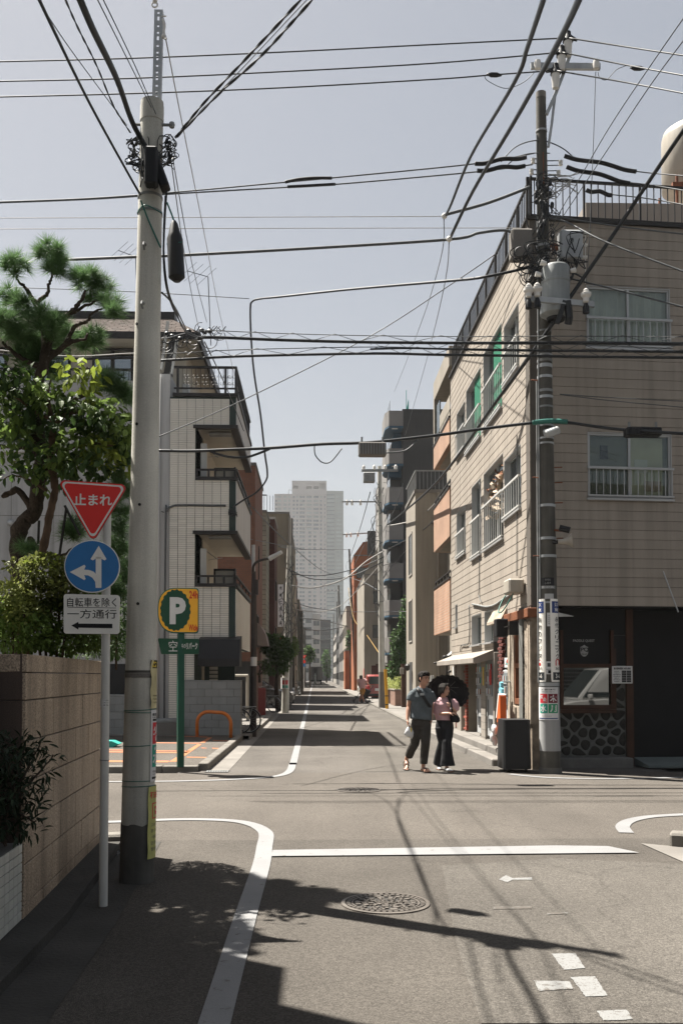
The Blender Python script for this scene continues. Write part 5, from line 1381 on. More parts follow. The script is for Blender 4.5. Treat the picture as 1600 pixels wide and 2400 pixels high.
u0, z0_ = fs.px(216.5, 1327.5); r_ = 63.5*SY/F
disc = lambda r: [(u0+r*math.cos(2*PI*k/48), z0_+r*.965*math.sin(2*PI*k/48)) for k in range(48)]
for r, y0, y1, m, n_ in ((r_, -.012, .001, 'sign_white', 'plate'), (r_*.965, .001, .003, 'sign_blue', 'face')):
 mb = MB(fs.M); mb.prism(disc(r), y0, y1, 'y'); mb.build(n_, M[m], sg)
def pxpoly(f, pts, off, m, name, par, org=(0,1100), sc=500/1568):
 mb = MB(f.M); P = [f.px(org[0]+x*sc, org[1]+y*sc) for x, y in pts]; mb.poly([(p[0], off, p[1]) for p in P]); return mb.build(name, M[m], par)
def strips(f, tris, off, m, name, par, org=(0,1100), sc=500/1568):
 mb = MB(f.M)
 for pts in tris: mb.poly([(p[0], off, p[1]) for p in [f.px(org[0]+x*sc, org[1]+y*sc) for x, y in pts]])
 return mb.build(name, M[m], par)
arc0 = [(625,738),(660,740),(690,752),(708,770)]; arc1 = [(625,778),(650,780),(680,796),(702,826),(706,872)]
strips(fs, [[(706,872),(748,872),(748,645),(706,645)], [(728,562),(785,660),(772,670),(748,658),(706,658),(684,670),(668,660)],
   [(516,755),(622,702),(632,712),(622,738),(622,778),(632,806),(622,815)], [(622,738),(655,740),(650,780),(622,778)], [(655,740),(690,752),(680,796),(650,780)], [(690,752),(708,770),(706,872),(702,826),(680,796)]], .0045, 'sign_white', 'arrow', sg)
mb = MB(fs.M); u, z = fs.px(249,1328); mb.box(u-.05, u+.05, -.05, -.012, z-.015, z+.015); mb.build('clamp', M['galv_dull'], sg)
sg = thing('one_way_sign', 'white rectangular sign with black Japanese text and arrow to the left', 'road sign', tuple(fs.w(*[fs.px(215,1438)[0], 0, fs.px(215,1438)[1]])))
plate(fs, [(150,1392),(281,1395),(280,1486),(150,1485)], .02, -.012, .002, 'sign_white', 'plate', sg)
mb = MB(); mb.text('自転車を除く', on(fs, 216, 1411.5, .004), 112*SY/F, 21*SY/F, .004, 4); mb.text('一方通行', on(fs, 216.5, 1439, .004), 112*SY/F, 21*SY/F, .004, 4); mb.build('lettering', M['letter_black'], sg)
strips(fs, [[(500,1011),(855,1018),(855,1021),(500,1015)], [(527,1148),(578,1121),(580,1134),(828,1136),(828,1168),(580,1164),(578,1178)]], .004, 'letter_black', 'arrow', sg)
mb = MB(fs.M); u, z = fs.px(249,1440); mb.box(u-.05, u+.05, -.05, -.012, z-.015, z+.015); mb.build('clamp', M['galv_dull'], sg)
def wrap_poster(ax, y0, y1, a0, a1, m, name, label, par=None, off=.006, curl=0., yz=None):
 z0, z1 = (yz or zz)(y1), (yz or zz)(y0)
 root = thing(name, label, 'poster', tuple(ax.on((a0+a1)/2, z0, off)))
 mb = MB(); n = 14; k = 8
 V = [[ax.on(a0+(a1-a0)*i/n, z0+(z1-z0)*j/k, off+curl*max(0, 1-i/2.5)*(.5+.5*math.sin(j*1.7))) for i in range(n+1)] for j in range(k+1)]
 vs = [p for r in V for p in r]; ins = [ax.on(a0+(a1-a0)*i/n, z0+(z1-z0)*j/k, off-.0015+curl*max(0, 1-i/2.5)*(.5+.5*math.sin(j*1.7))) for j in range(k+1) for i in range(n+1)]
 fs_ = [(j*(n+1)+i, j*(n+1)+i+1, (j+1)*(n+1)+i+1, (j+1)*(n+1)+i) for j in range(k) for i in range(n)]; N_ = len(vs)
 fs_ += [tuple(N_+q for q in f[::-1]) for f in fs_]
 mb.add(vs+ins, fs_); mb.build('sheet', M[m], root, smooth=True)
 fn = lambda cu, cv, e=.002: (lambda u, v: ax.on(a0+(a1-a0)*(cu)+u/ax.r(z0), z0+(z1-z0)*cv+v, off+e))
 def patch(u0, u1, v0, v1, mm, nm, e=.0015):
  mb = MB(); n_ = 8
  A_ = [a0+(a1-a0)*(u0+(u1-u0)*i/n_) for i in range(n_+1)]
  lo = [ax.on(a, z0+(z1-z0)*v0, off+e) for a in A_]; hi = [ax.on(a, z0+(z1-z0)*v1, off+e) for a in A_]
  for i in range(n_): mb.quad(lo[i], lo[i+1], hi[i+1], hi[i])
  return mb.build(nm, M[mm], root, smooth=True)
 W = abs(a1-a0)*ax.r(z0); return root, fn, patch, W, z1-z0
M['paper'] = mat('paper', (.62,.61,.6), .7, .05, 6.)
M['paper_yellow'] = mat('paper_yellow', (.48,.47,.17), .7, .1, 5.)
M['paper_stained'] = mat('paper_stained', (.5,.44,.25), .7, .3, 4.)
M['poster_red'] = mat('poster_red', (.55,.03,.04), .6, .05); M['poster_green'] = mat('poster_green', (.02,.3,.21), .6, .05); M['poster_maroon'] = mat('poster_maroon', (.15,.02,.03), .6, .05)
vis = math.atan2(-UY, -b.x)
def ang(px, y): return UP.fit(px, y)[0]
a0 = ang(351,1600); root, fn, patch, W, Hh = wrap_poster(UP, 1547, 1660, a0, a0+1.5, 'paper_stained', 'warning_poster', 'torn yellowed warning poster with a black head on the near pole', curl=.02)
patch(0, 1, .83, .995, 'letter_black', 'black_head'); mb = MB(); mb.text('警告', fn(.4, .91, .003), W*.75, Hh*.12, .02); mb.build('lettering', M['yellow'], root)
mb = MB()
for k in range(3): mb.text('不審者注意', fn(.42, .26-.07*k, .003), W*.6, Hh*.035)
mb.build('lettering', M['letter_black'], root)
a0 = ang(352.5,1700); root, fn, patch, W, Hh = wrap_poster(UP, 1664, 1832, a0, a0+1.75, 'paper', 'collection_day_poster', 'white recycling day poster with red and green blocks on the near pole')
mb = MB(); mb.text('資源・ごみ', fn(.4, .935, .003), W*.7, Hh*.042, .02); mb.text('収集曜日のお知らせ', fn(.4, .895, .003), W*.7, Hh*.02); mb.text('収集日', fn(.4, .14, .003), W*.6, Hh*.03); mb.text('午前八時まで', fn(.4, .10, .003), W*.6, Hh*.02); mb.build('lettering', M['letter_black'], root)
patch(.08, .92, .845, .875, 'letter_black', 'black_strip'); patch(.08, .92, .035, .065, 'letter_black', 'black_strip')
patch(.08, .92, .525, .825, 'poster_red', 'red_block'); patch(.08, .92, .2, .51, 'poster_green', 'green_block')
mb = MB(); mb.text('火', fn(.36, .72, .003), W*.52, Hh*.15, .03); mb.text('金', fn(.36, .6, .003), W*.3, Hh*.1, .03); mb.text('水', fn(.36, .33, .003), W*.55, Hh*.18, .03); mb.text('資源', fn(.36, .46, .003), W*.4, Hh*.05, .02); mb.build('lettering', M['paper'], root)
a0 = ang(344,1900); root, fn, patch, W, Hh = wrap_poster(UP, 1843, 2012, a0, a0+1.5, 'paper_yellow', 'dumping_notice', 'yellow green notice against dumping with red characters low on the pole', curl=.012, off=.012)
mb = MB(); mb.text('不法投棄', fn(.45, .88, .003), W*.75, Hh*.095, .02); mb.text('警', fn(.48, .66, .003), W*.3, Hh*.12, .02); 
for u0, u1, v0, v1 in ((.22,.26,.55,.77), (.7,.74,.55,.77), (.26,.7,.55,.565), (.26,.7,.755,.77)): patch(u0, u1, v0, v1, 'poster_red', 'red_frame', .002)
mb.build('lettering', M['poster_red'], root)
mb = MB()
for k, t in enumerate(('ごみを捨てると', '罰せられます', '一般廃棄物', '区役所', '警察署')): mb.text(t, fn(.42, .47-.085*k, .003), W*.5, Hh*.05)
mb.build('lettering', M['wire_grey'], root)
# ------------------------------------------------------------------ right corner utility pole
RY = 16.06
rb = gp(1289,1812); rt = at(1266.5, 219, RY)
RP = PoleAxis((rb.x, RY, 0), rt, .185, .085)
RP.r = lambda z: .172-(.172-.083)*min(1, z/rt.z)
rz_ = lambda y: hz(y, RY-.15)
rp = thing('utility_pole', 'dark concrete utility pole with transformer at the shop corner', 'utility pole', (rb.x, RY, 0))
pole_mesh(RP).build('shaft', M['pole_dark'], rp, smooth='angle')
mb = MB(); n = 28; mb.loft([[RP.on(2*PI*i/n, rz_(y), .006) for i in range(n)] for y in (1762,1610)]); mb.build('pale_sleeve', M['grey_wall'], rp, smooth='angle')
mb = MB(); mb.loft([[RP.on(2*PI*i/n, 0, .02) for i in range(n)], [RP.on(2*PI*i/n, .1, .02) for i in range(n)], [RP.on(2*PI*i/n, .1, .0) for i in range(n)]]); mb.build('base_collar', M['concrete_dark'], rp, smooth='angle')
ring(RP, rt.z-.04, .1, .003, 'concrete', 'cap', rp)
for y in (288,562,600,700,765,822,835,848,874,907,922,945,990,1020,1032,1180,1258,1300,1410,1604): ring(RP, rz_(y), .03+.015*(y % 3), .009, 'galv_dull' if y % 2 else 'galv', 'clamp', rp)
mb = MB()
for y in (1090,1126,1174,1258,1300): 
 a, z = RP.fit(1294, y); mb.tube([RP.c(z), RP.c(z)+Vector((.26 if y % 4 else -.25, -.05, .0))], .01, 6)
for y in (885,1115): a, z = RP.fit(1270, y); mb.tube([RP.c(z), RP.c(z)+Vector((-.25,-.08,0))], .01, 6)
mb.build('step_bolt', M['rust'], rp)
cv = math.atan2(-RY, -rb.x)
for (y0, y1, t, mm) in ((1352,1370,'電柱\nG-4819','letter_black'),):
 root, fn, patch, W, Hh = wrap_poster(RP, y0, y1, cv-.75, cv+.75, 'black', 'pole_number_plate', 'black pole number plate with small white characters', yz=rz_)
 mb = MB(); mb.text('本所支社', fn(.5,.72,.003), W*.4, Hh*.3); mb.text('C-4819', fn(.5,.28,.003), W*.4, Hh*.3); mb.build('lettering', M['letter_grey'], root)
root, fn, patch, W, Hh = wrap_poster(RP, 1371, 1378, cv-.9, cv+.9, 'galv_dull', 'pole_number_plate', 'narrow grey number strip round the pole below the black plate', yz=rz_)
mb = MB(); mb.text('0123 4819 2006', fn(.5,.5,.003), W*.7, Hh*.6); mb.build('lettering', M['letter_white'], root)
root, fn, patch, W, Hh = wrap_poster(RP, 1390, 1402, cv-.35, cv+.65, 'grey_pale', 'blank_plate', 'blank pale plate on the pole between the two banners', yz=rz_)
M['navy'] = mat('navy', (.02,.045,.17), .5, .05)
for a0, a1, lab, vt, no in ((cv-1.75, cv-.28, 'tall white banner wrapped round the left side of the shop corner pole', '指物のフジタ', '4319'), (cv+.2, cv+1.75, 'tall white banner wrapped round the right side of the shop corner pole', '永代クリニック', '362')):
 z0, z1 = rz_(1598), rz_(1402)
 root = thing('pole_banner', lab, 'banner', tuple(RP.on((a0+a1)/2, z0, .02)))
 mb = MB(); n_ = 16; V = []
 for k in range(21):
  t = k/20; z = z0+(z1-z0)*t; e = 1-.06*max(0, abs(t-.5)-.46)/.04
  V.append([RP.on((a0+a1)/2+(a1-a0)/2*e*(2*i/n_-1), z, .012) for i in range(n_+1)]+[RP.on((a0+a1)/2+(a1-a0)/2*e*(1-2*i/n_), z, .009) for i in range(n_+1)])
 mb.loft(V); mb.build('sheet', M['sign_white'], root)
 def patch(u0, u1, v0, v1, mm, nm, e=.0145):
  mb = MB(); A_ = [a0+(a1-a0)*(u0+(u1-u0)*i/8) for i in range(9)]
  lo = [RP.on(a, z0+(z1-z0)*v0, e) for a in A_]; hi = [RP.on(a, z0+(z1-z0)*v1, e) for a in A_]
  for i in range(8): mb.quad(lo[i], lo[i+1], hi[i+1], hi[i])
  return mb.build(nm, M[mm], root)
 patch(.12, .88, .83, .97, 'navy', 'blue_head'); patch(.12, .88, .02, .115, 'vend_dark', 'dark_foot')
 W = (a1-a0)*RP.r(z0); Hh = z1-z0
 fn = lambda cu, cv_, e=.016: (lambda u, v: RP.on(a0+(a1-a0)*cu+u/RP.r(z0), z0+Hh*cv_+v, e))
 mb = MB(); mb.text('江', fn(.5,.93), W*.4, Hh*.045, .02); mb.text('東', fn(.5,.87), W*.4, Hh*.045, .02); mb.text('3-6', fn(.5,.07), W*.4, Hh*.05); mb.build('lettering', M['sign_white'], root)
 mb = MB(); q = len(vt)
 for k, ch in enumerate(vt): mb.text(ch, fn(.5, .79-.52*(k+.5)/q), W*.38, Hh*.06, .01)
 mb.text(no, fn(.5,.16), W*.4, Hh*.03, .01); mb.build('lettering', M['letter_black'], root)
 mb = MB(); f2 = fn(.5, .23)
 if no == '4319':
  for pp in ([(-.02,-.05),(.02,-.05),(.02,.0),(-.02,.0)], [(-.055,0),(.055,0),(0,.06)]): mb.poly([f2(*p) for p in pp])
 else:
  mb.tube([f2(-.04,-.05), f2(-.04,.03), f2(-.02,.055), f2(.02,.055), f2(.04,.03), f2(.04,-.02)], .01, 4); mb.poly([f2(*p) for p in ((.01,-.015),(.07,-.015),(.04,-.055))])
 mb.build('arrow', M['letter_red'], root)
root, fn, patch, W, Hh = wrap_poster(RP, 1435, 1467, cv-.12, cv+.28, 'paper', 'small_label', 'narrow white paper label between the two banners', yz=rz_)
mb = MB()
for k, t in enumerate('火水の広告'): mb.text(t, fn(.5,.8-.15*k,.003), W*.5, Hh*.1)
mb.build('lettering', M['letter_black'], root)
root, fn, patch, W, Hh = wrap_poster(RP, 1550, 1568, cv-.28, cv+.36, 'paper', 'sticker', 'torn white sticker low between the two banners', yz=rz_)
patch(.2,.7,.3,.8,'wire_grey','print')
root, fn, patch, W, Hh = wrap_poster(RP, 1569, 1580, cv-.28, cv+.36, 'paper', 'sticker', 'round looking second sticker under the torn one', yz=rz_)
patch(.3,.75,.15,.85,'letter_black','print')
root, fn, patch, W, Hh = wrap_poster(RP, 1611, 1688, cv-1.5, cv+.95, 'paper', 'collection_day_poster', 'white waste collection poster with four coloured day blocks on the pale pole sleeve', off=.012, yz=rz_)
c2 = (cv-(cv-1.5))/2.45
mb = MB(); mb.text('ごみ・資源の収集 曜日', fn(.55,.93,.003), W*.6, Hh*.045, .02); mb.text('収集日の朝八時までに', fn(.55,.86,.003), W*.55, Hh*.03); mb.text('おねがいします', fn(.5,.12,.003), W*.4, Hh*.03); mb.build('lettering', M['letter_black'], root)
for u0, u1, v0, v1, m, ch in ((.19,.54,.52,.8,'poster_red','炊金'), (.57,.96,.52,.8,'poster_maroon','木'), (.19,.54,.21,.49,'poster_green','水'), (.57,.96,.21,.49,'green','月')):
 patch(u0, u1, v0, v1, m, 'day_block')
 mb = MB()
 if len(ch) == 2: mb.text(ch[0], fn(u0+.09, v0+.19, .003), W*.15, Hh*.13, .03); mb.text(ch[1], fn(u0+.24, v0+.1, .003), W*.16, Hh*.14, .03)
 else: mb.text(ch, fn((u0+u1)/2, (v0+v1)/2, .003), W*.27, Hh*.22, .035)
 mb.build('lettering', M['paper'], root)
patch(.1,.96,.03,.06,'navy','blue_strip')
z0, z1 = rz_(742), rz_(632); tc_ = RP.c((z0+z1)/2)+Vector((.12,-.34,0)); r_ = .23
tr = thing('transformer', 'pale grey pole transformer drum with insulators on the corner pole', 'transformer', (tc_.x, tc_.y, z0))
mb = MB(); mb.lathe([(.15,z0-.06),(r_*1.12,z0-.0),(r_*1.14,z0+.06),(r_*1.02,z0+.2),(r_,z0+.22),(r_,z1-.28),(r_*1.04,z1-.27),(r_*1.04,z1-.24),(r_,z1-.23),(r_,z1-.02),(r_*.92,z1+.01),(r_*.4,z1+.05),(.01,z1+.06)], 32, (tc_.x, tc_.y, 0)); mb.build('drum', mat('transformer_grey', (.25,.265,.26), .5, .1, 3., streak=.2), tr, smooth='angle')
mb = MB(); mb.lathe([(.02,z0-.1),(.14,z0-.1),(.16,z0-.05)], 20, (tc_.x, tc_.y, 0)); mb.build('base', M['black'], tr)
mb = MB()
for dx, dz in ((-.3,-.05),(.24,.02),(-.2,.14)):
 p = Vector((tc_.x+dx*.9, tc_.y-.1, z1-.12+dz)); mb.tube([p, p+Vector((math.copysign(.09, dx), 0, .02))], [.035,.045], 10)
mb.build('bushing', M['porcelain'], tr, smooth='angle')
mb = MB(); R = random.Random(7)
for k in range(26):
 a = Vector((tc_.x+R.uniform(-.45,.4), tc_.y+R.uniform(-.1,.3), z1+R.uniform(-.1,.55))); mb.tube(spline([a, a+Vector((R.uniform(-.2,.2),0,R.uniform(-.25,.05))), a+Vector((R.uniform(-.25,.25),.05,R.uniform(-.05,.35))), a+Vector((R.uniform(-.1,.3),.1,R.uniform(.1,.45)))], 9), R.uniform(.006,.011), 5)
for k in range(16):
 c0 = at(R.uniform(1205,1262), R.uniform(590,655), RY-.2); mb.torus(c0, R.uniform(.05,.14), .01, 16, 4, (R.uniform(-.4,.4), 1, R.uniform(-.4,.4)), R.uniform(0,2), R.uniform(4,6.2))
for k in range(8):
 c0 = at(R.uniform(1300,1345), R.uniform(600,640), RY-.1); mb.tube(spline([c0, c0+Vector((.05,0,-.18)), c0+Vector((-.08,0,-.36)), c0+Vector((-.2,0,-.3))], 4), .012, 5)
mb.build('leads', M['wire'], tr)
arm = thing('insulator_arm', 'pale steel cross arm with porcelain insulators across the transformer', 'cross arm', tuple(at(1310,708,RY-.62)))
mb = MB(); a, b_ = at(1229,699,RY-.6), at(1391,714,RY-.6); mb.loft([[p+Vector((0,dy,dz)) for dy, dz in ((-.03,-.045),(.03,-.045),(.03,.045),(-.03,.045))] for p in (a, b_)]); mb.build('arm', M['galv'], arm)
for x, y in ((1238,682),(1258,680),(1372,693)):
 p = at(x, y, RY-.66); mb = MB(); mb.lathe([(.02,-.12),(.05,-.1),(.05,-.04),(.085,.0),(.085,.04),(.05,.06),(.05,.09),(.02,.12)], 16, p); i_ = mb.build('insulator', M['porcelain'], arm, smooth='angle')
 mb = MB(); mb.lathe([(.02,-.3),(.055,-.29),(.055,-.2),(.03,-.13)], 12, p); mb.build('fuse_cap', M['black'], i_, smooth='angle')
mb = MB(); a = at(1330,740,RY-.55); mb.tube([at(1305,758,RY-.55), at(1322,705,RY-.6)], .05, 4); mb.tube([at(1330,706,RY-.6), at(1333,745,RY-.6), at(1330,760,RY-.55)], .06, 6); mb.build('brace', M['wire'], arm)
for (x0,y0,x1,y1,lab,nm,m,dy) in ((1311,540,1364,608,'pale steel switch box with a round emblem on the right of the pole','switch_box','galv',-.1), (1197,537,1248,606,'weathered grey switch box on the left of the corner pole','switch_box','concrete',-.1)):
 p0, p1 = at(x0, y1, RY+dy), at(x1, y0, RY+dy)
 sbx = thing(nm, lab, 'switch box', (p0.x, RY+dy, p0.z)); mb = MB(); mb.bbox(p0.x, p1.x, RY+dy-.05, RY+dy+.2, p0.z, p1.z, .03); mb.build('box', M[m], sbx)
 if x0 > 1300:
  mb = MB(); mb.torus(at(1338,563,RY+dy-.06), .035, .006, 16, 5); c0 = at(1338,563,RY+dy-.06); mb.box(c0.x-.004, c0.x+.004, c0.y-.004, c0.y, c0.z-.02, c0.z+.03); mb.build('emblem', M['wire_grey'], sbx)
  mb = MB(); mb.box(p0.x-.25, p0.x, RY, RY+.06, p0.z+.22, p0.z+.32); mb.build('bracket', M['rust'], sbx)
  mb = MB()
  for y in (548,575,603): c0 = at(1372, y, RY-.05); mb.cyl(c0-Vector((.08,0,0)), c0+Vector((.02,0,0)), .03, n=8)
  mb.tube([at(1371,540,RY-.08), at(1371,665,RY-.08)], .008, 4); mb.build('terminal', M['porcelain'], sbx)
  mb = MB()
  for x, l in ((1330,.3),(1350,.18)): c0 = at(x, 609, RY); mb.tube(spline([c0, c0-Vector((0,0,l*.6)), c0-Vector((.05,0,l))], 4), .022, 6)
  mb.build('cable_tail', M['wire'], sbx)
tb = thing('top_bracket', 'slanting steel bracket with white pin insulators above the corner pole', 'bracket', tuple(at(1300,240,RY)))
mb = MB(); mb.tube([at(1280,268,RY-.1), at(1300,222,RY-.1), at(1320,170,RY-.1), at(1334,130,RY-.1), at(1334,112,RY-.1)], .04, 4, side=(1,1,0)); mb.tube([at(1284,345,RY-.08), at(1292,290,RY-.08), at(1300,222,RY-.08)], .028, 4); mb.build('bracket', M['galv'], tb)
mb = MB(); a, b_ = at(1243,155,RY-.15), at(1405,157,RY-.15); mb.loft([[p+Vector((0,dy,dz)) for dy, dz in ((-.03,-.05),(.03,-.05),(.03,.05),(-.03,.05))] for p in (a, b_)]); mb.build('arm', M['galv'], tb)
for x, y in ((1330,112),(1315,146),(1301,188)):
 p = at(x, y, RY-.16); mb = MB(); mb.lathe([(.02,-.16),(.055,-.14),(.065,-.03),(.07,.0),(.07,.12),(.02,.13)], 16, p); i_ = mb.build('insulator', M['porcelain'], tb, smooth='angle')
 mb = MB(); mb.lathe([(.02,.1),(.09,.105),(.085,.14),(.055,.2),(.05,.27),(.02,.3)], 14, p); mb.tube([p+Vector((-.16,0,.14)), p+Vector((0,0,.2)), p+Vector((.16,0,.13))], [.02,.05,.02], 8); mb.build('cap', M['black'], i_, smooth='angle')
for x in (1259,1396):
 p = at(x, 152, RY-.2); mb = MB(); mb.lathe([(.02,-.08),(.05,-.07),(.06,0),(.05,.07),(.02,.09)], 12, p); mb.build('insulator', M['porcelain'], tb, smooth='angle')
mb = MB()
for y, dx in ((362,-.14),(388,-.17),(366,.28),(390,.24)):
 z = rz_(y); c0 = RP.c(z); mb.tube([c0+Vector((0,-.03,.04)), c0+Vector((dx,-.05,.04))], .009, 5); mb.tube([c0+Vector((0,-.03,-.04)), c0+Vector((dx,-.05,-.04))], .009, 5)
mb.build('strain_link', M['wire_grey'], rp)
for y, dx in ((362,-.16),(388,-.19),(366,.31),(390,.27)):
 z = rz_(y); c0 = RP.c(z)+Vector((dx,-.05,-.05)); mb = MB(); mb.lathe([(.01,0),(.035,.01),(.035,.04),(.02,.05),(.035,.06),(.035,.09),(.01,.1)], 10, c0); mb.build('strain_insulator', M['porcelain'], rp, smooth='angle')
R = random.Random(12); mb = MB()
for k in range(44):
 y = R.uniform(400, 600); a, z = RP.fit(1266, y); p = RP.c(z)+Vector((R.uniform(-.14,.16), -.12-R.random()*.06, 0)); q = p+Vector((R.uniform(-.25,.25), 0, R.uniform(-.5,.1)))
 mb.tube(spline([p, p.lerp(q,.4)+Vector((R.uniform(-.06,.06),-.05,R.uniform(-.06,.06))), q.lerp(p,.2)+Vector((R.uniform(-.03,.03),0,-.04)), q], 8), R.uniform(.005,.01), 5)
for k in range(18): a, z = RP.fit(1266, R.uniform(405,560)); p = RP.c(z)+Vector((R.uniform(-.15,.15), -.14, 0)); mb.ell(p, .035, .03, R.uniform(.04,.1), 6, 5)
mb.build('lead_tangle', M['wire'], rp)
mb = MB()
for k in range(14):
 y = R.uniform(395, 470); a, z = RP.fit(1270, y); p = RP.c(z)+Vector((R.uniform(-.02,.1), -.15, 0)); q = at(R.uniform(1300,1360), R.uniform(395,470), RY-.1)
 mb.tube(spline([p, p.lerp(q,.3)+Vector((0,0,R.uniform(-.1,.05))), p.lerp(q,.7)+Vector((0,0,R.uniform(-.06,.08))), q], 8), .007, 4)
mb.build('pale_leads', M['wire_pale'], rp)
mb = MB(); mb.tube([RP.on(cv-.9, rz_(y), .012) for y in (300,600,900,1200,1400)], .012, 6); mb.tube([RP.on(cv-1.3, rz_(y), .015) for y in (880,1100,1300,1600)], .02, 6); mb.build('riser_pipe', M['galv_dull'], rp)
mb = MB(); mb.tube([RP.on(cv+.25, rz_(y), .012) for y in (345,380,420)], .01, 5); mb.build('copper_lead', M['rust'], rp)
c0 = at(1292,1012,RY-.32); lp = thing('flood_light', 'small grey floodlight fixed to the corner pole', 'floodlight', tuple(c0)); mb = MB(Matrix.Translation(c0) @ Matrix.Rotation(-.35, 4, 'Y') @ Matrix.Rotation(.4, 4, 'X')); mb.bbox(-.12, .12, -.1, .1, -.06, .06, .02); mb.build('housing', M['galv'], lp); mb = MB(); mb.tube([c0+Vector((-.02,0,.04)), RP.c(c0.z+.1)], .02, 6); mb.build('bracket', M['galv_dull'], lp)
c0 = at(1320,1244,RY-.2); lp = thing('security_camera', 'dark security camera sticking out from the corner pole', 'camera', tuple(c0)); mb = MB(); mb.tube([c0+Vector((-.07,0,.05)), c0+Vector((.09,-.05,-.0))], .055, 10); mb.build('body', M['black'], lp, smooth='angle'); mb = MB(); mb.tube([RP.c(c0.z+.05), c0], .02, 6); mb.build('bracket', M['rust'], lp)
c0 = at(1315,1270,RY-.2); lp = thing('horn_speaker', 'pale horn loudspeaker below the camera on the corner pole', 'loudspeaker', tuple(c0)); mb = MB(); mb.tube([c0+Vector((-.06,0,0)), c0+Vector((.03,-.02,.0)), c0+Vector((.1,-.04,.01)), c0+Vector((.17,-.06,.02))], [.045,.05,.075,.13], 16); mb.build('horn', M['tank'], lp, smooth='angle'); mb = MB(); mb.tube([RP.c(c0.z), c0+Vector((-.06,0,0))], .03, 6); mb.build('bracket', M['black'], lp)
# ------------------------------------------------------------------ car park sign
PB = gp(423,1797,.095); PY = PB.y
M['sign_green'] = mat('sign_green', (.012,.065,.035), .45, .06, 4.)
M['green_post'] = mat('green_post', (.012,.07,.045), .45, .1, 4., streak=.2)
M['sign_yellow'] = mat('sign_yellow', (.86,.43,.035), .45, .05, 4.)
M['sign_teal'] = mat('sign_teal', (.02,.12,.10), .5, .05)
fp = Facade(at(366,1430,PY-.1).x, PY-.1, 1, .12)
pk = thing('parking_sign', 'yellow and green car park sign on a dark green square post', 'sign', (PB.x, PY, .095))
mb = MB(Matrix.Translation((PB.x, PY, 0)) @ Matrix.Rotation(.3, 4, 'Z')); mb.bbox(-.055, .055, -.055, .055, .09, hz(1485, PY), .008); mb.build('post', M['green_post'], pk)
u0, zt_ = fp.px(370,1377); u1, zb_ = fp.px(466,1484); W = u1-u0; Hh = zt_-zb_
def sgp(k): # left side a half round, right side square with small corners
 pts = []; cx, cz = u0+W*.48, (zt_+zb_)/2; rx, rz = W*.48*k, Hh/2*k
 for i in range(25): a = PI/2+PI*i/24; pts.append((cx+rx*math.copysign(abs(math.cos(a))**.8, math.cos(a)), cz+rz*math.copysign(abs(math.sin(a))**.8, math.sin(a))))
 e = W*.52*k; q = W*.08
 for (X0, Z0, s0) in ((cx+e, cz-rz, 0), (cx+e, cz+rz, 1)):
  for i in range(6):
   a = (-PI/2+PI/2*i/5) if s0 == 0 else (PI/2*i/5); c_ = (X0-q, Z0+q if s0 == 0 else Z0-q); pts.append((c_[0]+q*math.cos(a), c_[1]+q*math.sin(a)))
 return pts
mb = MB(fp.M); mb.prism(sgp(1.), -.22, .0, 'y'); mb.build('case', M['sign_teal'], pk)
mb = MB(fp.M); mb.prism(sgp(.955), .0, .012, 'y'); mb.build('face', M['sign_yellow'], pk)
cx, cz = fp.px(411.5,1430); mb = MB(fp.M); pts = []
for k in range(160):
 a = 2*PI*k/160; rr_ = 1+(.045 if (k//4) % 2 else 0); pts.append((cx+W*.355*rr_*math.cos(a), cz+Hh*.44*rr_*math.sin(a)))
mb.prism(pts, .012, .016, 'y'); mb.build('cog_disc', M['sign_green'], pk)
mb = MB(); mb.text('P', on(fp, 417,1431.5,.018), 37*PY/F, 63*PY/F, .05); mb.build('lettering', M['letter_white'], pk)
mb = MB(); mb.text('24h', on(fp, 454,1394,.014), 20*PY/F, 18*PY/F, .03); mb.text('Wide', on(fp, 453,1471,.014), 21*PY/F, 15*PY/F, .03); mb.build('lettering', mat('letter_red_bright', (.55,.05,.02), .5, 0), pk)
mb = MB(fp.M); P_ = [fp.px(*p) for p in ((370,1496),(467,1497),(466,1533),(378,1533))]; mb.prism(round_poly(P_, .02), -.16, .0, 'y'); mb.build('vacancy_box', M['sign_green'], pk)
mb = MB(); mb.text('空', on(fp, 406,1514,.003), 20*PY/F, 25*PY/F, .0); mb.text('三井の', on(fp, 427,1514,.003), 17*PY/F, 11*PY/F, .01); mb.text('リパーク', on(fp, 450,1514,.003), 26*PY/F, 16*PY/F, .03); mb.build('lettering', M['letter_white'], pk)
a, b_ = gp(462,1726.5,.095), gp(541,1729,.095); zt_ = hz(1668, a.y)
mb = MB(); rr_ = .28; pts = [a]
for k in range(8): t = PI/2*k/7; pts.append(Vector((a.x+rr_*(1-math.cos(t)), a.y, zt_-rr_+rr_*math.sin(t))))
for k in range(8): t = PI/2*(1-k/7); pts.append(Vector((b_.x-rr_*(1-math.cos(t)), b_.y, zt_-rr_+rr_*math.sin(t))))
pts.append(b_); mb.tube(pts, .044, 14); tag(mb.build('hoop_barrier', mat('hoop_orange', (.55,.15,.02), .5, .12, 3., spec=.4), smooth=True, base=(a.x, a.y, .095)), 'bright orange steel hoop barrier before the grey block wall', 'barrier')
a = gp(266,1752,.095); mb = MB(); P_ = [at(x,y,a.y) for x,y in ((246,1737),(262,1737),(278,1744),(264,1752),(246,1755))]; mb.loft([P_, [p+Vector((0,.4,0)) for p in P_]]); tag(mb.build('wheel_stop', M['teal'], base=tuple(a)), 'green sloping plastic block on the car park behind the pole', 'wheel stop')
a = gp(594,1727); LY = a.y
sl = thing('street_lamp', 'slim dark brown street lamp with a curved arm on the left kerb', 'street lamp', (a.x, LY, 0))
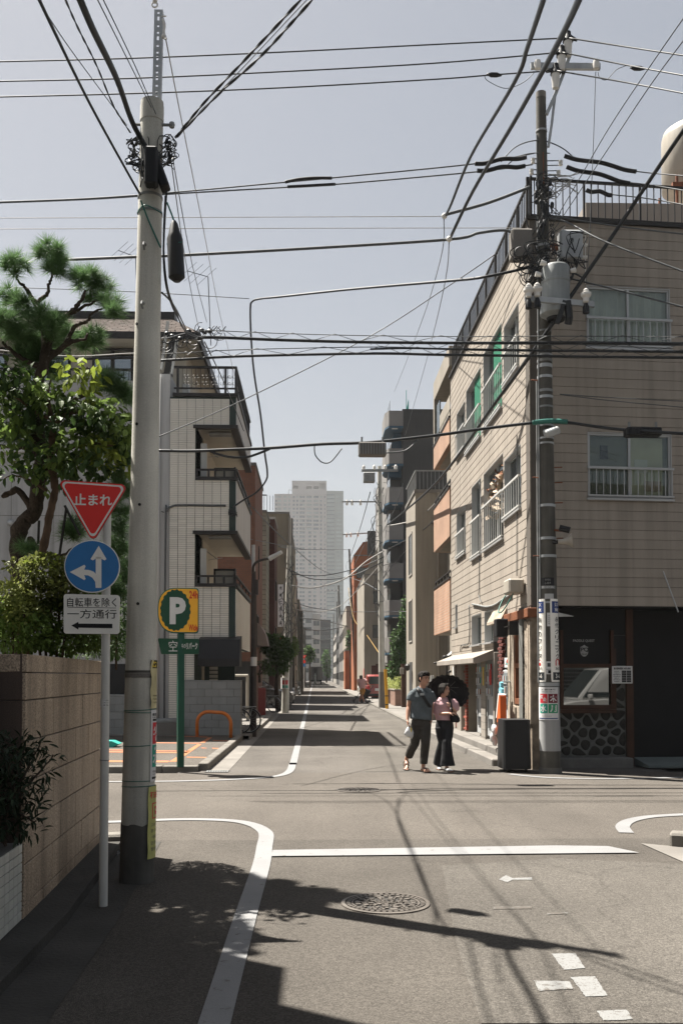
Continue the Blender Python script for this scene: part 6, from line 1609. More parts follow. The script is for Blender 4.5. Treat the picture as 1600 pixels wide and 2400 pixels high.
M['lamp_brown'] = mat('lamp_brown', (.035,.027,.024), .5, .15, 3.)
mb = MB(); p = [Vector((a.x, LY, 0)), Vector((a.x, LY, hz(1380, LY))), Vector((a.x, LY, hz(1340, LY)))]; mb.tube(p, [.085,.075,.055], 12); 
q = spline([at(593,1345,LY), at(594,1328,LY-.2), at(601,1318,LY-.4), at(615,1312,LY-.6), at(632,1309,LY-.8)], 5); mb.tube(q, .035, 8); mb.build('post', M['lamp_brown'], sl, smooth='angle')
mb = MB(); mb.tube([at(632,1309,LY-.8), at(660,1294,LY-1.)], [.07,.05], 8); mb.build('lamp_head', M['steel_white'], sl); mb = MB(); mb.box(a.x-.02+.06, a.x+.12, LY-.1, LY, hz(1395,LY), hz(1360,LY)); mb.build('control_box', M['lamp_brown'], sl)
mb = MB(); mb.loft([[(a.x+.088*math.cos(t), LY+.088*math.sin(t), z) for t in [2*PI*i/14 for i in range(14)]] for z in (hz(1561,LY), hz(1540,LY))]); mb.build('label', M['letter_white'], sl, smooth='angle')
mb = MB(); mb.tube([at(594,1345,LY+.02), at(594,1277,LY+.02)], .05, 8); mb.build('extension_pipe', M['galv'], sl)
# ------------------------------------------------------------------ buildings farther along the street
M['brick_salmon'] = brick_mat('brick_salmon', (.30,.135,.085), (.27,.12,.075), (.22,.12,.085), .24, .075)
M['brick_orange'] = brick_mat('brick_orange', (.62,.36,.235), (.56,.31,.2), (.55,.4,.3), .22, .075, .014)
M['brick_brown'] = brick_mat('brick_brown', (.165,.06,.042), (.14,.05,.036), (.1,.05,.04), .24, .075)
M['brick_cream'] = brick_mat('brick_cream', (.4,.36,.27), (.37,.33,.25), (.2,.19,.15), .5, .25, .02)
M['beige'] = mat('beige', (0.2604, 0.2325, 0.1922), .9, .07, .6, streak=.12, bump=.1, bsc=20)
M['beige_dim'] = mat('beige_dim', (0.2046, 0.1736, 0.124), .9, .08, .6, streak=.1)
M['offwhite'] = mat('offwhite', (0.341, 0.3162, 0.2852), .85, .06, .6, streak=.15)
M['charcoal'] = mat('charcoal', (0.0372, 0.036, 0.0347), .8, .12, .5, streak=.08)
M['grey_balcony'] = mat('grey_balcony', (0.1736, 0.1643, 0.155), .8, .08, .8)
M['blue_soffit'] = mat('blue_soffit', (.04,.09,.14), .7, .1, 1.)
M['orange_wall'] = mat('orange_wall', (0.2604, 0.0806, 0.0279), .8, .15, .8)
M['pink_wall'] = mat('pink_wall', (0.2604, 0.2046, 0.1798), .85, .08, .6)
def bbld(name, label, x0, x1, y0, y1, z, m, par=None, cop='concrete', group=None):
 b = thing(name, label, 'building', ((x0+x1)/2, y0, 0), group)
 mb = MB(); mb.box(x0, x1, y0, y1, 0, z-.12); mb.build('wall', M[m], b)
 mb = MB(); mb.box(x0-.04, x1+.04, y0-.04, y1+.04, z-.12, z); mb.build('parapet', M[cop], b)
 return b
def fwin(b, f, rects, frame='alum', pane='glass_dark', dep=.0):
 for a, c, z0, z1 in rects:
  mb = MB(f.M); t = .05
  mb.box(a, a+t, -.03, .03, z0, z1); mb.box(c-t, c, -.03, .03, z0, z1); mb.box(a+t, c-t, -.03, .03, z0, z0+t); mb.box(a+t, c-t, -.03, .03, z1-t, z1); mb.box((a+c)/2-.02, (a+c)/2+.02, -.03, .02, z0+t, z1-t)
  w = mb.build('window', M[frame], b)
  mb = MB(f.M); mb.box(a+t, c-t, .001, .006, z0+t, z1-t); mb.build('pane', M['vend_dark'] if pane == 'dark' else M['room_glass'], w)
M['room_glass'] = mat('room_glass', (.045,.055,.055), .08, .2, 1., spec=.8)
b = bbld('salmon_house', 'salmon brick house just behind the pale tiled house', -9, -2.34, 37.5, 42.7, hz(1085,37.5), 'brick_salmon', cop='concrete_dark')
f = Facade(-2.34, 37.5, 0, 1); fwin(b, f, [(2.2,2.5,5.6,7.), (1.,2.2,2.8,4.1)], 'dark_metal')
mb = MB(); n = 8
mb.prism([(-2.34,hz(1515,40)), (-2.34,hz(1462,40)), (-2.2,hz(1470,40)), (-2.,hz(1490,40)), (-1.9,hz(1515,40))], 39, 41.5, 'y'); mb.build('awning', M['pink_wall'], b)
f = Facade(-9, 37.5, 1, 0); mb = MB(f.M); mb.box(5.4, 6.7, -.05, .03, .1, 2.2); mb.build('garage_door', M['charcoal'], b)
b = bbld('narrow_house', 'narrow cream tiled house between two brick houses', -9, -2.48, 48.7, 52, hz(1196,48.7), 'brick_cream')
mb = MB(); z = hz(1196,48.7)
for k in range(20): mb.box(-5+k*.15, -4.98+k*.15, 48.75, 48.77, z, z+.75)
mb.box(-5, -2.45, 48.73, 48.79, z+.75, z+.8)
stuff(mb.build('roof_railing', M['dark_metal'], b))
b = bbld('red_brick_house', 'dark red brick house with a stepped white corner', -9, -2.2, 52.2, 55.6, hz(1212,52.2), 'brick_brown', cop='offwhite')
f = Facade(-2.2, 52.2, 0, 1); fwin(b, f, [(1,2.4,3.,4.4), (1,2.4,5.8,7.)], 'dark_metal')
b = bbld('beige_house', 'tall blank beige house with a slanted roof corner', -9, -1.65, 60, 80, hz(1200,60), 'beige_dim')
mb = MB(); mb.tube([(-1.6,59.9,1), (-1.6,59.9,hz(1215,60))], .07, 8); mb.build('downpipe', M['beige'], b)
f = Facade(-9, 60, 1, 0); fwin(b, f, [(5.9,6.6,6.,7.1), (5.9,6.6,3.2,4.3)])
b = bbld('sign_house', 'pale house with balconies behind the vertical white sign', -9, -1.9, 87, 96.5, hz(1330,87), 'offwhite')
f = Facade(-1.9, 87, 0, 1); fwin(b, f, [(1,3,2.6,4), (5,7,2.6,4), (1,3,5.4,6.8), (5,7,5.4,6.8)], 'dark_metal')
sg = thing('vertical_sign', 'tall white vertical shop sign with black characters on the left of the street', 'sign', (-2.2, 59.8, hz(1469,59.8)))
f = Facade(at(651,1420,59.7).x, 59.7, 1, 0); W = at(664,1420,59.7).x-at(651,1420,59.7).x; z0, z1 = hz(1469,59.7), hz(1370,59.7)
mb = MB(f.M); mb.bbox(0, W, -.12, .0, z0, z1, .01); mb.build('panel', M['letter_white'], sg)
mb = MB()
for k, ch in enumerate('木本七京金米'): mb.text(ch, lambda u, v: f.w(W*.5+u, .004, z1-(z1-z0)*(k+.5)/6+v), W*.6, (z1-z0)*.1, .02)
mb.build('lettering', M['letter_black'], sg)
Rb = random.Random(77)
for k, (y0, y1, x, yt, m, lab) in enumerate(((97,106,-1.95,1345,'pink_wall','pinkish rendered house in the shade down the left side'), (138,165,-2.2,1410,'offwhite','pale far block down the left side near the truck'), (170,210,-2.6,1445,'beige_dim','brownish far block at the left end of the street'), (214,270,-3.,1470,'grey_balcony','greyish farthest block at the left end of the street'))):
 b = bbld('street_house', lab, -10, x, y0, y1, hz(yt, y0), m)
 f = Facade(x, y0, 0, 1); zt = hz(yt, y0); r = []
 for fl in range(int(zt/2.9)):
  for q in range(int((y1-y0)/4)): r.append((q*4+.8, q*4+2.8, fl*2.9+1., fl*2.9+2.3))
 fwin(b, f, r, 'dark_metal')
 for fl in range(1, int(zt/2.9)):
  mb = MB(f.M); mb.box(.5, (y1-y0)-.5, 0, .35, fl*2.9-.05, fl*2.9+.75); mb.build('balcony', M[m], b)
b = thing('orange_brick_flats', 'orange brick flats with deep beige balconies beyond the clapboard house', 'building', (3.75, 26, 0))
X0 = 3.62; Y0, Y1 = 25.75, 29.2; zt = hz(898, Y1)
mb = MB(); mb.box(X0+1.1, 12, Y0, Y1+5, 0, zt-.3); mb.build('wall', M['beige'], b)
mb = MB(); mb.box(X0, 12, Y0, Y1, zt-.55, zt); mb.build('roof_slab', M['beige'], b)
bands = [(hz(1100,Y1)-.0, hz(1048,Y1)), (hz(1294,Y1), hz(1193,Y1)), (hz(1489,Y1), hz(1382,Y1))]
for k, (z0, z1) in enumerate(bands):
 mb = MB(); mb.box(X0, X0+.14, Y0, Y1, z0, z1); mb.box(X0+.14, X0+1.1, Y1-.14, Y1, z0, z1); mb.build('brick_parapet', M['brick_orange'], b)
 mb = MB(); mb.box(X0+.14, X0+1.1, Y0, Y1-.14, z0, z0+.12); mb.build('balcony_floor', M['beige'], b)
 mb = MB(); mb.box(X0-.02, X0+.16, Y0, Y1+.02, z1, z1+.06); mb.box(X0+.02,X0+.06,Y0,Y1,z1+.2,z1+.24)
 for q in range(6): mb.box(X0+.02, X0+.06, Y0+q*.65, Y0+q*.65+.04, z1+.06, z1+.2)
 mb.build('balcony_rail', M['dark_metal'], b)
 mb = MB(); mb.box(X0+1.05, X0+1.1, Y0+.4, Y1-.5, z0+.1, z0+2.1); d_ = mb.build('balcony_door', M['room_glass'], b)
mb = MB(); mb.box(X0, X0+.2, Y1-.2, Y1, hz(1048,Y1), zt-.55); mb.box(X0+.02, X0+.03, Y0, Y1-1.3, hz(1048,Y1)+.06, hz(1000,Y1)); mb.build('corner_post', M['beige'], b)
mb = MB(); mb.box(X0+.04, X0+.06, Y1-1.2, Y1-.2, hz(1040,Y1), hz(960,Y1)); mb.build('glass_screen', M['glass'], b)
b = bbld('beige_corner_house', 'plain beige rendered house with a roof terrace rail', 3.6, 12, 34.4, 37.9, hz(1146,34.4), 'beige')
z = hz(1146,34.4); mb = MB()
for k in range(30):
 mb.box(3.62+k*.14, 3.635+k*.14, 34.45, 34.465, z, z+.68)
for k in range(22): mb.box(3.63, 3.645, 34.45+k*.155, 34.465+k*.155, z, z+.68)
mb.box(3.6, 8, 34.43, 34.49, z+.68, z+.72); mb.box(3.6, 3.66, 34.49, 37.9, z+.68, z+.72); stuff(mb.build('terrace_railing', M['galv_dull'], b))
mb = MB(); mb.tube([(4.42,34.36,.1), (4.42,34.36,z-.1)], .05, 8); mb.build('downpipe', M['beige'], b)
f = Facade(3.6, 34.4, 0, 1, -1); fwin(b, f, [(1.1,2.3,5.4,7.), (1.1,2.3,2.9,4.5)], 'offwhite')
mb = MB(f.M); mb.box(1.2, 2.2, -.1, .02, .1, 2.15); mb.build('door', M['charcoal'], b)
c0 = at(962,1563,35.6); mb = MB(); mb.lathe([(.02,-.15),(.07,-.1),(.1,.05),(.03,.12)], 8, c0-Vector((.12,0,0))); mb.build('wall_lantern', M['dark_metal'], b)
b = thing('balcony_tower', 'charcoal apartment tower with stacked grey balconies and blue undersides', 'building', (6.6, 72, 0))
zt = hz(957,72); x0 = at(943,1200,72).x
mb = MB(); mb.box(x0, 16, 72, 90, 0, zt); mb.build('wall', M['charcoal'], b)
mb = MB(); mb.box(x0-.9, x0, 74, 90, 0, zt-3); mb.build('side_wall', M['grey_balcony'], b)
sp_ = [1090,1180,1267,1357,1443,1530]
xb = at(902,1200,72).x
for k, y in enumerate([1002]+sp_):
 z = hz(y, 72)
 mb = MB(); mb.prism([(xb+.25,71.4),(x0-.0,71.4),(x0-.0,76.),(xb+.25,76.),(xb,75.),(xb,72.2)], z-.12, z+.02); mb.build('blue_underside', M['blue_soffit'], b)
 mb = MB(); t = .1
 mb.prism([(xb+.25,71.35),(x0,71.35),(x0,71.5),(xb+.3,71.5),(xb+.15,72.2),(xb+.15,75),(xb+.3,75.9),(x0,75.9),(x0,76.05),(xb+.25,76.05),(xb,75),(xb,72.2)], z+.02, z+1.15); mb.build('balcony', M['grey_balcony'], b)
 mb = MB(); mb.box(x0-.92, x0-.9, 72.4, 75.4, z+.05, z+2.2); mb.build('balcony_window', M['room_glass'], b)
 mb = MB(); mb.tube([(xb+.5,71.6,z-.14),(x0-.4,71.6,z-.14)], .05, 6); mb.build('soffit_lamp', M['letter_white'], b)
mb = MB(); mb.prism([(at(925,950,72).x,zt-1.2),(x0,zt-.3),(x0,zt-5),(at(912,1000,72).x,zt-5)], 73, 74, 'y'); mb.build('stair_screen', M['blue_soffit'], b)
mb = MB(); mb.box(x0+.3, x0+.34, 72.2, 72.24, zt, zt+1.5); mb.prism([(at(952,950,72).x,zt),(at(958,935,72).x,zt),(at(958,935,72).x,hz(930,72))], 72.3, 72.4, 'y'); mb.build('roof_flag', M['teal'], b)
b = bbld('beige_flats', 'long beige flats with a sloping roofline behind the street pole', at(853,1400,84).x, 14, 84, 98, hz(1345,84), 'beige')
z = hz(1345,84); xa = at(853,1400,84).x
mb = MB(); mb.prism([(xa,z),(xa+2.2,z+4.4),(14,z+4.4),(14,z)], 84.02, 97, 'y'); mb.build('gable', M['beige'], b)
f = Facade(xa, 84, 1, 0); fwin(b, f, [(.75,1.35,hz(1495,84),hz(1465,84)), (.8,1.5,hz(1415,84),hz(1385,84)), (2.2,3.2,hz(1495,84),hz(1465,84))], 'dark_metal')
mb = MB(f.M); mb.box(1.0, 5, -.2, .02, .2, 2.7); mb.build('garage_door', M['wood_red'], b)
mb = MB(); mb.box(xa-.02, xa, 84.3, 85, .1, 2.3); mb.build('door', M['red'], b)
b = bbld('orange_house', 'bright orange house with a slanted top and dark roof box', at(829,1300,104).x, 14, 104, 112, hz(1300,104), 'orange_wall')
z = hz(1300,104); xa = at(829,1300,104).x; mb = MB(); mb.prism([(xa,z),(xa+1.,hz(1270,104)),(xa+5,hz(1255,104)),(xa+5,z)], 104.02, 111, 'y'); mb.build('slanted_top', M['orange_wall'], b)
f = Facade(xa, 104, 1, 0); fwin(b, f, [(.3,2.6,hz(1355,104),hz(1330,104)), (.3,2.6,hz(1425,104),hz(1395,104))], 'dark_metal')
mb = MB(); p = at(861,1300,103.5); mb.box(p.x, p.x+1.4, 103.4, 104, hz(1298,103.5), hz(1244,103.5)); mb.build('roof_box', M['charcoal'], b)
b = bbld('orange_kiosk', 'small orange shop front low on the right side of the street', at(810,1550,112).x, 6.4, 115, 119, hz(1523,115), 'orange_wall')
for k, (y0, y1, x, yt, m, lab) in enumerate(((120,136,3.9,1420,'beige','plain beige house down the right side past the orange one'), (138,160,4.,1445,'grey_balcony','grey flats down the right side behind the dark poles'), (164,200,4.4,1440,'charcoal','dark block far down the right side of the street'), (204,260,5.,1470,'offwhite','pale farthest block on the right side of the street'))):
 b = bbld('street_house', lab, x, 14, y0, y1, hz(yt, y0), m)
 f = Facade(x, y0, 0, 1, -1); zt = hz(yt, y0); r = []
 for fl in range(int(zt/2.9)):
  for q in range(int((y1-y0)/4)): r.append((q*4+.8, q*4+2.8, fl*2.9+1., fl*2.9+2.3))
 fwin(b, f, r, 'dark_metal')
b = bbld('banded_block', 'white banded office block closing the far end of the street', at(733,1500,330).x, at(748,1500,330).x+.4, 330, 345, hz(1440,330), 'offwhite')
f = Facade(at(733,1500,330).x, 330, 1, 0); fwin(b, f, [(.2,1.2,z,z+1.6) for z in (3,6.2,9.4,12.6,15.8,19)]+[(1.3,2.2,z,z+1.6) for z in (3,6.2,9.4,12.6,15.8,19)], 'dark_metal')
b = bbld('grey_block', 'blue grey office block left of the banded one at the street end', at(714,1500,350).x, at(733,1500,350).x-.1, 350, 365, hz(1425,350), 'grey_wall')
f = Facade(at(714,1500,350).x, 350, 1, 0); fwin(b, f, [(.4,2.4,z,z+1.5) for z in range(3,24,3)], 'dark_metal')
b = bbld('glass_block', 'dark glassy block right of the banded one at the street end', at(748.5,1500,352).x, at(775,1500,352).x, 352, 366, hz(1452,352), 'charcoal')
f = Facade(at(748.5,1500,352).x, 352, 1, 0); fwin(b, f, [(.3+q*1.2,1.2+q*1.2,z,z+1.5) for z in range(3,20,3) for q in range(3)], 'galv_dull')
TY = 720
tx = lambda px: at(px, 1300, TY).x
tz = lambda py: hz(py, TY)
M['tower_wall'] = mat('tower_wall', (.36,.335,.32), .85, .04, .05)
M['tower_side'] = mat('tower_side', (0.2294, 0.2542, 0.2418), .7, .05, .05)
M['tower_glass'] = mat('tower_glass', (.13,.165,.175), .25, .3, .12, spec=.6)
M['tower_glass_pale'] = mat('tower_glass_pale', (.28,.32,.31), .25, .2, .12, spec=.6)
tw = thing('tower_block', 'pale thirty storey apartment tower at the end of the street', 'building', (tx(704), TY, 0))
fz = 9.37/F*TY; ztop = tz(1157)
xs = [643,684,765,785,805]
mb = MB(); mb.box(tx(644.5), tx(764), TY+1.4, TY+28, 0, ztop-.5); mb.build('core', M['tower_glass'], tw)
cols_ = [(644.5,649),(649.8,658.5),(664,671),(675,680),(686,690.5),(694,698.5),(702,708),(708.7,714),(718,730.5),(734,746.5),(750,754),(759.7,762)]
nfl = 44
mb = MB()
edges = [643]+[q for c in cols_ for q in c]+[765]
for a, b_ in zip(edges[0::2], edges[1::2]): mb.box(tx(a), tx(b_), TY, TY+1.4, 0, ztop-.3)
for k in range(nfl+1):
 z1 = ztop-.3-k*fz; z0 = max(0, z1-fz*.42)
 if z1 <= 0: break
 for a, b_ in cols_: mb.box(tx(a), tx(b_), TY+.02, TY+1.42, z0, z1)
mb.build('wall', M['tower_wall'], tw)
pm = {}
count = 0
for k in range(26):
 z1 = ztop-.3-k*fz-fz*.42; z0 = ztop-.3-(k+1)*fz
 for i, (a, b_) in enumerate(cols_):
  if k > 8 and i in (8, 9): a, b_ = (a+4.5, b_-1.5) if i == 8 else (a, b_-6)
  if i < 4 and k > 4 and i < 2: continue
  if count >= 296: break
  key = (round(b_-a, 2), (k*7+i*3) % 5 == 0 or i in (1, 2, 3) or (k < 7 and i in (8, 9) and k % 3))
  if key not in pm:
   w = (b_-a)/F*TY; q = MB(); q.box(0, w*.47, 0, .06, .1, z1-z0-.1); q.box(w*.53, w, 0, .06, .1, z1-z0-.1); q.box(w*.47, w*.53, -.15, .06, .1, z1-z0-.1); pm[key] = meshof(q, 'window', M['tower_glass_pale'] if key[1] else M['tower_glass'])
  piece('window', pm[key], Matrix.Translation((tx(a), TY+.75, z0)), tw); count += 1
mb = MB(); zlo = ztop-.3-9*fz
mb.box(tx(717), tx(722.4), TY-.05, TY+1.3, 0, zlo); mb.box(tx(729.2), tx(734), TY-.05, TY+1.3, 0, zlo); mb.box(tx(740.5), tx(747.5), TY-.05, TY+1.3, 0, zlo)
mb.build('blank_bay', M['tower_wall'], tw)
for x0, x1, yt, m in ((765.3,785,1149,'tower_side'), (785,804.5,1150,'tower_side')):
 mb = MB(); mb.box(tx(x0), tx(x1), TY+1.5 if x0 < 780 else TY+.5, TY+28, 0, tz(yt)); mb.build('side_wing', M[m], tw)
mb = MB()
for k in range(46):
 z = tz(1157)-k*fz
 if z < 1: break
 mb.box(tx(766), tx(784), TY+1.2, TY+1.5, z-.7, z-.25)
mb.build('balcony_band', M['tower_glass'], tw)
mb = MB(); R = random.Random(6)
for k in range(46):
 z = tz(1160)-k*fz
 if z < 4: break
 mb.box(tx(787), tx(801), TY+.3, TY+.5, z-1.9, z-.4); mb.box(tx(766), tx(784), TY+1.3, TY+1.5, z-1.9, z-.6)
mb.build('glazing', M['tower_glass_pale'], tw)
mb = MB(); z0, z1 = ztop-.5, tz(1127)
for a, b_ in ((684,686.5),(699,717.5),(730.5,734),(746,749),(762,765)): mb.box(tx(a), tx(b_), TY+.5, TY+14, z0, z1)
mb.box(tx(683.8), tx(765.2), TY+.2, TY+14.2, z1-1.6, z1+.1); mb.box(tx(683.9), tx(765.1), TY+.3, TY+14.1, z0-.1, tz(1145.5)); mb.box(tx(686.5), tx(699), TY+.8, TY+13.6, tz(1138), z1-1.6); mb.box(tx(717.5), tx(746), TY+.9, TY+13.5, tz(1139), z1-1.5); mb.box(tx(749), tx(762), TY+4, TY+6, z0, z1-1.6)
mb.build('roof_screen', M['tower_wall'], tw)
mb = MB(); mb.tube([(tx(676),TY+4,ztop), (tx(676),TY+4,tz(1146)), (tx(696),TY+4,tz(1147))], .3, 5); mb.build('roof_crane', M['galv_dull'], tw)
# ------------------------------------------------------------------ trees, hedges and planters along the street
def leafy(name, label, cl, Y, lm, trunk=None, cat='tree', sz=(.8,1.3), sh=.3):
 c0 = cl[0][0]; root = thing(name, label, cat, (c0.x, Y, 0))
 mb = MB()
 for a, r in trunk or []: mb.tube(a, r, 7)
 if mb.v: mb.build('trunk', M['bark'], root, smooth=True)
 foliage(root, cl, lm, random.Random(len(label)), 0, size=sz, shell=sh, down=.2, stuff_name='crown'); return root
LFD = (leaf_mesh(.16,.09,None), M['leaf_dark']); LFM = (leaf_mesh(.16,.09,None), M['leaf_far'])
def K3(x, y, rx, ry, n, k, Y): return (at(x, y, Y), (rx/F*Y, rx/F*Y*.8, ry/F*Y), n, k)
Y = 52.; leafy('street_tree', 'bushy green tree against the charcoal tower on the right', [K3(938,1530,22,44,900,1,Y), K3(948,1470,14,44,420,1,Y), K3(926,1570,18,24,360,1,Y), K3(950,1420,8,24,120,1,Y), K3(935,1500,20,30,300,0,Y)], Y, [LFD, LFM], [([at(938,1640,Y), at(938,1560,Y), at(944,1450,Y)], [.1,.08,.04])])
Y = 41.; leafy('garden_tree', 'dark rounded tree over the parked car on the left pavement', [K3(648,1515,34,26,900,0,Y), K3(630,1505,16,16,220,0,Y), K3(664,1540,20,34,420,0,Y), K3(675,1530,10,12,120,0,Y), K3(645,1560,28,20,420,0,Y), K3(632,1495,16,8,120,0,Y)], Y, [LFD, LFM], [([at(652,1668,Y), at(648,1620,Y), at(650,1560,Y), at(650,1520,Y)], [.12,.1,.08,.05])])
Y = 39.; leafy('bonsai_pine', 'small dark pine with flat layered pads beside the street lamp', [K3(604,1553,8,3,90,0,Y), K3(619,1554,7,3,80,0,Y), K3(627,1576,14,5,140,0,Y), K3(604,1577,5,3,40,0,Y)], Y, [(leaf_mesh(.09,.02,None), M['leaf_dark']), LFM], [([at(609,1600,Y), at(608,1580,Y), at(611,1565,Y), at(606,1556,Y)], [.06,.05,.04,.02]), ([at(609,1582,Y), at(618,1572,Y), at(619,1558,Y)], [.03,.025,.02])])
Y = 70.; leafy('roadside_tree', 'yellow green foliage poking out behind the left street pole', [K3(688,1505,8,14,160,0,Y), K3(692,1520,7,16,120,0,Y)], Y, [(leaf_mesh(.2,.11,None), M['leaf_mid'])], [([at(688,1632,Y), at(688,1515,Y)], [.08,.05])])
Y = 130.; leafy('roadside_tree', 'round dark tree beside the far truck on the left', [K3(727,1535,11,16,260,0,Y), K3(722,1525,8,12,120,0,Y)], Y, [(leaf_mesh(.35,.2,None), M['leaf_dark'])], [([at(726,1612,Y), at(726,1540,Y)], [.12,.08])])
Y = 240.; leafy('roadside_tree', 'pale green tree at the far end of the street right of the truck', [K3(764,1548,9,26,300,0,Y), K3(768,1575,6,10,100,0,Y)], Y, [(leaf_mesh(.6,.35,None), M['leaf_far'])], [([at(765,1600,Y), at(765,1550,Y)], [.2,.12])])
Y = 112.; leafy('roadside_tree', 'small green tree above the orange shop front on the right', [K3(820,1505,8,20,200,0,Y), K3(818,1490,6,10,80,0,Y)], Y, [(leaf_mesh(.3,.17,None), M['leaf_far'])], [([at(821,1617,Y), at(820,1510,Y)], [.1,.06])])
M['planter_brick'] = brick_mat('planter_brick', (.42,.25,.185), (.38,.22,.16), (.33,.22,.17), .22, .07, .012)
for k, (px0, px1, Y, lab) in enumerate(((906,921,55.,'farther pink brick planter with a trimmed hedge'), (925,938,50.5,'nearer pink brick planter with a trimmed hedge'))):
 xa, xb = at(px0,1600,Y).x, at(px1,1600,Y).x+.6; zt = hz(1618,Y)
 root = thing('brick_planter', lab+' on the right pavement', 'planter', (xa, Y, .06))
 mb = MB(); mb.bbox(xa, xb, Y, Y+3.2, 0, zt, .02); mb.build('brick_box', M['planter_brick'], root)
 mb = MB(); mb.box(xa-.03, xb+.03, Y-.03, Y+3.23, zt, zt+.06); mb.build('coping', M['beige'], root)
 R = random.Random(k+3); cl = [((xa+(xb-xa)*u, Y+.3+2.6*v, zt+.35), (.28,.5,.42), 150, 0) for u in (.25,.75) for v in (0,.35,.7,1)]
 hd = thing('hedge', ('farther' if k == 0 else 'nearer')+' clipped pale green hedge growing in a brick planter', 'hedge', (xa, Y, zt)); foliage(hd, cl, [(leaf_mesh(.09,.05,None), M['leaf_olive'])], R, 0, shell=.5)
Y = 48.5; xa = at(941,1600,Y).x
gp_ = thing('gate_post', 'tall brown gate post with a beige letter box beside the planters', 'gate post', (xa, Y, .06)); mb = MB(); mb.box(xa, xa+.35, Y, Y+.4, 0, hz(1556,Y)); mb.build('post', M['wood_red'], gp_); mb = MB(); mb.bbox(xa-.1, xa+.1, Y-.12, Y-.002, hz(1580,Y), hz(1565,Y), .01); mb.build('letter_box', M['beige'], gp_)
mb = MB(); mb.box(at(873,1600,68).x, 9, 69.5, 69.7, 0, 2.4); tag(mb.build('timber_fence', M['wood_red'], base=(5,69.5,0)), 'dark brown timber fence behind the red car', 'fence')
# ------------------------------------------------------------------ street poles in the distance
def spole(label, x, yb, yt, r0, r1, xt=None, arms=(), box=None, sleeve=None, m='pole_far', knots=0):
 p = gp(x, yb); q = at(xt or x, yt, p.y); root = thing('street_pole', label, 'utility pole', (p.x, p.y, 0))
 mb = MB(); mb.tube([p, q], [r0, r1], 14); mb.build('shaft', M[m], root, smooth='angle')
 for (xa, ya, xb_, yb_) in arms:
  a, b_ = at(xa, ya, p.y-.15), at(xb_, yb_, p.y-.15); mb = MB(); mb.loft([[c+Vector((0,dy,dz)) for dy, dz in ((-.05,-.06),(.05,-.06),(.05,.06),(-.05,.06))] for c in (a, b_)]); arm_ = mb.build('cross_arm', M['galv_dull'], root)
  mb = MB()
  for t in (.06,.35,.65,.94):
   c = a.lerp(b_, t); mb.lathe([(.02,.0),(.08,.05),(.08,.2),(.03,.28)], 8, c)
  mb.build('insulator', M['porcelain'], arm_)
 if box: a, b_ = at(box[0], box[3], p.y-.4), at(box[2], box[1], p.y-.4); mb = MB(); mb.bbox(a.x, b_.x, p.y-.6, p.y-.2, a.z, b_.z, .04); mb.build('switch_box', M['galv_dull'], root)
 if sleeve: mb = MB(); mb.tube([p.lerp(q, .0)+Vector((0,0,hz(sleeve[1],p.y))), Vector((p.x,p.y,0))+Vector((0,0,hz(sleeve[0],p.y)))], [r0+.012]*2, 14); mb.build('sleeve', M['concrete'], root, smooth='angle')
 if knots:
  R = random.Random(int(x)); mb = MB(); H_ = q.z
  for k in range(knots):
   a = p.lerp(q, R.uniform(.45,.95))+Vector((R.uniform(-.25,.25), -.15, 0)); mb.tube(spline([a, a+Vector((R.uniform(-.25,.25),0,R.uniform(-.5,-.1))), a+Vector((R.uniform(-.25,.25),0,R.uniform(-.9,-.4))), a+Vector((R.uniform(-.12,.12),0,R.uniform(-1.6,-.9)))], 7), R.uniform(.01,.02), 4)
  mb.build('lead_tangle', M['wire_grey'], root)
 return root
spole('tall pale street pole with a grey box beyond the walking couple', 895.5, 1662, 1093, .17, .10, 889, arms=[(847,1103,932,1102)], box=(851,1108,878,1131), sleeve=(1575,1660), m='pole', knots=26)
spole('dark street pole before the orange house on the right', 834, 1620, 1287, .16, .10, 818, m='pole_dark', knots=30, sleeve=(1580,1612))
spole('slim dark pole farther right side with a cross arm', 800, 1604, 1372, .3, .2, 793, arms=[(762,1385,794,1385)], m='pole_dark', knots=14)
spole('far thin pole second from the right side group', 789.5, 1600, 1410, .22, .16, m='pole_dark', knots=10)
spole('farthest thin pole of the right side group', 781, 1598.5, 1440, .22, .14, m='pole_far', knots=8)
spole('pole with colourful poster on the left pavement by the parked car', 668, 1671, 1279, .17, .1, 678, m='pole', knots=26)
spole('thin companion pole just right of the left pavement pole', 681, 1660, 1215, .07, .06, 684, m='pole_far')
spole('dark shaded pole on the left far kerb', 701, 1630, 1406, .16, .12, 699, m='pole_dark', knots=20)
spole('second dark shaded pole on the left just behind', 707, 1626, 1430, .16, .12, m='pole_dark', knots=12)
spole('far left pole near the small stop sign', 714.5, 1611, 1470, .16, .12, m='pole_far', knots=8)
for xa, ya, xb_, yb_, Y, lab in ((801,1176,880,1176,90,'upper bare cross arm reaching over the street from the right'), (802,1253,868,1249,110,'lower cross arm with hanging insulators over the street')):
 a, b_ = at(xa,ya,Y), at(xb_,yb_,Y); root = thing('cross_arm', lab, 'cross arm', tuple(a)); mb = MB(); mb.loft([[c+Vector((0,dy,dz)) for dy, dz in ((-.05,-.06),(.05,-.06),(.05,.06),(-.05,.06))] for c in (a, b_)]); mb.build('arm', M['galv_dull'], root)
 mb = MB()
 for t in (.15,.3,.55): c = a.lerp(b_, t); mb.lathe([(.03,-.35),(.12,-.28),(.12,-.05),(.05,0),(.12,.06),(.05,.2)], 8, c)
 mb.build('insulator', M['porcelain'], root)
p = gp(668,1671); mb = MB()
for z0, z1, m in ((hz(1614,43),hz(1588,43),'letter_white'),): mb.tube([(p.x,p.y-.0,z0),(p.x,p.y,z1)], [.185,.185], 14)
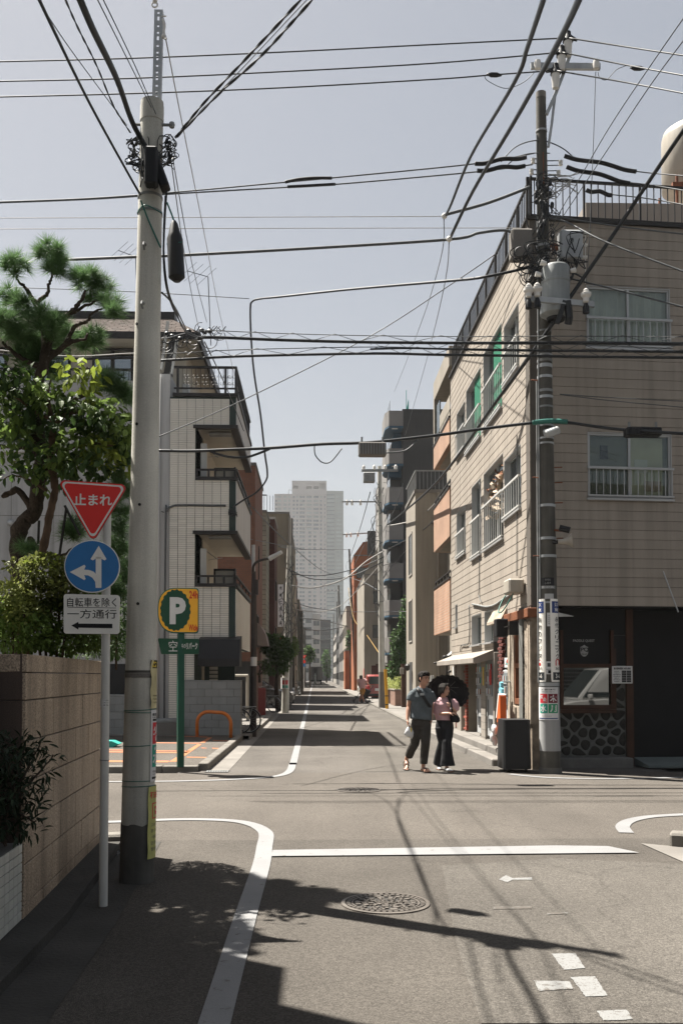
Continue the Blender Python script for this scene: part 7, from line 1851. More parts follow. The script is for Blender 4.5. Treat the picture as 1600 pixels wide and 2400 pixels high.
po = tag(mb.build('poster', M['letter_white'], smooth='angle', base=(p.x,p.y,1.2)), 'white poster with red and green blocks on the left pavement pole', 'poster')
for y0, y1, m in ((1604,1594,'poster_red'), (1612,1606,'poster_green')): mb = MB(); [mb.quad(*[(p.x+.187*math.cos(t), p.y+.187*math.sin(t), hz(yy,43)) for t, yy in ((u0,y0),(u0+.3,y0),(u0+.3,y1),(u0,y1))]) for u0 in (-2.3,-1.95,-1.45,-1.1)]; mb.build('print', M[m], po)
a, b_ = at(907,1664,46.3), at(902.5,1568,46.3); mb = MB(); mb.tube([Vector((a.x,a.y,.0)), b_], [.075,.075], 10); g_ = tag(mb.build('guy_guard', mat('guard_yellow', (.6,.3,.02), .5, .05), smooth='angle', base=(a.x,a.y,0)), 'yellow plastic guy wire guard leaning beside the pale street pole', 'wire guard')
mb = MB()
for t in (.12,.33): c = Vector((a.x,a.y,0)).lerp(b_, t); mb.tube([c, c+Vector((0,0,.05))], [.078,.078], 10)
mb.build('black_band', M['black'], g_)
def disc_sign(name, label, px, py, r, Y, kind):
 c = at(px, py, Y); root = thing(name, label, 'road sign', (c.x, Y, 0)); mb = MB(); mb.cyl((c.x, Y+.05, 0), (c.x, Y+.05, c.z+.1), .035, n=8); mb.build('post', M['steel_white'], root)
 R_ = r/F*Y
 if kind == 'stop':
  mb = MB(); mb.prism([(c.x-R_, c.z+R_*.6), (c.x, c.z-R_), (c.x+R_, c.z+R_*.6)], Y-.03, Y, 'y'); mb.build('face', M['sign_red'], root); mb = MB(); mb.text('止まれ', lambda u, v: Vector((c.x+u, Y-.034, c.z+R_*.2+v)), R_*.9, R_*.35, .02); mb.build('lettering', M['sign_white'], root)
  for k in range(2):
   q = c-Vector((0,0,R_*(2.1+1.5*k))); mb = MB(); mb.prism([(q.x+R_*.7*math.cos(2*PI*i/20), q.z+R_*.7*math.sin(2*PI*i/20)) for i in range(20)], Y-.03, Y, 'y'); mb.build('face', M['sign_red'] if k == 0 else M['sign_blue'], root)
 else:
  for rr_, m, o in ((1,'sign_red',.03), (.72,'sign_blue',.034)): mb = MB(); mb.prism([(c.x+R_*rr_*math.cos(2*PI*i/28), c.z+R_*rr_*math.sin(2*PI*i/28)) for i in range(28)], Y-o, Y, 'y'); mb.build('face', M[m], root)
  mb = MB(Matrix.Translation((c.x, Y-.037, c.z)) @ Matrix.Rotation(.78, 4, 'Y')); mb.box(-R_*.75, R_*.75, 0, .002, -R_*.12, R_*.12); mb.build('bar', M['sign_red'], root)
 return root
disc_sign('no_parking_sign', 'round red and blue no parking sign half hidden by the dark tree', 664, 1500, 8.6, 42.6, 'np')
disc_sign('far_stop_sign', 'small red stop sign with round signs below far on the left', 712.5, 1539, 5.5, 118, 'stop')
# ------------------------------------------------------------------ overhead wires
D = lambda *pp: [(p[0]/.98, p[1]/.98, p[2]) for p in pp]
M['mustard_wire'] = mat('mustard_wire', (.25,.15,.03), .6, .1)
W_ = lambda lab, pts, r=.011, m='wire_grey', name='overhead_wire', **k: cable(D(*pts), r, name, lab, m, **k)
YW = 16.
GH = 'high wires running to the corner pole'
W_('topmost high wire from the left to the black capped insulator', [(-60,143,YW),(300,134,YW),(640,120,YW),(1000,102,YW),(1303,87,YW-.16)], .012, 'wire', group=GH)
W_('second high wire from the left under the topmost one', [(-60,188,YW),(300,180,YW),(640,165,YW),(1000,145,YW),(1288,120,YW-.16)], .012, 'wire', group=GH)
W_('third high wire from the left ending below the short arm', [(-60,224,YW),(300,215,YW),(640,202,YW),(1000,182,YW),(1130,172,YW),(1275,162,YW-.16)], .012, 'wire', group=GH)
W_('topmost wire going right from the corner pole', [(1303,87,YW-.16),(1440,108,YW-1),(1640,138,YW-2.5)], .012, 'wire', group=GH)
W_('middle wire going right from the corner pole top', [(1288,120,YW-.16),(1440,150,YW-1),(1640,186,YW-2.5)], .012, 'wire', group=GH)
W_('lowest of the three wires going right from the pole top', [(1275,162,YW-.16),(1440,190,YW-1),(1640,228,YW-2.5)], .012, 'wire', group=GH)
for x, y, r in ((1134,172,.06), (1463,157,.06)): c = at(x/.98, y/.98, YW-.1); mb = MB(); mb.tube([c+Vector((-.13,0,.01)), c-Vector((.05,0,0)), c+Vector((.05,0,0)), c+Vector((.13,0,-.01))], [.01,.04,.04,.01], 8); tag(mb.build('wire_sleeve', M['black'], smooth=True), 'black sleeve on the high wire '+('left' if x < 1200 else 'right')+' of the corner pole top', 'wire sleeve')
W_('thin slack jumper hanging below the third high wire', [(1112,174,YW),(1120,186,YW),(1160,203,YW),(1200,190,YW),(1225,168,YW)], .006)
W_('thin slack jumper right of the short top arm', [(1372,165,YW),(1376,178,YW),(1392,183,YW),(1415,160,YW),(1440,150,YW)], .006)
W_('hair thin drop wire down from the right end of the top arm', [(1367,165,YW-.1),(1362,320,YW-.1),(1352,560,YW-.1),(1345,650,YW-.1)], .006)
W_('paired mid height wire, upper strand, from the left to the corner pole', [(-40,465,YW),(200,456,YW),(420,440,YW),(660,418,YW),(800,405,YW),(1090,376,YW),(1225,352,YW)], .012)
W_('paired mid height wire, lower strand, from the left to the corner pole', [(-40,467,YW),(200,458,YW),(420,444,YW),(660,430,YW),(800,421,YW),(1090,395,YW),(1222,378,YW)], .012)
W_('thick black splice on the upper mid height strand', [(655,418,YW-.02),(685,412,YW),(720,409,YW),(762,409,YW)], .026, 'black', 'wire_splice', cat='splice')
W_('thick black splice on the lower mid height strand', [(660,429,YW-.02),(700,427,YW),(770,423,YW)], .024, 'black', 'wire_splice', cat='splice')
for i, (x0, y0, x1, y1) in enumerate(((1090,376,1208,360), (1095,392,1205,380), (1295,358,1460,393), (1300,383,1445,420), (1345,436,1405,447))):
 W_(('upper left','lower left','upper right','lower right','small right')[i]+' row of black wire sleeves beside the corner pole', [(x0+(x1-x0)*t, y0+(y1-y0)*t+2.5*math.sin(t*9), YW-.02) for t in [k/6 for k in range(7)]], .036, 'black', 'sleeve_row', cat='wire sleeves')
W_('upper right low voltage wire leaving the corner pole', [(1455,393,YW),(1500,398,YW),(1640,410,YW-1)], .01); W_('lower right low voltage wire leaving the corner pole', [(1440,419,YW),(1500,426,YW),(1640,450,YW-1)], .01); W_('third low voltage wire leaving the corner pole to the right', [(1405,447,YW),(1500,458,YW),(1640,484,YW-1)], .01)
W_('arched jumper over the left sleeves', [(1150,372,YW),(1180,340,YW),(1215,325,YW),(1250,324,YW),(1290,340,YW),(1320,365,YW)], .01); W_('lower arched jumper over the left sleeves', [(1160,382,YW),(1190,360,YW),(1222,352,YW),(1262,352,YW)], .009)
W_('hair thin upper level wire behind the pole left to right', [(-40,501,YW+1),(500,499,YW+1),(1018,497,YW+1)], .006, 'wire_pale'); W_('hair thin lower level wire behind the pole left to right', [(-40,526,YW+1.2),(780,524,YW+1.2),(1640,523,YW+1.2)], .006, 'wire_pale')
W_('thick grey bundle from the left to the bend left of the corner pole', [(120,598,YW),(310,590,YW),(420,586,YW),(700,571,YW),(1030,550,YW),(1100,535,YW),(1165,530,YW),(1205,555,YW)], .024, 'wire_grey', 'cable_bundle')
W_('pale cable rising from the corner house to the right pole, bent downward', [(1225,610,YW),(1180,622,YW),(1100,638,YW),(1020,646,YW+1),(800,665,YW+4),(640,682,YW+6),(600,686,YW+7),(580,692,YW+7.5),(575,710,YW+7.6),(577,780,YW+7.7),(584,860,YW+7.9),(598,950,YW+8.1),(608,1040,YW+8.3),(614,1085,YW+8.4),(610,1105,YW+8.6),(590,1130,YW+8.8),(560,1148,YW+9.),(535,1165,YW+9.1)], .024, 'wire', 'drop_cable')
W_('thin wire at left running to the hanging drop cable', [(-40,658,YW+7),(300,670,YW+7.4),(572,686,YW+7.5)], .009)
W_('thick dark cable falling from the top right to the insulator knot', [(1260,-40,6.),(1210,110,8.),(1180,190,9.),(1080,360,12.5),(1035,470,15.),(1024,492,15.8)], .02, 'wire', 'slack_cable')
W_('cable from the insulator knot up to the corner pole', [(1022,493,15.9),(1120,466,16),(1215,430,16.)], .026, 'wire_grey', 'slack_cable')
W_('second thick cable falling from the top right past the bracket', [(1345,-40,6.),(1285,90,8.),(1180,280,11.),(1085,440,14.),(1034,545,16.)], .026, 'wire', 'slack_cable')
for k, (x, y) in enumerate(((1020,496),(1031,549))): c = at(x/.98, y/.98, 15.95); mb = MB(); mb.ell(c, .05, .05, .05, 8, 6); tag(mb.build('cable_clamp', M['porcelain'], smooth=True), ('upper' if k == 0 else 'lower')+' pale clamp where a falling cable meets the bundle', 'clamp')
W_('hair thin wire dropping from the upper clamp down the street', [(1019,500,16),(1010,600,20),(960,760,30),(905,900,60)], .008); W_('hair thin wire dropping from the lower clamp down the street', [(1031,552,16),(1015,680,20),(970,860,40),(930,1000,62)], .008)
W_('thick black cable sweeping from the upper right down into the street', [(1640,200,13.),(1568,300,14.),(1480,430,15.),(1400,550,15.4),(1300,695,15.7),(1262,752,15.8),(1200,840,16.6),(1130,935,18.),(1060,1035,21),(1000,1110,26),(940,1165,34),(890,1205,46)], .034, 'wire', 'trunk_cable')
W_('thin oblique wire upper right of the picture, first', [(1640,-60,9.),(1500,140,11.),(1400,290,13.),(1330,410,15),(1245,555,16)], .007); W_('thin oblique wire upper right of the picture, second', [(1640,0,9.),(1500,185,11.),(1400,335,13.),(1330,440,15),(1250,560,16)], .007)
W_('left strand of the twisted service wires from upper middle to the near pole', [(705,-20,5.5),(690,0,5.6),(560,140,6.4),(470,235,7.),(403,316,UY-.05)], .009, 'wire', 'service_wire', twist=1); W_('right strand of the twisted service wires from upper middle to the near pole', [(740,-25,5.5),(716,0,5.6),(600,128,6.4),(500,218,7.),(407,314,UY-.05)], .009, 'wire', 'service_wire', twist=1)
W_('thin plain wire between the twisted service wires', [(728,-20,5.5),(704,0,5.6),(580,132,6.4),(404,316,UY-.05)], .003, 'wire_grey', 'service_wire')
W_('black straight wire from the top left corner to the near pole', [(80,-30,4.6),(92,2,4.7),(200,225,6.2),(290,390,7.2),(322,446,UY-.14)], .009, 'wire', 'service_wire'); W_('thick black cable from the top left to the box on the near pole', [(168,-40,5.),(185,0,5.1),(215,70,5.5),(268,180,6.4),(300,270,7.2),(322,315,7.5),(340,345,7.55)], .021, 'wire', 'service_cable')
W_('twisted thin wire between the straight wire and the thick cable', [(140,-30,5.),(152,2,5.1),(180,65,5.6),(222,150,6.3),(262,245,7.),(300,305,UY-.05)], .006, 'wire_grey', 'service_wire', twist=1)
W_('fine grey wire at far left reaching the near pole', [(90,0,4.8),(110,35,5.),(160,110,5.8),(230,205,6.8),(292,288,UY-.05)], .003); W_('fine wire fanning left of the pole extension', [(215,-20,5.2),(226,2,5.3),(300,150,6.6),(352,255,UY)], .0035); W_('second fine wire fanning left of the pole extension', [(228,-20,5.2),(239,2,5.3),(310,150,6.6),(362,270,UY)], .0035)
W_('thin wire from the pole extension down into the street', [(380,88,UY),(385,110,UY),(412,250,9.),(470,540,14.),(505,720,22.),(548,900,26.)], .005, 'wire_pale'); W_('fine wire falling right of the near pole, first', [(388,330,UY),(420,560,11.),(445,700,15.),(458,760,17)], .005); W_('fine wire falling right of the near pole, second', [(392,335,UY),(440,600,12.),(475,740,17)], .005); W_('fine wire from the roof corner knot down the tiled front', [(470,785,17.),(520,890,23),(560,990,26)], .012)
W_('cable bunch hanging straight down the right of the near pole', [(383,440,UY-.1),(379,500,UY-.1),(376,580,UY-.1),(381,650,UY),(395,700,8.5),(412,735,10.5),(430,765,13.),(452,775,15)], .009, 'wire', 'service_cable'); W_('second cable bunch hanging beside the near pole', [(380,450,UY-.08),(376,560,UY-.08),(385,660,UY),(405,715,9.),(425,758,13.),(470,778,15.5)], .007, 'wire', 'service_cable'); W_('third cable of the bunch that curls back to the tiled house', [(372,672,UY+.02),(395,695,8.5),(415,730,10.5),(428,762,13.5),(415,768,15),(380,778,16)], .008, 'wire', 'service_cable')
a, b_ = at(408,518,8.2), at(415,660,8.2)
sc_ = thing('splice_closure', 'long black cable closure hanging right of the near pole', 'cable closure', tuple(a)); mb = MB(); mb.tube([a, a.lerp(b_,.06), a.lerp(b_,.22), a.lerp(b_,.3), a.lerp(b_,.93), b_], [.018,.034,.054,.069,.071,.03], 12); mb.build('body', M['black'], sc_, smooth='angle'); mb = MB(); mb.tube([a, a+Vector((-.02,0,.06)), a+Vector((-.06,0,.16))], .008, 5); mb.tube([a.lerp(b_,.4)+Vector((-.07,-.02,0)), a.lerp(b_,.4)+Vector((.07,-.065,0))], .004, 4); mb.build('hanger', M['wire_green'], sc_)
def lash(label, pts, r, r2=.006, turn=1.5):
 root = thing('lashed_cable', label, 'cable', tuple(at(pts[0][0]/.98, pts[0][1]/.98, pts[0][2])))
 P = spline([at(*p) for p in D(*pts)], 8); mb = MB(); mb.tube(P, r, 6); mb.build('cable', M['wire'], root, smooth=True)
 U = [p+Vector((0,0,.11)) for p in P]; mb = MB(); mb.tube(U, .008, 5)
 L = 0; q = []; 
 for i in range(len(P)-1):
  n = max(1, int((P[i+1]-P[i]).length/(.12*turn)))
  for k in range(n): L += 1; q.append(P[i].lerp(P[i+1], k/n)+Vector((0,-.02,.0 if L % 4 in (0,) else (.06 if L % 2 else .12))))
 mb.tube(q, .005, 4); mb.build('lashing', M['wire_grey'], root); return root
lash('upper lashed cable crossing the street at roof height', [(455,776,15.6),(500,775,15.8),(650,781,16),(850,786,16),(1100,788,16),(1240,787,15.9),(1400,788,15.5),(1640,790,15)], .026)
lash('lower lashed cable crossing the street to the right pole', [(370,828,15.8),(430,825,15.8),(560,818,16),(850,812,16),(1020,815,16),(1240,818,15.9),(1400,820,15.5),(1640,822,15)], .022)
lash('faint middle lashed cable over the right half of the street', [(850,802,16),(950,800,16),(1100,804,16),(1240,806,15.9),(1400,807,15.5),(1640,810,15)], .016)
W_('thick cable left of the near pole at window height', [(-40,812,15.8),(150,824,15.8),(300,822,15.8),(368,828,15.8)], .022, 'wire', 'lashed_wire'); W_('thin pale cable left of the near pole at eave height', [(-40,800,15.8),(150,818,15.8),(300,812,15.8),(370,812,15.8)], .01, 'wire_pale', 'lashed_wire')
W_('heavy low cable from the tiled house side to the corner pole', [(362,1035,16.2),(440,1036,16.2),(520,1033,16.2),(620,1029,16.2),(740,1020,16.1),(850,1016,16),(1000,1000,16),(1100,986,16),(1215,972,15.9),(1260,969,15.85)], .026, 'wire', 'low_cable'); W_('sagging slack loop under the heavy low cable at left', [(480,1035,16.2),(500,1043,16.2),(530,1050,16.2),(565,1050,16.2),(590,1043,16.2),(620,1031,16.2)], .02, 'wire', 'low_cable')
W_('heavy low cable going right from the corner pole', [(1262,969,15.85),(1300,970,15.8),(1400,984,15.4),(1500,992,15),(1640,1000,14.5)], .025, 'wire', 'low_cable'); W_('green sheathed stretch of low cable on the corner pole', [(1222,971,15.84),(1262,967,15.8),(1302,969,15.78)], .042, 'wire_green', 'cable_sheath', cat='cable sheath')
W_('thin loop of cable hanging under the heavy low cable', [(722,1024,16.1),(724,1045,16.1),(740,1062,16.1),(760,1060,16.1),(785,1030,16.1)], .01); W_('short pale jumper right of the wire box', [(886,1040,16),(930,1035,16),(960,1010,16)], .013, 'wire_grey')
for x0, y0, x1, y1, lab, m, nm in ((823,1018,886,1048,'pale ribbed box hung on the heavy low cable over the street','concrete','wire_box'), (1434,984,1515,1003,'long black box hung on the low cable right of the corner pole','black','wire_box')):
 a, b_ = at(x0/.98, y1/.98, 15.9 if x0 < 1000 else 15.2), at(x1/.98, y0/.98, 15.9 if x0 < 1000 else 15.2); bx = thing(nm, lab, 'junction box', (a.x, a.y, a.z)); mb = MB(); mb.bbox(a.x, b_.x, a.y-.1, a.y+.1, a.z, b_.z, .02); mb.build('case', M[m], bx)
 mb = MB()
 for k in range(10): u = a.x+(b_.x-a.x)*(k+.5)/10; mb.box(u-.008, u+.008, a.y-.11, a.y-.1, a.z+.02, b_.z-.02)
 mb.build('rib', M['galv_dull' if m != 'black' else 'black'], bx); mb = MB()
 for u in (.12,.88): X_ = a.x+(b_.x-a.x)*u; mb.box(X_-.015, X_+.015, a.y-.02, a.y+.02, b_.z, b_.z+.1)
 mb.build('hanger', M['galv_dull'], bx)
W_('thin oblique wire from the lower left rising over the street', [(365,1003,16),(560,918,20),(850,772,22),(1040,650,20),(1135,585,18)], .011); W_('lone wire sagging from the right pole over the front wall', [(1255,500,15.9),(1300,510,15.7),(1400,560,15.),(1640,650,14)], .014); W_('upper wire of two crossing the boarded front wall', [(1262,494,15.9),(1350,510,15.6),(1500,530,15),(1640,545,14.5)], .012); W_('wire drooping across the upper front window', [(1310,640,15.8),(1400,662,15.5),(1568,705,15.),(1640,722,14.7)], .014); W_('two thin wires running right across the wall at mid height', [(1285,905,15.9),(1400,913,15.5),(1640,925,15)], .007)
W_('thin low wire crossing the boarded wall below the mid height pair', [(1285,906,15.9),(1400,920,15.5),(1640,942,15)], .007); W_('long wire from the tiled house corner sagging to the first lamp pole', [(372,1175,25.2),(440,1200,28),(560,1235,36),(700,1262,48)], .014)
W_('black capsule on the trunk cable above the beige house', [(997,1205,30),(1005,1198,30),(1022,1184,29.5),(1030,1180,29.5)], .1, 'black', 'wire_capsule', cat='cable closure')
for k, (pts, r, m, lab) in enumerate((
 ([(668,1310,43),(720,1330,45),(800,1325,47),(880,1290,47)], .025, 'wire_grey', 'upper cable spanning the distant poles, nearly straight'),
 ([(666,1318,43),(740,1322,45),(820,1305,47),(880,1280,47)], .02, 'wire', 'dark cable spanning the distant poles just below the upper one'),
 ([(672,1345,43),(720,1350,45),(790,1330,46),(840,1290,47),(882,1265,47)], .03, 'wire_pale', 'pale sagging cable from the left pole up to the right pole'),
 ([(676,1385,43),(730,1398,60),(800,1405,80),(940,1405,47)], .022, 'wire', 'dark flat cable crossing low over the street'),
 ([(680,1400,70),(740,1405,80),(790,1385,95),(880,1290,47)], .03, 'wire_pale', 'pale cable climbing to the right over the dark poles'),
 ([(690,1420,83),(740,1425,90),(800,1440,100)], .04, 'wire_grey', 'short sagging cable between the farther poles'),
 ([(700,1445,100),(740,1448,110),(790,1440,120)], .04, 'wire', 'lower short cable among the far poles'),
 ([(705,1462,120),(740,1470,130),(790,1460,140)], .05, 'wire_grey', 'lowest tangled cable among the far poles'),
 ([(640,1255,43),(700,1262,60),(800,1262,100)], .022, 'wire_grey', 'long faint wire in front of the high rise at mid height'),
 ([(580,1165,30),(660,1245,45),(740,1310,80),(800,1330,104)], .02, 'wire_grey', 'oblique wire crossing the high rise from the upper left'),
 ([(850,1130,47),(826,1215,70),(800,1290,100)], .022, 'wire_grey', 'wire descending left from the grey box on the street pole'),
 ([(880,1120,47),(850,1220,70),(812,1300,100)], .022, 'wire_grey', 'second wire descending left from the street pole'),
 ([(925,1110,47),(896,1190,60),(840,1290,90)], .022, 'wire_grey', 'wire descending from the right end of the street pole arm'),
 ([(890,1208,47),(960,1190,38),(1040,1110,26)], .025, 'wire_pale', 'pale cable swooping from the street pole to the brick flats'),
 ([(890,1262,47),(960,1225,36),(1000,1190,30)], .02, 'wire', 'thin cable under the pale swooping one'),
 ([(870,1345,60),(900,1300,50),(960,1235,38)], .02, 'wire', 'dark service cable rising to the right past the street pole'),
 ([(800,1325,104),(840,1340,80),(880,1365,50)], .025, 'wire_grey', 'cable between the dark pole and the pale street pole'),
 ([(940,1300,47),(990,1340,36),(1060,1365,27)], .012, 'wire_grey', 'thin wire across the blank beige wall'),
 ([(800,1350,104),(812,1420,100),(836,1450,90),(870,1500,60)], .03, 'mustard_wire', 'yellow guy guard wire slanting down by the orange house'))):
 P = [tuple(p) for p in pts]; cable([(p[0]/.98, p[1]/.98, p[2]) for p in P], r, 'street_cable', lab, m)
for x0, y0, x1, y1, Y, lab in ((272,575,312,590,30,'small television aerial left of the near pole'), (430,622,478,636,30,'small television aerial right of the near pole')):
 a, b_ = at(x0/.98,y0/.98,Y), at(x1/.98,y1/.98,Y); root = thing('tv_aerial', lab, 'aerial', tuple(b_)); mb = MB(); mb.tube([a, b_], .012, 4)
 for k in range(4): c = a.lerp(b_, k/3.2); mb.tube([c+Vector((-.3,0,-.28)), c+Vector((.3,0,.28))], .006, 4)
 mb.tube([b_, Vector((b_.x+.1, Y, 12))], .015, 5); mb.build('aerial_rods', M['wire_grey'], root)
R = random.Random(2)
for cx, cy, n, wx, lab in ((462, 762, 9, .35, 'loose knot of wires hanging in mid air right of the roof corner'), (400, 772, 16, .3, 'dense knot of wires in front of the brown roof corner')):
 mb = MB(); c = at(cx/.98, cy/.98, 16)
 for k in range(n):
  p = c+Vector((R.uniform(-wx,wx),0,R.uniform(-.1,.12))); mb.torus(p-Vector((0,0,.08)), R.uniform(.05,.14), .006, 16, 4, (R.uniform(-.4,.4),1,R.uniform(-.3,.3)), R.uniform(0,2), R.uniform(4,6.2))
  if k % 2: q = p+Vector((R.uniform(-.25,.25),0,R.uniform(-.06,.06))); mb.tube(spline([p, p.lerp(q,.5)-Vector((0,0,.06)), q], 6), .009, 4)
 for k in range(4): p = c+Vector((R.uniform(-wx,wx),0,R.uniform(-.04,.06))); mb.ell(p, .05, .04, .035, 8, 5)
 tag(mb.build('wire_knot', M['wire']), lab, 'wire knot')
# ------------------------------------------------------------------ people
def fused(mb, voxel, smooth=4, name='body', m=None, parent=None):
 me = bpy.data.meshes.new('tmp'); me.from_pydata(mb.v, [], mb.f); me.update()
 o = bpy.data.objects.new('tmp', me); COL.objects.link(o)
 r = o.modifiers.new('r', 'REMESH'); r.mode = 'VOXEL'; r.voxel_size = voxel
 s = o.modifiers.new('s', 'SMOOTH'); s.iterations = smooth; s.factor = .5
 dg = bpy.context.evaluated_depsgraph_get()
 out = bpy.data.meshes.new_from_object(o.evaluated_get(dg), depsgraph=dg)
 bpy.data.objects.remove(o); bpy.data.meshes.remove(me)
 L = Vector(parent['_L'])
 out.materials.clear(); out.materials.append(m)
 for v in out.vertices: v.co -= L
 out.polygons.foreach_set('use_smooth', [True]*len(out.polygons)); out.update()
 ob = bpy.data.objects.new(name, out); COL.objects.link(ob); ob.parent = parent; ob['_L'] = tuple(L)
 return ob
M['skin'] = mat('skin', (.44,.24,.165), .5, .06, 8., spec=.35)
M['skin_pale'] = mat('skin_pale', (.5,.29,.205), .5, .05, 8., spec=.35)
M['hair'] = mat('hair', (.014,.011,.009), .75, .4, 60., spec=.15, bump=.6, bsc=160)
M['eye'] = mat('eye', (.015,.012,.01), .3, 0)
M['lip'] = mat('lip', (.28,.08,.07), .5, 0)
def hand(mb, w, d, nrm, r=1., curl=.9, thumb=1):
 d = d.normalized(); nrm = (nrm-d*nrm.dot(d)).normalized(); s = d.cross(nrm)
 mb.tube([w-d*.02, w+d*.03, w+d*.075*r, w+d*.095*r], [.024*r,.033*r,.038*r,.03*r], 10, ry=[.02*r,.016*r,.014*r,.01*r], side=s)
 for k, l in enumerate((.062,.072,.068,.052)):
  b = w+d*.085*r+s*((k-1.5)*.0195*r*thumb); p = [b]; a = .25
  for q in (.42,.32,.26):
   a += curl*(.45+.1*k*.3); dd = d*math.cos(a*.8)+nrm*math.sin(a*.8); p.append(p[-1]+dd*l*q*r*1.05)
  mb.tube(p, [.0098*r,.0092*r,.0085*r,.007*r], 7)
 b = w+d*.025*r-s*(.026*r*thumb); t1 = b+(d*.7-s*thumb*.55+nrm*.35).normalized()*.04*r; t2 = t1+(d*.85+nrm*.5-s*thumb*.05).normalized()*.034*r
 mb.tube([b, t1, t2], [.0125*r,.0105*r,.0085*r], 7)
def head(mb, c, fd, up, s=1., fem=0):
 fd = fd.normalized(); up = (up-fd*up.dot(fd)).normalized(); sd_ = fd.cross(up)
 R = Matrix((sd_, fd, up)).transposed()
 E = lambda o, rx, ry, rz, n=14, m=10: mb.ell(Vector(c)+R @ (Vector(o)*s), rx*s, ry*s, rz*s, n, m, R)
 E((0,-.012,.022), .074,.094,.088); E((0,.022,-.03), .063,.068,.078); E((0,.045,-.078), .034 if fem else .039,.036,.034); E((0,.03,-.055), .052,.05,.05)
 E((0,.088,-.018), .012,.016,.02, 8, 6); E((0,.082,.008), .009,.012,.03, 8, 6); E((0,.074,.032), .052,.018,.012, 10, 6)
 for k in (-1, 1): E((k*.073,-.008,-.008), .012,.022,.032, 8, 6); E((k*.036,.058,-.022), .026,.024,.024, 8, 6)
 E((0,.082,-.053), .022,.012,.009, 8, 6)
 return R
def face_bits(par, c, R, s=1.):
 mb = MB(); 
 for k in (-1, 1): mb.ell(Vector(c)+R @ (Vector((k*.032,.081,.006))*s), .012*s, .008*s, .006*s, 8, 6, R)
 mb.build('eye', M['eye'], par, smooth=True)
 mb = MB()
 for k in (-1, 1): mb.tube([Vector(c)+R @ (Vector((k*x,y,z))*s) for x, y, z in ((.014,.093,.026),(.032,.089,.031),(.05,.073,.025))], .004*s, 5)
 mb.build('eyebrow', M['hair'], par)
 mb = MB(); mb.ell(Vector(c)+R @ (Vector((0,.0925,-.054))*s), .02*s, .006*s, .0065*s, 8, 6, R); mb.build('lips', M['lip'], par, smooth=True)
def rim(mb, pts, r, **k): mb.tube(pts, r, 10, **k)
V3 = Vector
low = V3((0,0,-.03))
def C3(x, y, Y): return at(920+x/8.4, 1550+y/8.4, Y)
Y = 16.4
J = {k: C3(*v) for k, v in dict(head=(612,338,Y-.01), neck=(588,478,Y+.02), base=(580,560,Y+.03), chest=(575,700,Y+.02), waist=(560,1020,Y+.01), pelvis=(550,1190,Y), shl=(372,615,Y+.02), shr=(762,618,Y+.05), ell=(312,890,Y+.04), elr=(758,905,Y+.1),
  wrl=(288,1145,Y-.05), wrr=(746,1190,Y+.06), hpl=(470,1240,Y), hpr=(640,1240,Y), knl=(432,1620,Y+.02), knr=(642,1630,Y-.13), anl=(272,1905,Y+.28), anr=(600,2050,Y-.1)).items()}
fdm = V3((.62,-.75,-.08))
man = thing('person', 'man in a blue grey short sleeved shirt and dark trousers carrying a white bag', 'person', (J['pelvis'].x, Y, 0))
mb = MB()
R = head(mb, J['head'], fdm, V3((0,0,1)), 1.02)
rim(mb, [J['head']+V3((-.02,.02,-.06)), J['neck'], J['base']-V3((0,0,.05))], [.052,.054,.07])
rim(mb, [J['base'], J['chest'], J['waist'], J['pelvis']], [.06,.12,.12,.13], ry=[.05,.08,.08,.09], side=(1,0,0))
for a in 'lr':
 rim(mb, [J['base']+low, J['sh'+a]+low], [.03,.03]); rim(mb, [J['sh'+a]+low, J['sh'+a].lerp(J['el'+a],.5), J['el'+a], J['el'+a].lerp(J['wr'+a],.3), J['wr'+a]], [.03,.043,.037,.04,.026])
 rim(mb, [J['pelvis'], J['hp'+a], J['hp'+a].lerp(J['kn'+a],.5), J['kn'+a], J['kn'+a].lerp(J['an'+a],.35), J['an'+a]], [.09,.075,.065,.05,.05,.034])
hand(mb, J['wrl'], C3(296,1260,Y-.08)-J['wrl'], V3((.9,-.3,.0)), 1.0, 1.0, -1); hand(mb, J['wrr'], V3((-.05,.05,-1)), V3((-.9,.1,0)), 1., .6, 1)
toeL, toeR = C3(262,2105,Y+.1), C3(705,2140,Y-.28)
heelL, heelR = J['anl']+V3((0,.05,-.05)), J['anr']+V3((-.02,.05,-.055))
toeL.z = .03; toeR.z = .03; heelR.z = .035
for an, he, to in ((J['anl'], heelL, toeL), (J['anr'], heelR, toeR)):
 rim(mb, [an, he.lerp(to,.2)], [.034,.036]); rim(mb, [he, he.lerp(to,.35)+V3((0,0,.02)), he.lerp(to,.7), to], [.03,.036,.042,.03], ry=[.03,.034,.022,.014])
 d = (to-he).normalized(); s_ = V3((d.y,-d.x,0)).normalized()
 for k in range(5): b = to+s_*((k-2)*.017)-d*.01*abs(k-1); mb.tube([b, b+d*.028], [.011,.009], 6)
fused(mb, .0065, 3, 'body', M['skin'], man); face_bits(man, J['head'], R, 1.02)
mb = MB(); E = lambda o, rx, ry, rz: mb.ell(J['head']+R @ V3(o), rx, ry, rz, 14, 10, R)
E((0,-.028,.05), .084,.096,.078); E((0,-.055,.0), .078,.062,.078); E((0,.035,.095), .07,.055,.035)
rr_ = random.Random(4)
for k in range(16):
 x = -.07+.14*k/15; mb.tube([J['head']+R @ V3((x*.5,.0,.115)), J['head']+R @ V3((x,.085-.5*abs(x),.088)), J['head']+R @ V3((x*1.1+rr_.uniform(-.01,.01),.098-.7*abs(x),.05+rr_.uniform(-.01,.015)))], [.02,.018,.006], 6)
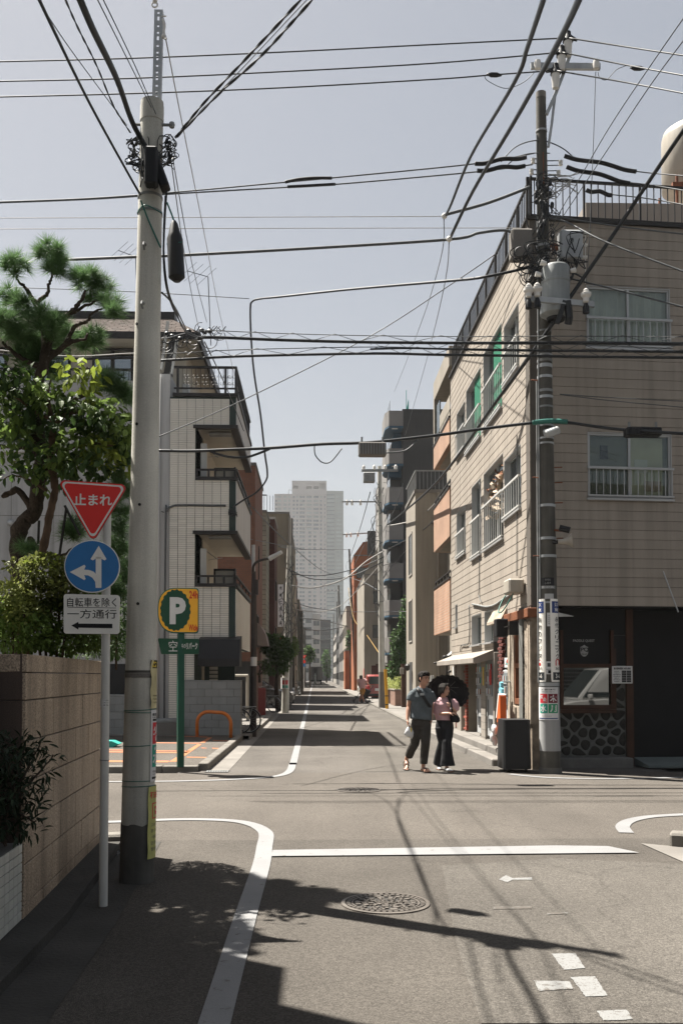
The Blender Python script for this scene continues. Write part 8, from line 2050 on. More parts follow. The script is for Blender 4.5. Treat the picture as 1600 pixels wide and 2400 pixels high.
for k in (-1, 1): mb.tube([J['head']+R @ V3((k*.08,.01,.06)), J['head']+R @ V3((k*.083,.015,.0)), J['head']+R @ V3((k*.08,.01,-.025))], [.02,.015,.005], 6)
fused(mb, .008, 2, 'hair', M['hair'], man)
M['shirt'] = mat('shirt', (.085,.1,.108), .9, .16, 9., bump=1., bsc=14)
mb = MB()
rim(mb, [J['base']+V3((0,.0,.035)), J['base']-V3((0,0,.03)), J['chest'], J['chest'].lerp(J['waist'],.5), J['waist'], C3(548,1150,Y)], [.075,.15,.195,.19,.185,.195], ry=[.06,.10,.125,.12,.115,.125], side=(1,0,0))
rim(mb, [J['shl']+V3((.03,0,.0)), J['base']+V3((0,.01,.0)), J['shr']+V3((-.03,0,.0))], [.066,.075,.066]); 
for a, e in (('l', C3(338,775,Y)), ('r', C3(785,805,Y+.06))):
 sgn = 1 if a == 'l' else -1; rim(mb, [J['sh'+a]+V3((sgn*.05,0,-.01)), J['sh'+a]+V3((sgn*.012,0,-.02)), J['sh'+a].lerp(e,.5), e], [.06,.066,.07,.074], ry=[.07,.074,.074,.07], side=(1,0,0))
fused(mb, .011, 9, 'shirt', M['shirt'], man)
mb = MB()
for sgn in (-1, 1): mb.tube([J['base']+V3((sgn*.02,.06,.06)), J['base']+V3((sgn*.07,.01,.045)), J['base']+V3((sgn*.04-.0,-.075,-.005)), J['base']+V3((sgn*.075,-.09,-.045))], [.012,.016,.018,.012], 6)
mb.build('collar', M['shirt'], man, smooth=True)
M['trousers'] = mat('trousers', (.042,.037,.031), .9, .18, 8., bump=1., bsc=11)
mb = MB()
rim(mb, [C3(548,1130,Y), J['pelvis'], C3(552,1300,Y)], [.155,.165,.15], ry=[.10,.115,.12], side=(1,0,0))
rim(mb, [J['hpl'], J['hpl'].lerp(J['knl'],.5), J['knl'], J['knl'].lerp(J['anl'],.4), C3(318,1860,Y+.24)], [.105,.098,.082,.078,.075]); rim(mb, [J['hpr'], J['hpr'].lerp(J['knr'],.5), J['knr'], J['knr'].lerp(J['anr'],.5), C3(606,2020,Y-.11)], [.105,.096,.08,.074,.066])
fused(mb, .012, 3, 'trousers', M['trousers'], man)
M['leather'] = mat('leather', (.02,.016,.013), .55, .2, 9.)
for he, to in ((heelL, toeL), (heelR, toeR)):
 d = (to-he); dn = d.normalized(); s_ = V3((d.y,-d.x,0)).normalized(); mb = MB()
 P = [he-dn*.03, he, he.lerp(to,.5), he.lerp(to,.85), to+dn*.035]; mb.tube([p-V3((0,0,.03)) for p in P], [.03,.042,.04,.052,.03], 10, ry=[.012]*5, side=s_); sd2 = mb.build('sandal', M['leather'], man, smooth=True)
 mb = MB()
 for t in (.35,.66): c = he.lerp(to, t)+V3((0,0,.004)); mb.tube([c+s_*(.052*math.cos(q))+V3((0,0,.044*math.sin(q))) for q in [PI*i/8 for i in range(9)]], .016, 6, ry=.005, side=dn)
 mb.build('strap', M['leather'], sd2, smooth=True)
mb = MB(); pts = [C3(470,530,Y-.03), C3(500,560,Y-.1), C3(590,680,Y-.135), C3(680,820,Y-.13), C3(740,900,Y-.06), C3(760,930,Y+.05)]; mb.tube(spline(pts, 4), .026, 6, ry=.006, side=(1,0,.7)); st = mb.build('bag_strap', M['black'], man, smooth=True)
mb = MB(); c = C3(578,648,Y-.145); mb.box(c.x-.035, c.x+.03, c.y-.006, c.y, c.z-.02, c.z+.02); mb.build('buckle', M['galv'], st)
top = C3(330,1275,Y-.09); root = thing('carrier_bag', 'white and yellow plastic bag hanging from the walking man hand', 'bag', tuple(top)); mb = MB(); rg = []
for t, w, d in ((0,.014,.012),(.2,.045,.03),(.5,.072,.05),(.8,.078,.05),(1,.062,.03)):
 c = top.lerp(C3(308,1490,Y-.09), t); rg.append([c+V3((w*math.cos(a)*(1+.12*math.sin(3*a+t*4)), d*math.sin(a), -.03*math.cos(a)*t)) for a in [2*PI*i/14 for i in range(14)]])
mb.loft(rg); mb.build('bag_body', M['bag_white'], root, smooth=True)
mb = MB(); mb.tube([top+V3((.02,-.012,-.02)), C3(362,1340,Y-.12), C3(352,1430,Y-.12), C3(310,1500,Y-.1)], [.008,.014,.014,.008], 6); mb.build('yellow_edge', M['yellow'], root, smooth=True)
Y = 16.55
J = {k: C3(*v) for k, v in dict(head=(1018,560,Y-.02), neck=(995,680,Y+.02), base=(995,735,Y+.03), chest=(1010,850,Y+.02), waist=(1015,1130,Y+.01), pelvis=(1018,1260,Y), shl=(868,770,Y+.02), shr=(1160,760,Y+.04), ell=(880,1040,Y-.03), elr=(1232,1000,Y-.03),
  wrl=(1105,1022,Y-.17), wrr=(1160,905,Y-.15), hpl=(945,1290,Y), hpr=(1085,1290,Y), knl=(985,1600,Y+.02), knr=(1060,1600,Y-.1), anl=(905,1990,Y+.18), anr=(1060,2050,Y-.12)).items()}
lady = thing('person', 'smiling woman in a pink blouse and wide black trousers under a parasol', 'person', (J['pelvis'].x, Y, 0))
fdl = V3((.62,-.74,.03)); mb = MB(); R = head(mb, J['head'], fdl, V3((0.04,0,1)), .95, 1)
rim(mb, [J['head']+V3((-.02,.02,-.05)), J['neck'], J['base']-V3((0,0,.05))], [.042,.043,.06])
rim(mb, [J['base'], J['chest'], J['waist'], J['pelvis']], [.09,.12,.1,.12], ry=[.05,.085,.07,.09], side=(1,0,0))
for a in 'lr':
 rim(mb, [J['base']+low, J['sh'+a]+low], [.03,.03]); rim(mb, [J['sh'+a]+low, J['sh'+a].lerp(J['el'+a],.5), J['el'+a], J['el'+a].lerp(J['wr'+a],.3), J['wr'+a]], [.03,.037,.032,.034,.022])
 rim(mb, [J['pelvis'], J['hp'+a], J['hp'+a].lerp(J['kn'+a],.5), J['kn'+a], J['an'+a]], [.085,.07,.06,.045,.03])
hand(mb, J['wrl'], V3((1,-.05,.05)), V3((0,.4,-.9)), .9, .7, 1); hand(mb, J['wrr'], V3((-.45,-.1,.9)), V3((-.5,.6,-.2)), .9, 1.3, -1)
for an, dx in ((J['anl'],.0), (J['anr'],.06)):
 rim(mb, [an, V3((an.x,an.y,.05))], [.03,.032]); to = V3((an.x+dx*.8, an.y-.15, .025)); rim(mb, [V3((an.x,an.y+.03,.035)), V3((an.x,an.y-.04,.04)), to], [.028,.034,.026], ry=[.028,.024,.014])
fused(mb, .0065, 3, 'body', M['skin_pale'], lady); face_bits(lady, J['head'], R, .95)
mb = MB(); E = lambda o, rx, ry, rz: mb.ell(J['head']+R @ V3(o), rx, ry, rz, 14, 10, R)
E((0,-.025,.038), .08,.094,.08); E((0,-.062,-.015), .072,.055,.08); E((0,-.085,-.06), .045,.045,.06)
for k in (-1, 1):
 for q in range(5): mb.tube([J['head']+R @ V3((k*.02,.05-.02*q,.1)), J['head']+R @ V3((k*(.066+.004*q),.06-.025*q,.04)), J['head']+R @ V3((k*(.078),.045-.03*q,-.03)), J['head']+R @ V3((k*(.068+.004*q),.035-.03*q,-.1-.01*q))], [.024,.018,.012,.004], 6)
fused(mb, .008, 2, 'hair', M['hair'], lady)
M['blouse'] = mat('blouse', (.5,.31,.325), .9, .1, 9., bump=.9, bsc=14)
mb = MB()
rim(mb, [J['base']+V3((0,0,.02)), J['base']-V3((0,0,.03)), J['chest'], J['chest'].lerp(J['waist'],.5), C3(1015,1080,Y), C3(1012,1160,Y)], [.065,.125,.165,.17,.165,.15], ry=[.055,.09,.12,.12,.115,.11], side=(1,0,0))
for a, e in (('l', C3(885,1050,Y-.02)), ('r', C3(1235,985,Y-.01))):
 rim(mb, [J['sh'+a]+V3((.0,0,.0)), J['sh'+a].lerp(e,.35)+V3((-.01 if a == 'l' else .01,0,0)), J['sh'+a].lerp(e,.75), e], [.062,.088,.09,.07], ry=[.062,.08,.082,.065], side=(1,0,0))
rim(mb, [J['shl']+V3((.03,0,0)), J['shr']+V3((-.03,0,0))], [.058,.058])
fused(mb, .011, 7, 'blouse', M['blouse'], lady)
M['black_cloth'] = mat('black_cloth', (.013,.013,.015), .8, .3, 8., bump=1., bsc=9)
mb = MB()
rim(mb, [C3(1015,1140,Y), J['pelvis'], C3(1018,1330,Y)], [.135,.16,.155], ry=[.1,.115,.12], side=(1,0,0))
for a, hem, w in (('l', C3(900,2025,Y+.18), .10), ('r', C3(1075,2060,Y-.12), .135)):
 k = J['kn'+a]; rim(mb, [J['hp'+a], J['hp'+a].lerp(k,.55), k, k.lerp(hem,.5), hem], [.105,.1,.085,.1,w], ry=[.11,.1,.085,.09,.1], side=(1,0,0))
o = fused(mb, .012, 3, 'trousers', M['black_cloth'], lady)
for an, dx in ((J['anl'],.0), (J['anr'],.06)):
 mb = MB(); mb.tube([V3((an.x,an.y+.05,.03)), V3((an.x,an.y-.03,.034)), V3((an.x+dx*.4,an.y-.11,.03)), V3((an.x+dx,an.y-.19,.024))], [.035,.042,.045,.028], 10, ry=[.03,.03,.026,.018], side=(1,0,0)); s2 = mb.build('shoe', M['letter_white'], lady, smooth=True)
 mb = MB(); mb.tube([V3((an.x,an.y+.06,.01)), V3((an.x+dx,an.y-.2,.01))], [.042,.04], 10, ry=[.01,.01], side=(1,0,0)); mb.build('sole', M['rust_cloth'], s2)
top = C3(1160,905,Y-.17); root = thing('shoulder_bag', 'black shoulder bag with a strap held by the woman in pink', 'bag', tuple(C3(1215,1110,Y-.12)))
mb = MB(); rg = []
for x, y, w in ((1165,1010,.02),(1200,1040,.06),(1215,1110,.085),(1228,1170,.085),(1225,1195,.06)): c = C3(x, y, Y-.13); rg.append([c+V3((w*math.cos(a), .035*math.sin(a), .01*math.sin(2*a))) for a in [2*PI*i/14 for i in range(14)]])
mb.loft(rg); mb.build('bag_body', M['black_cloth'], root, smooth=True)
mb = MB(); mb.tube(spline([C3(1175,1020,Y-.15), C3(1150,900,Y-.18), C3(1110,770,Y-.13), C3(1085,695,Y-.03)], 4), .013, 6, ry=.005, side=(1,0,0)); mb.tube(spline([C3(1175,1020,Y-.15), C3(1160,900,Y-.18), C3(1140,780,Y-.12), C3(1110,700,Y-.02)], 4), .012, 6, ry=.005, side=(1,0,0)); mb.build('strap', M['black'], root, smooth=True)
pc = C3(1085,590,Y+.34); ax = V3((.22,.8,.52)).normalized(); Rp = .32
um = thing('parasol', 'black frilled parasol held behind the head of the woman in pink', 'parasol', tuple(pc))
u = ax.orthogonal().normalized(); w = ax.cross(u); N = 96; rings = []
for k in range(9):
 t = k/8; ring_ = []
 for i in range(N):
  a = 2*PI*i/N; g_ = abs(math.sin(a*4)); rad = Rp*math.sin(t*1.25)/math.sin(1.25)*(1-.05*t*(1-g_)); h = .24*(math.cos(t*1.25)-math.cos(1.25))/(1-math.cos(1.25)) - .012*t*g_
  ring_.append(pc+u*(rad*math.cos(a))+w*(rad*math.sin(a))+ax*h)
 rings.append(ring_)
fr_ = []
for k in range(3):
 ring_ = []
 for i in range(N):
  a = 2*PI*i/N; rad = Rp*(1+.075*k)*(1+.014*k*math.sin(i*PI/2)); ring_.append(pc+u*(rad*math.cos(a))+w*(rad*math.sin(a))+ax*(-.018*k+.006*math.cos(i*PI/2)*k))
 fr_.append(ring_)
mb = MB(); mb.loft(rings[1:]+fr_, False); mb.add([pc+ax*.245]+rings[1], [(0,i+1,(i+1) % N+1) for i in range(N)]); mb.build('canopy', M['black_cloth'], um, smooth=True)
mb = MB(); mb.tube([pc+ax*.29, pc+ax*.2, C3(1140,890,Y-.17), C3(1138,950,Y-.22)], [.006,.007,.007,.012], 8); mb.build('shaft', M['dark_metal'], um)
mb = MB()
for k in range(8): a = 2*PI*k/8; mb.tube([pc+ax*.12, pc+u*(Rp*.55*math.cos(a))+w*(Rp*.55*math.sin(a))+ax*.13], .003, 4)
mb.build('rib', M['galv_dull'], um)
Y = 58.
def C7(x, y, dY=0): return at(780+x/8.711, 1500+y/8.711, Y+dY)
J = {k: C7(*v) for k, v in dict(head=(572,765), neck=(580,790), base=(585,800), chest=(590,860), waist=(600,960), pelvis=(602,990), shl=(520,820), shr=(660,815), ell=(512,900), elr=(710,880,-.15), wrl=(530,940,.2), wrr=(760,930,.1), hpl=(575,1010), hpr=(630,1010), knl=(585,1110,.05), knr=(590,1130,-.1), anl=(540,1245,.1), anr=(640,1270,-.15)).items()}
pm_ = thing('person', 'person in a pink shirt and mustard shorts seen from behind pushing a pushchair', 'person', (J['pelvis'].x, Y, 0))
mb = MB(); mb.ell(J['head'], .085,.1,.12, 12, 8); rim(mb, [J['head'], J['base']], [.06,.07]); rim(mb, [J['base'], J['chest'], J['waist'], J['pelvis']], [.12,.17,.15,.15], ry=[.07,.1,.1,.1], side=(1,0,0))
for a in 'lr':
 rim(mb, [J['base'], J['sh'+a], J['el'+a], J['wr'+a]], [.06,.06,.045,.032]); rim(mb, [J['pelvis'], J['hp'+a], J['kn'+a], J['kn'+a].lerp(J['an'+a],.4), J['an'+a]], [.1,.09,.06,.062,.038])
 hand(mb, J['wr'+a], V3((.2,.3,-.5)), V3((0,-1,0)), 1., .8, 1)
 an = J['an'+a]; rim(mb, [an, V3((an.x,an.y,.06)), V3((an.x+.04,an.y+.2,.04))], [.04,.045,.04])
fused(mb, .016, 3, 'body', M['skin'], pm_)
mb = MB(); mb.ell(J['head']+V3((0,-.01,.035)), .1,.115,.11, 12, 8); mb.ell(J['head']+V3((0,-.05,-.02)), .08,.06,.09, 10, 8); mb.build('hair', M['hair'], pm_, smooth=True)
M['shirt_pink'] = mat('shirt_pink', (.5,.3,.29), .9, .08, 8., bump=.3, bsc=12); M['mustard'] = mat('mustard', (.38,.19,.045), .9, .1, 8., bump=.3, bsc=12)
mb = MB(); rim(mb, [J['base']+V3((0,0,.03)), J['chest'], J['waist'], J['pelvis']], [.11,.21,.19,.2], ry=[.09,.14,.13,.14], side=(1,0,0)); rim(mb, [J['base'], J['shl'], J['shl'].lerp(J['ell'],.5)], [.08,.09,.085]); rim(mb, [J['base'], J['shr'], J['shr'].lerp(J['elr'],.5)], [.08,.09,.085]); fused(mb, .025, 3, 'shirt', M['shirt_pink'], pm_)
mb = MB(); rim(mb, [J['waist'], J['pelvis']], [.17,.19], ry=[.12,.14], side=(1,0,0))
for a in 'lr': rim(mb, [J['hp'+a], J['kn'+a]+V3((0,0,.02))], [.12,.105])
fused(mb, .025, 3, 'shorts', M['mustard'], pm_)
for a in 'lr': an = J['an'+a]; mb = MB(); mb.tube([V3((an.x-.01,an.y-.06,.045)), V3((an.x+.05,an.y+.22,.04))], [.055,.045], 10, ry=[.05,.035], side=(1,0,0)); mb.build('shoe', M['letter_white'], pm_, smooth=True)
pu = thing('pushchair', 'dark folding pushchair in front of the person in mustard shorts', 'pushchair', tuple(C7(600,1260,.5))); mb = MB(); b0 = C7(760,935,.15)
for dx in (-.22,.22):
 o_ = V3((dx,0,0)); mb.tube([b0+o_+V3((-.0,0,.0)), b0+o_+V3((-.45,.35,-.5)), V3((b0.x-.75+dx, b0.y+.6, .1))], .016, 6); mb.tube([b0+o_+V3((-.4,.3,-.45)), V3((b0.x-.25+dx, b0.y+.2, .1))], .016, 6)
mb.tube([b0+V3((-.22,0,0)), b0+V3((.22,0,0))], .018, 6); mb.build('frame', M['dark_metal'], pu)
for dx in (-.22,.22):
 for ox, oy in ((-.75,.6),(-.25,.2)): c = V3((b0.x+ox+dx, b0.y+oy, .1)); mb = MB(); mb.torus(c, .085, .022, 18, 6, (1,.4,0)); mb.build('wheel', M['black'], pu)
mb = MB(); mb.tube([b0+V3((-.1,.15,-.25)), b0+V3((-.45,.5,-.75))], [.2,.22], 10, ry=[.05,.06], side=(1,0,0)); mb.build('seat', M['black_cloth'], pu)
# ------------------------------------------------------------------ cars
def car(name, label, loc, rz, L, W, Ht, m, glass='room_glass', van=0, cat='car'):
 T = Matrix.Translation(loc) @ Matrix.Rotation(rz, 4, 'Z'); root = thing(name, label, cat, tuple(loc))
 def prof(pts, st, nm, mm):
  mb = MB(T); cx = sum(p[0] for p in pts)/len(pts); cz = sum(p[1] for p in pts)/len(pts); P = round_poly(pts, .07, 4)
  mb.loft([[(cx+(p[0]-cx)*s, y, cz+(p[1]-cz)*s) for p in P] for y, s in st]); return mb.build(nm, mm, root, smooth='angle')
 w = W/2; bl = .98
 body = [(.02,.3),(.0,.6),(.06,bl-.03),(.3,bl),(L*.6,bl),(L*.8,bl-.06),(L-.15,bl-.2),(L,.55),(L-.04,.28),(L-.2,.2),(.15,.2)]
 prof(body, [(-w,.93),(-w+.05,.985),(-w+.14,1),(w-.14,1),(w-.05,.985),(w,.93)], 'body', m)
 if van: cab = [(.06,bl-.05),(.12,Ht-.12),(.3,Ht),(L*.55,Ht),(L*.66,Ht-.1),(L*.82,bl-.05)]
 else: cab = [(.1,bl-.05),(.32,Ht-.12),(.6,Ht),(L*.5,Ht),(L*.6,Ht-.07),(L*.78,bl-.07)]
 prof(cab, [(-w+.1,.9),(-w+.14,.97),(-w+.25,1),(w-.25,1),(w-.14,.97),(w-.1,.9)], 'cabin', m)
 A, B, Cc, D_ = Vector(cab[0]), Vector(cab[1]), Vector(cab[-2]), Vector(cab[-1])
 def pane(nm, q):
  mb = MB(T); n = (Vector(q[1])-Vector(q[0])).cross(Vector(q[2])-Vector(q[0])).normalized(); 
  if n.dot(Vector(q[0])-Vector((L*.4,0,1.1))) < 0: n = -n
  mb.loft([[Vector(p)-n*.03 for p in q], [Vector(p)+n*.014 for p in q]]); return mb.build(nm, M[glass], root)
 a, b_ = A.lerp(B,.22), A.lerp(B,.95); pane('rear_window', [(a.x,-w+.2,a.y),(a.x,w-.2,a.y),(b_.x,w-.3,b_.y),(b_.x,-w+.3,b_.y)])
 a, b_ = D_.lerp(Cc,.12), D_.lerp(Cc,.97); pane('windscreen', [(a.x,-w+.2,a.y),(a.x,w-.2,a.y),(b_.x,w-.3,b_.y),(b_.x,-w+.3,b_.y)])
 for s in (-1, 1):
  y0, y1 = s*(w-.105), s*(w-.15)
  for (x0, x1, x2, x3) in ((.34,L*.42,L*.42,.5), (L*.45,L*.73,L*.6,L*.45)): pane('side_window', [(x0,y0,bl+.04),(x1,y0,bl+.04),(x2,y1,Ht-.12),(x3,y1,Ht-.12)])
  for x in (L*.19, L*.81):
   c = T @ Vector((x, s*(w-.1), .3)); mb = MB(); d = (T.to_3x3() @ Vector((0,1,0))); mb.torus(c, .22, .085, 24, 8, d); wh = mb.build('wheel', M['black'], root, smooth=True)
   mb = MB(); mb.tube([c-d*.06*1, c+d*.06], [.17,.17], 16); mb.build('rim', M['galv'], wh)
  mb = MB(T); mb.bbox(-.005, .1, s*(w-.08), s*(w-.26), .72, 1.0, .02); mb.build('tail_light', M['red'], root)
  mb = MB(T); mb.bbox(L-.2, L-.02, s*(w-.1), s*(w-.4), .62, .78, .03); mb.build('headlight', M['letter_white'], root)
  mb = MB(T); mb.bbox(L*.68, L*.68+.12, s*(w-.02), s*(w+.16), bl+.0, bl+.14, .03); mb.build('mirror', m, root)
 mb = MB(T); mb.box(-.015, .005, -.17, .17, .62, .79); mb.box(L-.03, L+.012, -.17, .17, .42, .57); mb.build('number_plate', M['letter_white'], root)
 mb = MB(T); mb.bbox(-.02, .12, -w+.06, w-.06, .26, .42, .03); mb.bbox(L-.15, L+.01, -w+.1, w-.1, .24, .4, .03); mb.build('bumper', M['black'], root)
 return root
paint = lambda n, c: mat(n, c, .3, .03, 3., coat=.7, spec=.5)
p = gp(886,1640); car('parked_car', 'dark red hatchback seen from behind beyond the pale street pole', (p.x-.05, p.y, 0), PI/2, 3.6, 1.6, 1.74, paint('paint_red', (.26,.04,.03)), van=1)
mb = MB(); c = at(923,1610,63); mb.tube([c, c+V3((0,0,.3))], .25, 8); tag(mb.build('red_bin', M['red'], base=tuple(c)), 'small red bin glimpsed right of the yellow wire guard', 'bin')
car('parked_car', 'black car nosing out of the left pavement behind the dark tree', (-5.2, 46.6, .1), -.0, 4.2, 1.7, 1.5, paint('paint_black', (.012,.013,.015)))
car('parked_car', 'dark blue car parked deeper in the shade on the left', (-4.9, 62, .1), 0, 3.6, 1.6, 1.8, paint('paint_blue', (.015,.02,.04)), van=1)
car('parked_car', 'white car out of view that shows in the shop window reflection', (12.6, 7.6, 0), PI+.1, 4.5, 1.8, 1.9, paint('paint_white', (.6,.6,.58)))
oh = thing('louvred_house', 'dark house with pale louvres that the shop window reflects', 'building', (13, 3.2, 0)); mb = MB(); mb.box(7.5, 24, -2, 3.2, 0, 8); mb.build('wall', M['charcoal'], oh)
mb = MB()
for k in range(14): mb.box(7.7, 23, 3.2, 3.24, 1.2+k*.13, 1.24+k*.13)
mb.build('louvres', M['galv_dull'], oh)
Y = 190.; x0, x1 = at(723,1600,Y).x, at(755,1600,Y).x; tk = thing('delivery_truck', 'white box truck with its rear door open far down the street', 'truck', ((x0+x1)/2, Y, 0)); zt = 3.5
mb = MB(); mb.box(x0, x0+.9, Y, Y+.1, .9, zt); mb.box(x1-.9, x1, Y, Y+.1, .9, zt); mb.box(x0, x1, Y, Y+.1, zt-.15, zt); mb.box(x0, x0+.1, Y+.1, Y+5, .9, zt); mb.box(x1-.1, x1, Y+.1, Y+5, .9, zt); mb.box(x0, x1, Y+.1, Y+5, zt-.1, zt); mb.box(x0, x1, Y+4.9, Y+5, .9, zt); mb.box(x0+.1,x1-.1,Y+.1,Y+4.9,.9,1.0); mb.build('box_body', M['offwhite'], tk)
mb = MB(); mb.box(x0+.1, x1-.1, Y, Y+6.5, .5, .9); mb.build('chassis', M['black'], tk); mb = MB(); mb.bbox(x0+.2, x1-.2, Y+5.1, Y+6.9, .6, 2.6, .1); mb.build('cab', M['offwhite'], tk)
for x in (x0+.2, x1-.2):
 for y in (Y+1.2, Y+5.6): mb = MB(); mb.torus((x,y,.45), .32, .13, 18, 6, (1,0,0)); mb.build('wheel', M['black'], tk)
mb = MB(); mb.ell((x0+1.3,Y-.3,1.7), .25,.2,.3); mb.ell((x0+1.3,Y-.3,2.1), .12,.12,.14); mb.tube([(x0+1.2,Y-.3,.0),(x0+1.25,Y-.3,1.5)], .12, 8); mb.tube([(x0+1.4,Y-.3,0),(x0+1.35,Y-.3,1.5)], .12, 8); wk = tag(mb.build('person', M['curtain'], smooth=True, base=(x0+1.3,Y-.3,0)), 'tiny distant worker standing behind the open truck', 'person')
# ------------------------------------------------------------------ bicycles
def bicycle(label, T, col, basket=1):
 L = T @ V3((.55,0,0)); root = thing('bicycle', label, 'bicycle', tuple(L), 'parked bicycles'); q = lambda *p: T @ V3(p); d = T.to_3x3() @ V3((0,1,0))
 for x in (0,1.08):
  mb = MB(); mb.torus(q(x,0,.33), .315, .018, 36, 6, d); w = mb.build('wheel', M['black'], root, smooth=True)
  mb = MB(); mb.torus(q(x,0,.33), .297, .009, 30, 5, d)
  for k in range(14): a = 2*PI*k/14; mb.tube([q(x,0,.33), q(x+.29*math.cos(a),0,.33+.29*math.sin(a))], .0025, 4)
  mb.tube([q(x,-.05,.33), q(x,.05,.33)], .022, 8); mb.build('rim', M['galv'], w)
  mb = MB(); mb.tube([q(x+.345*math.cos(a),0,.33+.345*math.sin(a)) for a in [.3+2.4*k/12 for k in range(13)]], .022, 6, ry=.006, side=d); mb.build('mudguard', M['galv'], root)
 mb = MB(); hd = q(.82,0,.85); bb = q(.45,0,.3); st = q(.33,0,.72)
 for a, b in ((hd, q(1.08,0,.33)), (hd, bb), (q(.83,0,.8), q(.42,0,.42)), (bb, st), (bb, q(0,0,.33)), (st, q(0,0,.33)), (hd, q(.78,0,1.02))): mb.tube([a, b], .016, 7)
 mb.build('frame', M[col], root)
 mb = MB(); mb.tube(spline([q(.5,-.28,1.06), q(.68,-.22,1.08), q(.78,0,1.02), q(.68,.22,1.08), q(.5,.28,1.06)], 4), .012, 6); mb.build('handlebar', M['galv'], root)
 mb = MB(); mb.tube([q(.3,0,.72), q(.28,0,.88)], .013, 6); mb.tube([q(.16,0,.91), q(.28,0,.92), q(.42,0,.9)], [.08,.06,.025], 8, ry=[.03,.03,.02], side=d); mb.build('saddle', M['black'], root)
 mb = MB(); mb.tube([q(-.2,0,.7), q(.3,0,.7)], .012, 5); mb.tube([q(-.2,.08,.7), q(.28,.08,.7)], .008, 5); mb.tube([q(-.2,-.08,.7), q(.28,-.08,.7)], .008, 5); mb.tube([q(0,.06,.33), q(-.1,.06,.7)], .007, 5); mb.tube([q(0,-.06,.33), q(-.1,-.06,.7)], .007, 5); mb.build('carrier', M['galv'], root)
 mb = MB(); mb.torus(bb, .085, .006, 18, 4, d); mb.tube([bb+d*.07, bb+d*.07+V3((0,0,-.16))], .01, 5); mb.tube([bb-d*.07, bb-d*.07+V3((0,0,.16))], .01, 5); mb.build('crank', M['galv_dull'], root)
 if basket:
  mb = MB(); T2 = T @ Matrix.Translation((1.0,0,.82))
  mb.M = T2
  for z in (0,.08,.16,.24):
   e = .12+.03*z*4
   for a, b in (((-e,-e),(e,-e)),((e,-e),(e,e)),((e,e),(-e,e)),((-e,e),(-e,-e))): mb.box(min(a[0],b[0])-.004, max(a[0],b[0])+.004, min(a[1],b[1])-.004, max(a[1],b[1])+.004, z-.004, z+.004)
  for k in range(9):
   t = -1+2*k/8
   for s in (-1,1): mb.box(t*.13-.003, t*.13+.003, s*.14-.003, s*.14+.003, 0, .24); mb.box(s*.14-.003, s*.14+.003, t*.13-.003, t*.13+.003, 0, .24)
  mb.build('basket', M['galv_dull'], root)
 return root
MT = lambda x, y, z, rz: Matrix.Translation((x, y, z)) @ Matrix.Rotation(rz, 4, 'Z')
bicycle('silver bicycle half hidden at the end of the grey block wall', MT(-1.76, 25.75, .11, PI+.1), 'galv')
bicycle('black bicycle just in front of the silver one by the block wall', MT(-1.98, 25.3, .11, PI-.12), 'black')
bicycle('dark bicycle in the shade under the garden tree', MT(-1.72, 40.2, .11, PI-.5), 'dark_metal')
bicycle('blue bicycle far on the right before the orange shop front', MT(4.2, 92, .02, 1.2), 'blue_pale')
bicycle('dark bicycle in the shade beside the dark pole far left', MT(-1.6, 79, .11, 1.3), 'dark_metal')
p = gp(614,1677,.11); mb = MB(); mb.bbox(p.x-.14, p.x+.14, p.y-.14, p.y+.14, .11, hz(1612,p.y), .03); tag(mb.build('red_post', mat('post_red_dark', (.12,.012,.01), .6, .1), base=(p.x,p.y,.11)), 'dark red standing post in the shade beside the lamp', 'post')
Yg = 33.1; gf = thing('pipe_stand', 'pale pipe frame standing before the salmon brick house', 'gate frame', (at(526,1600,Yg).x, Yg, 0)); mb = MB()
mb.tube([at(519,1600,Yg)*1, at(519,1583,Yg), at(580,1583,Yg), at(580,1620,Yg)], .05, 8); mb.tube([V3((at(522,1600,Yg).x,Yg,0)), at(522,1566,Yg)], .06, 8); mb.tube([V3((at(580,1600,Yg).x,Yg,0)), at(580,1583,Yg)], .05, 8); mb.build('pipe', M['tank'], gf)
Yq = 28.5; q = at(1020,1600,Yq); ld = thing('step_ladder', 'small pale folding ladder with a green edge behind the woman parasol', 'ladder', (q.x, Yq, 0)); mb = MB()
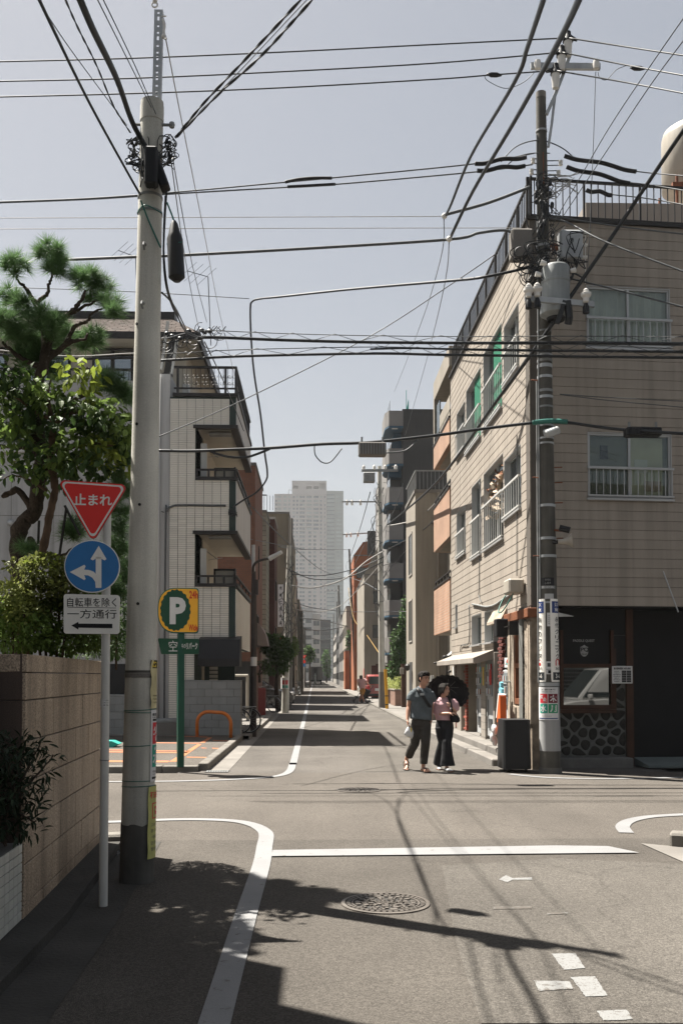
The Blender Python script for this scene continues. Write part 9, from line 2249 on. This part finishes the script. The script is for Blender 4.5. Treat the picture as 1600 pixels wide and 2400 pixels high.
for dx in (-.22,.22):
 mb.tube([(q.x+dx,Yq,0),(q.x+dx*.7+.05,Yq+.1,hz(1583,Yq))], .03, 6); mb.tube([(q.x+dx+.35,Yq+.35,0),(q.x+dx*.7+.1,Yq+.15,hz(1583,Yq))], .025, 6)
for k in range(6): z = .25+.24*k; mb.box(q.x-.21+.01*k, q.x+.21, Yq-.04+.02*k, Yq+.04+.02*k, z, z+.03)
mb.build('frame', M['steel_white'], ld)
Yq = 27.5; q = at(1046,1560,Yq); wv = thing('iron_bracket', 'black wrought iron bracket with small birds on the beige wall', 'bracket', tuple(q)); mb = MB(); mb.tube([at(1046,1600,Yq), at(1046,1562,Yq), at(1042,1556,Yq), at(1022,1553,Yq)], .02, 6); mb.tube([at(1046,1578,Yq), at(1058,1574,Yq)], .02, 6)
for x, y in ((1026,1553),(1040,1555),(1056,1573),(1021,1554)): c = at(x,y,Yq); mb.ell(c, .07,.03,.03, 8, 5)
mb.build('scroll', M['dark_metal'], wv)
q = at(1050,1541,26.4); cm = thing('wall_lamp', 'dark outdoor lamp under a small pale hood at the far end of the awning', 'lamp', tuple(q)); mb = MB(); mb.bbox(q.x-.16, q.x+.1, 26.2, 26.5, q.z-.16, q.z+.06, .03); mb.build('lamp_body', M['dark_metal'], cm); mb = MB(); mb.prism([(q.x-.02,q.z+.06),(q.x+.25,q.z+.3),(q.x+.25,q.z+.12)], 26.1, 26.6, 'y'); mb.build('hood', M['letter_white'], cm)
# ------------------------------------------------------------------ summer haze
mb = MB(); mb.box(-640, 640, -130, 930, -1.1, 190)
hm = bpy.data.materials.new('haze'); hm.use_nodes = True; t = hm.node_tree; t.nodes.remove(t.nodes['Principled BSDF'])
pv = t.nodes.new('ShaderNodeVolumePrincipled'); pv.inputs['Density'].default_value = .0002; pv.inputs['Color'].default_value = (.97,.985,1,1); pv.inputs['Anisotropy'].default_value = .2
t.links.new(pv.outputs[0], t.nodes['Material Output'].inputs['Volume'])
stuff(mb.build('haze', hm))
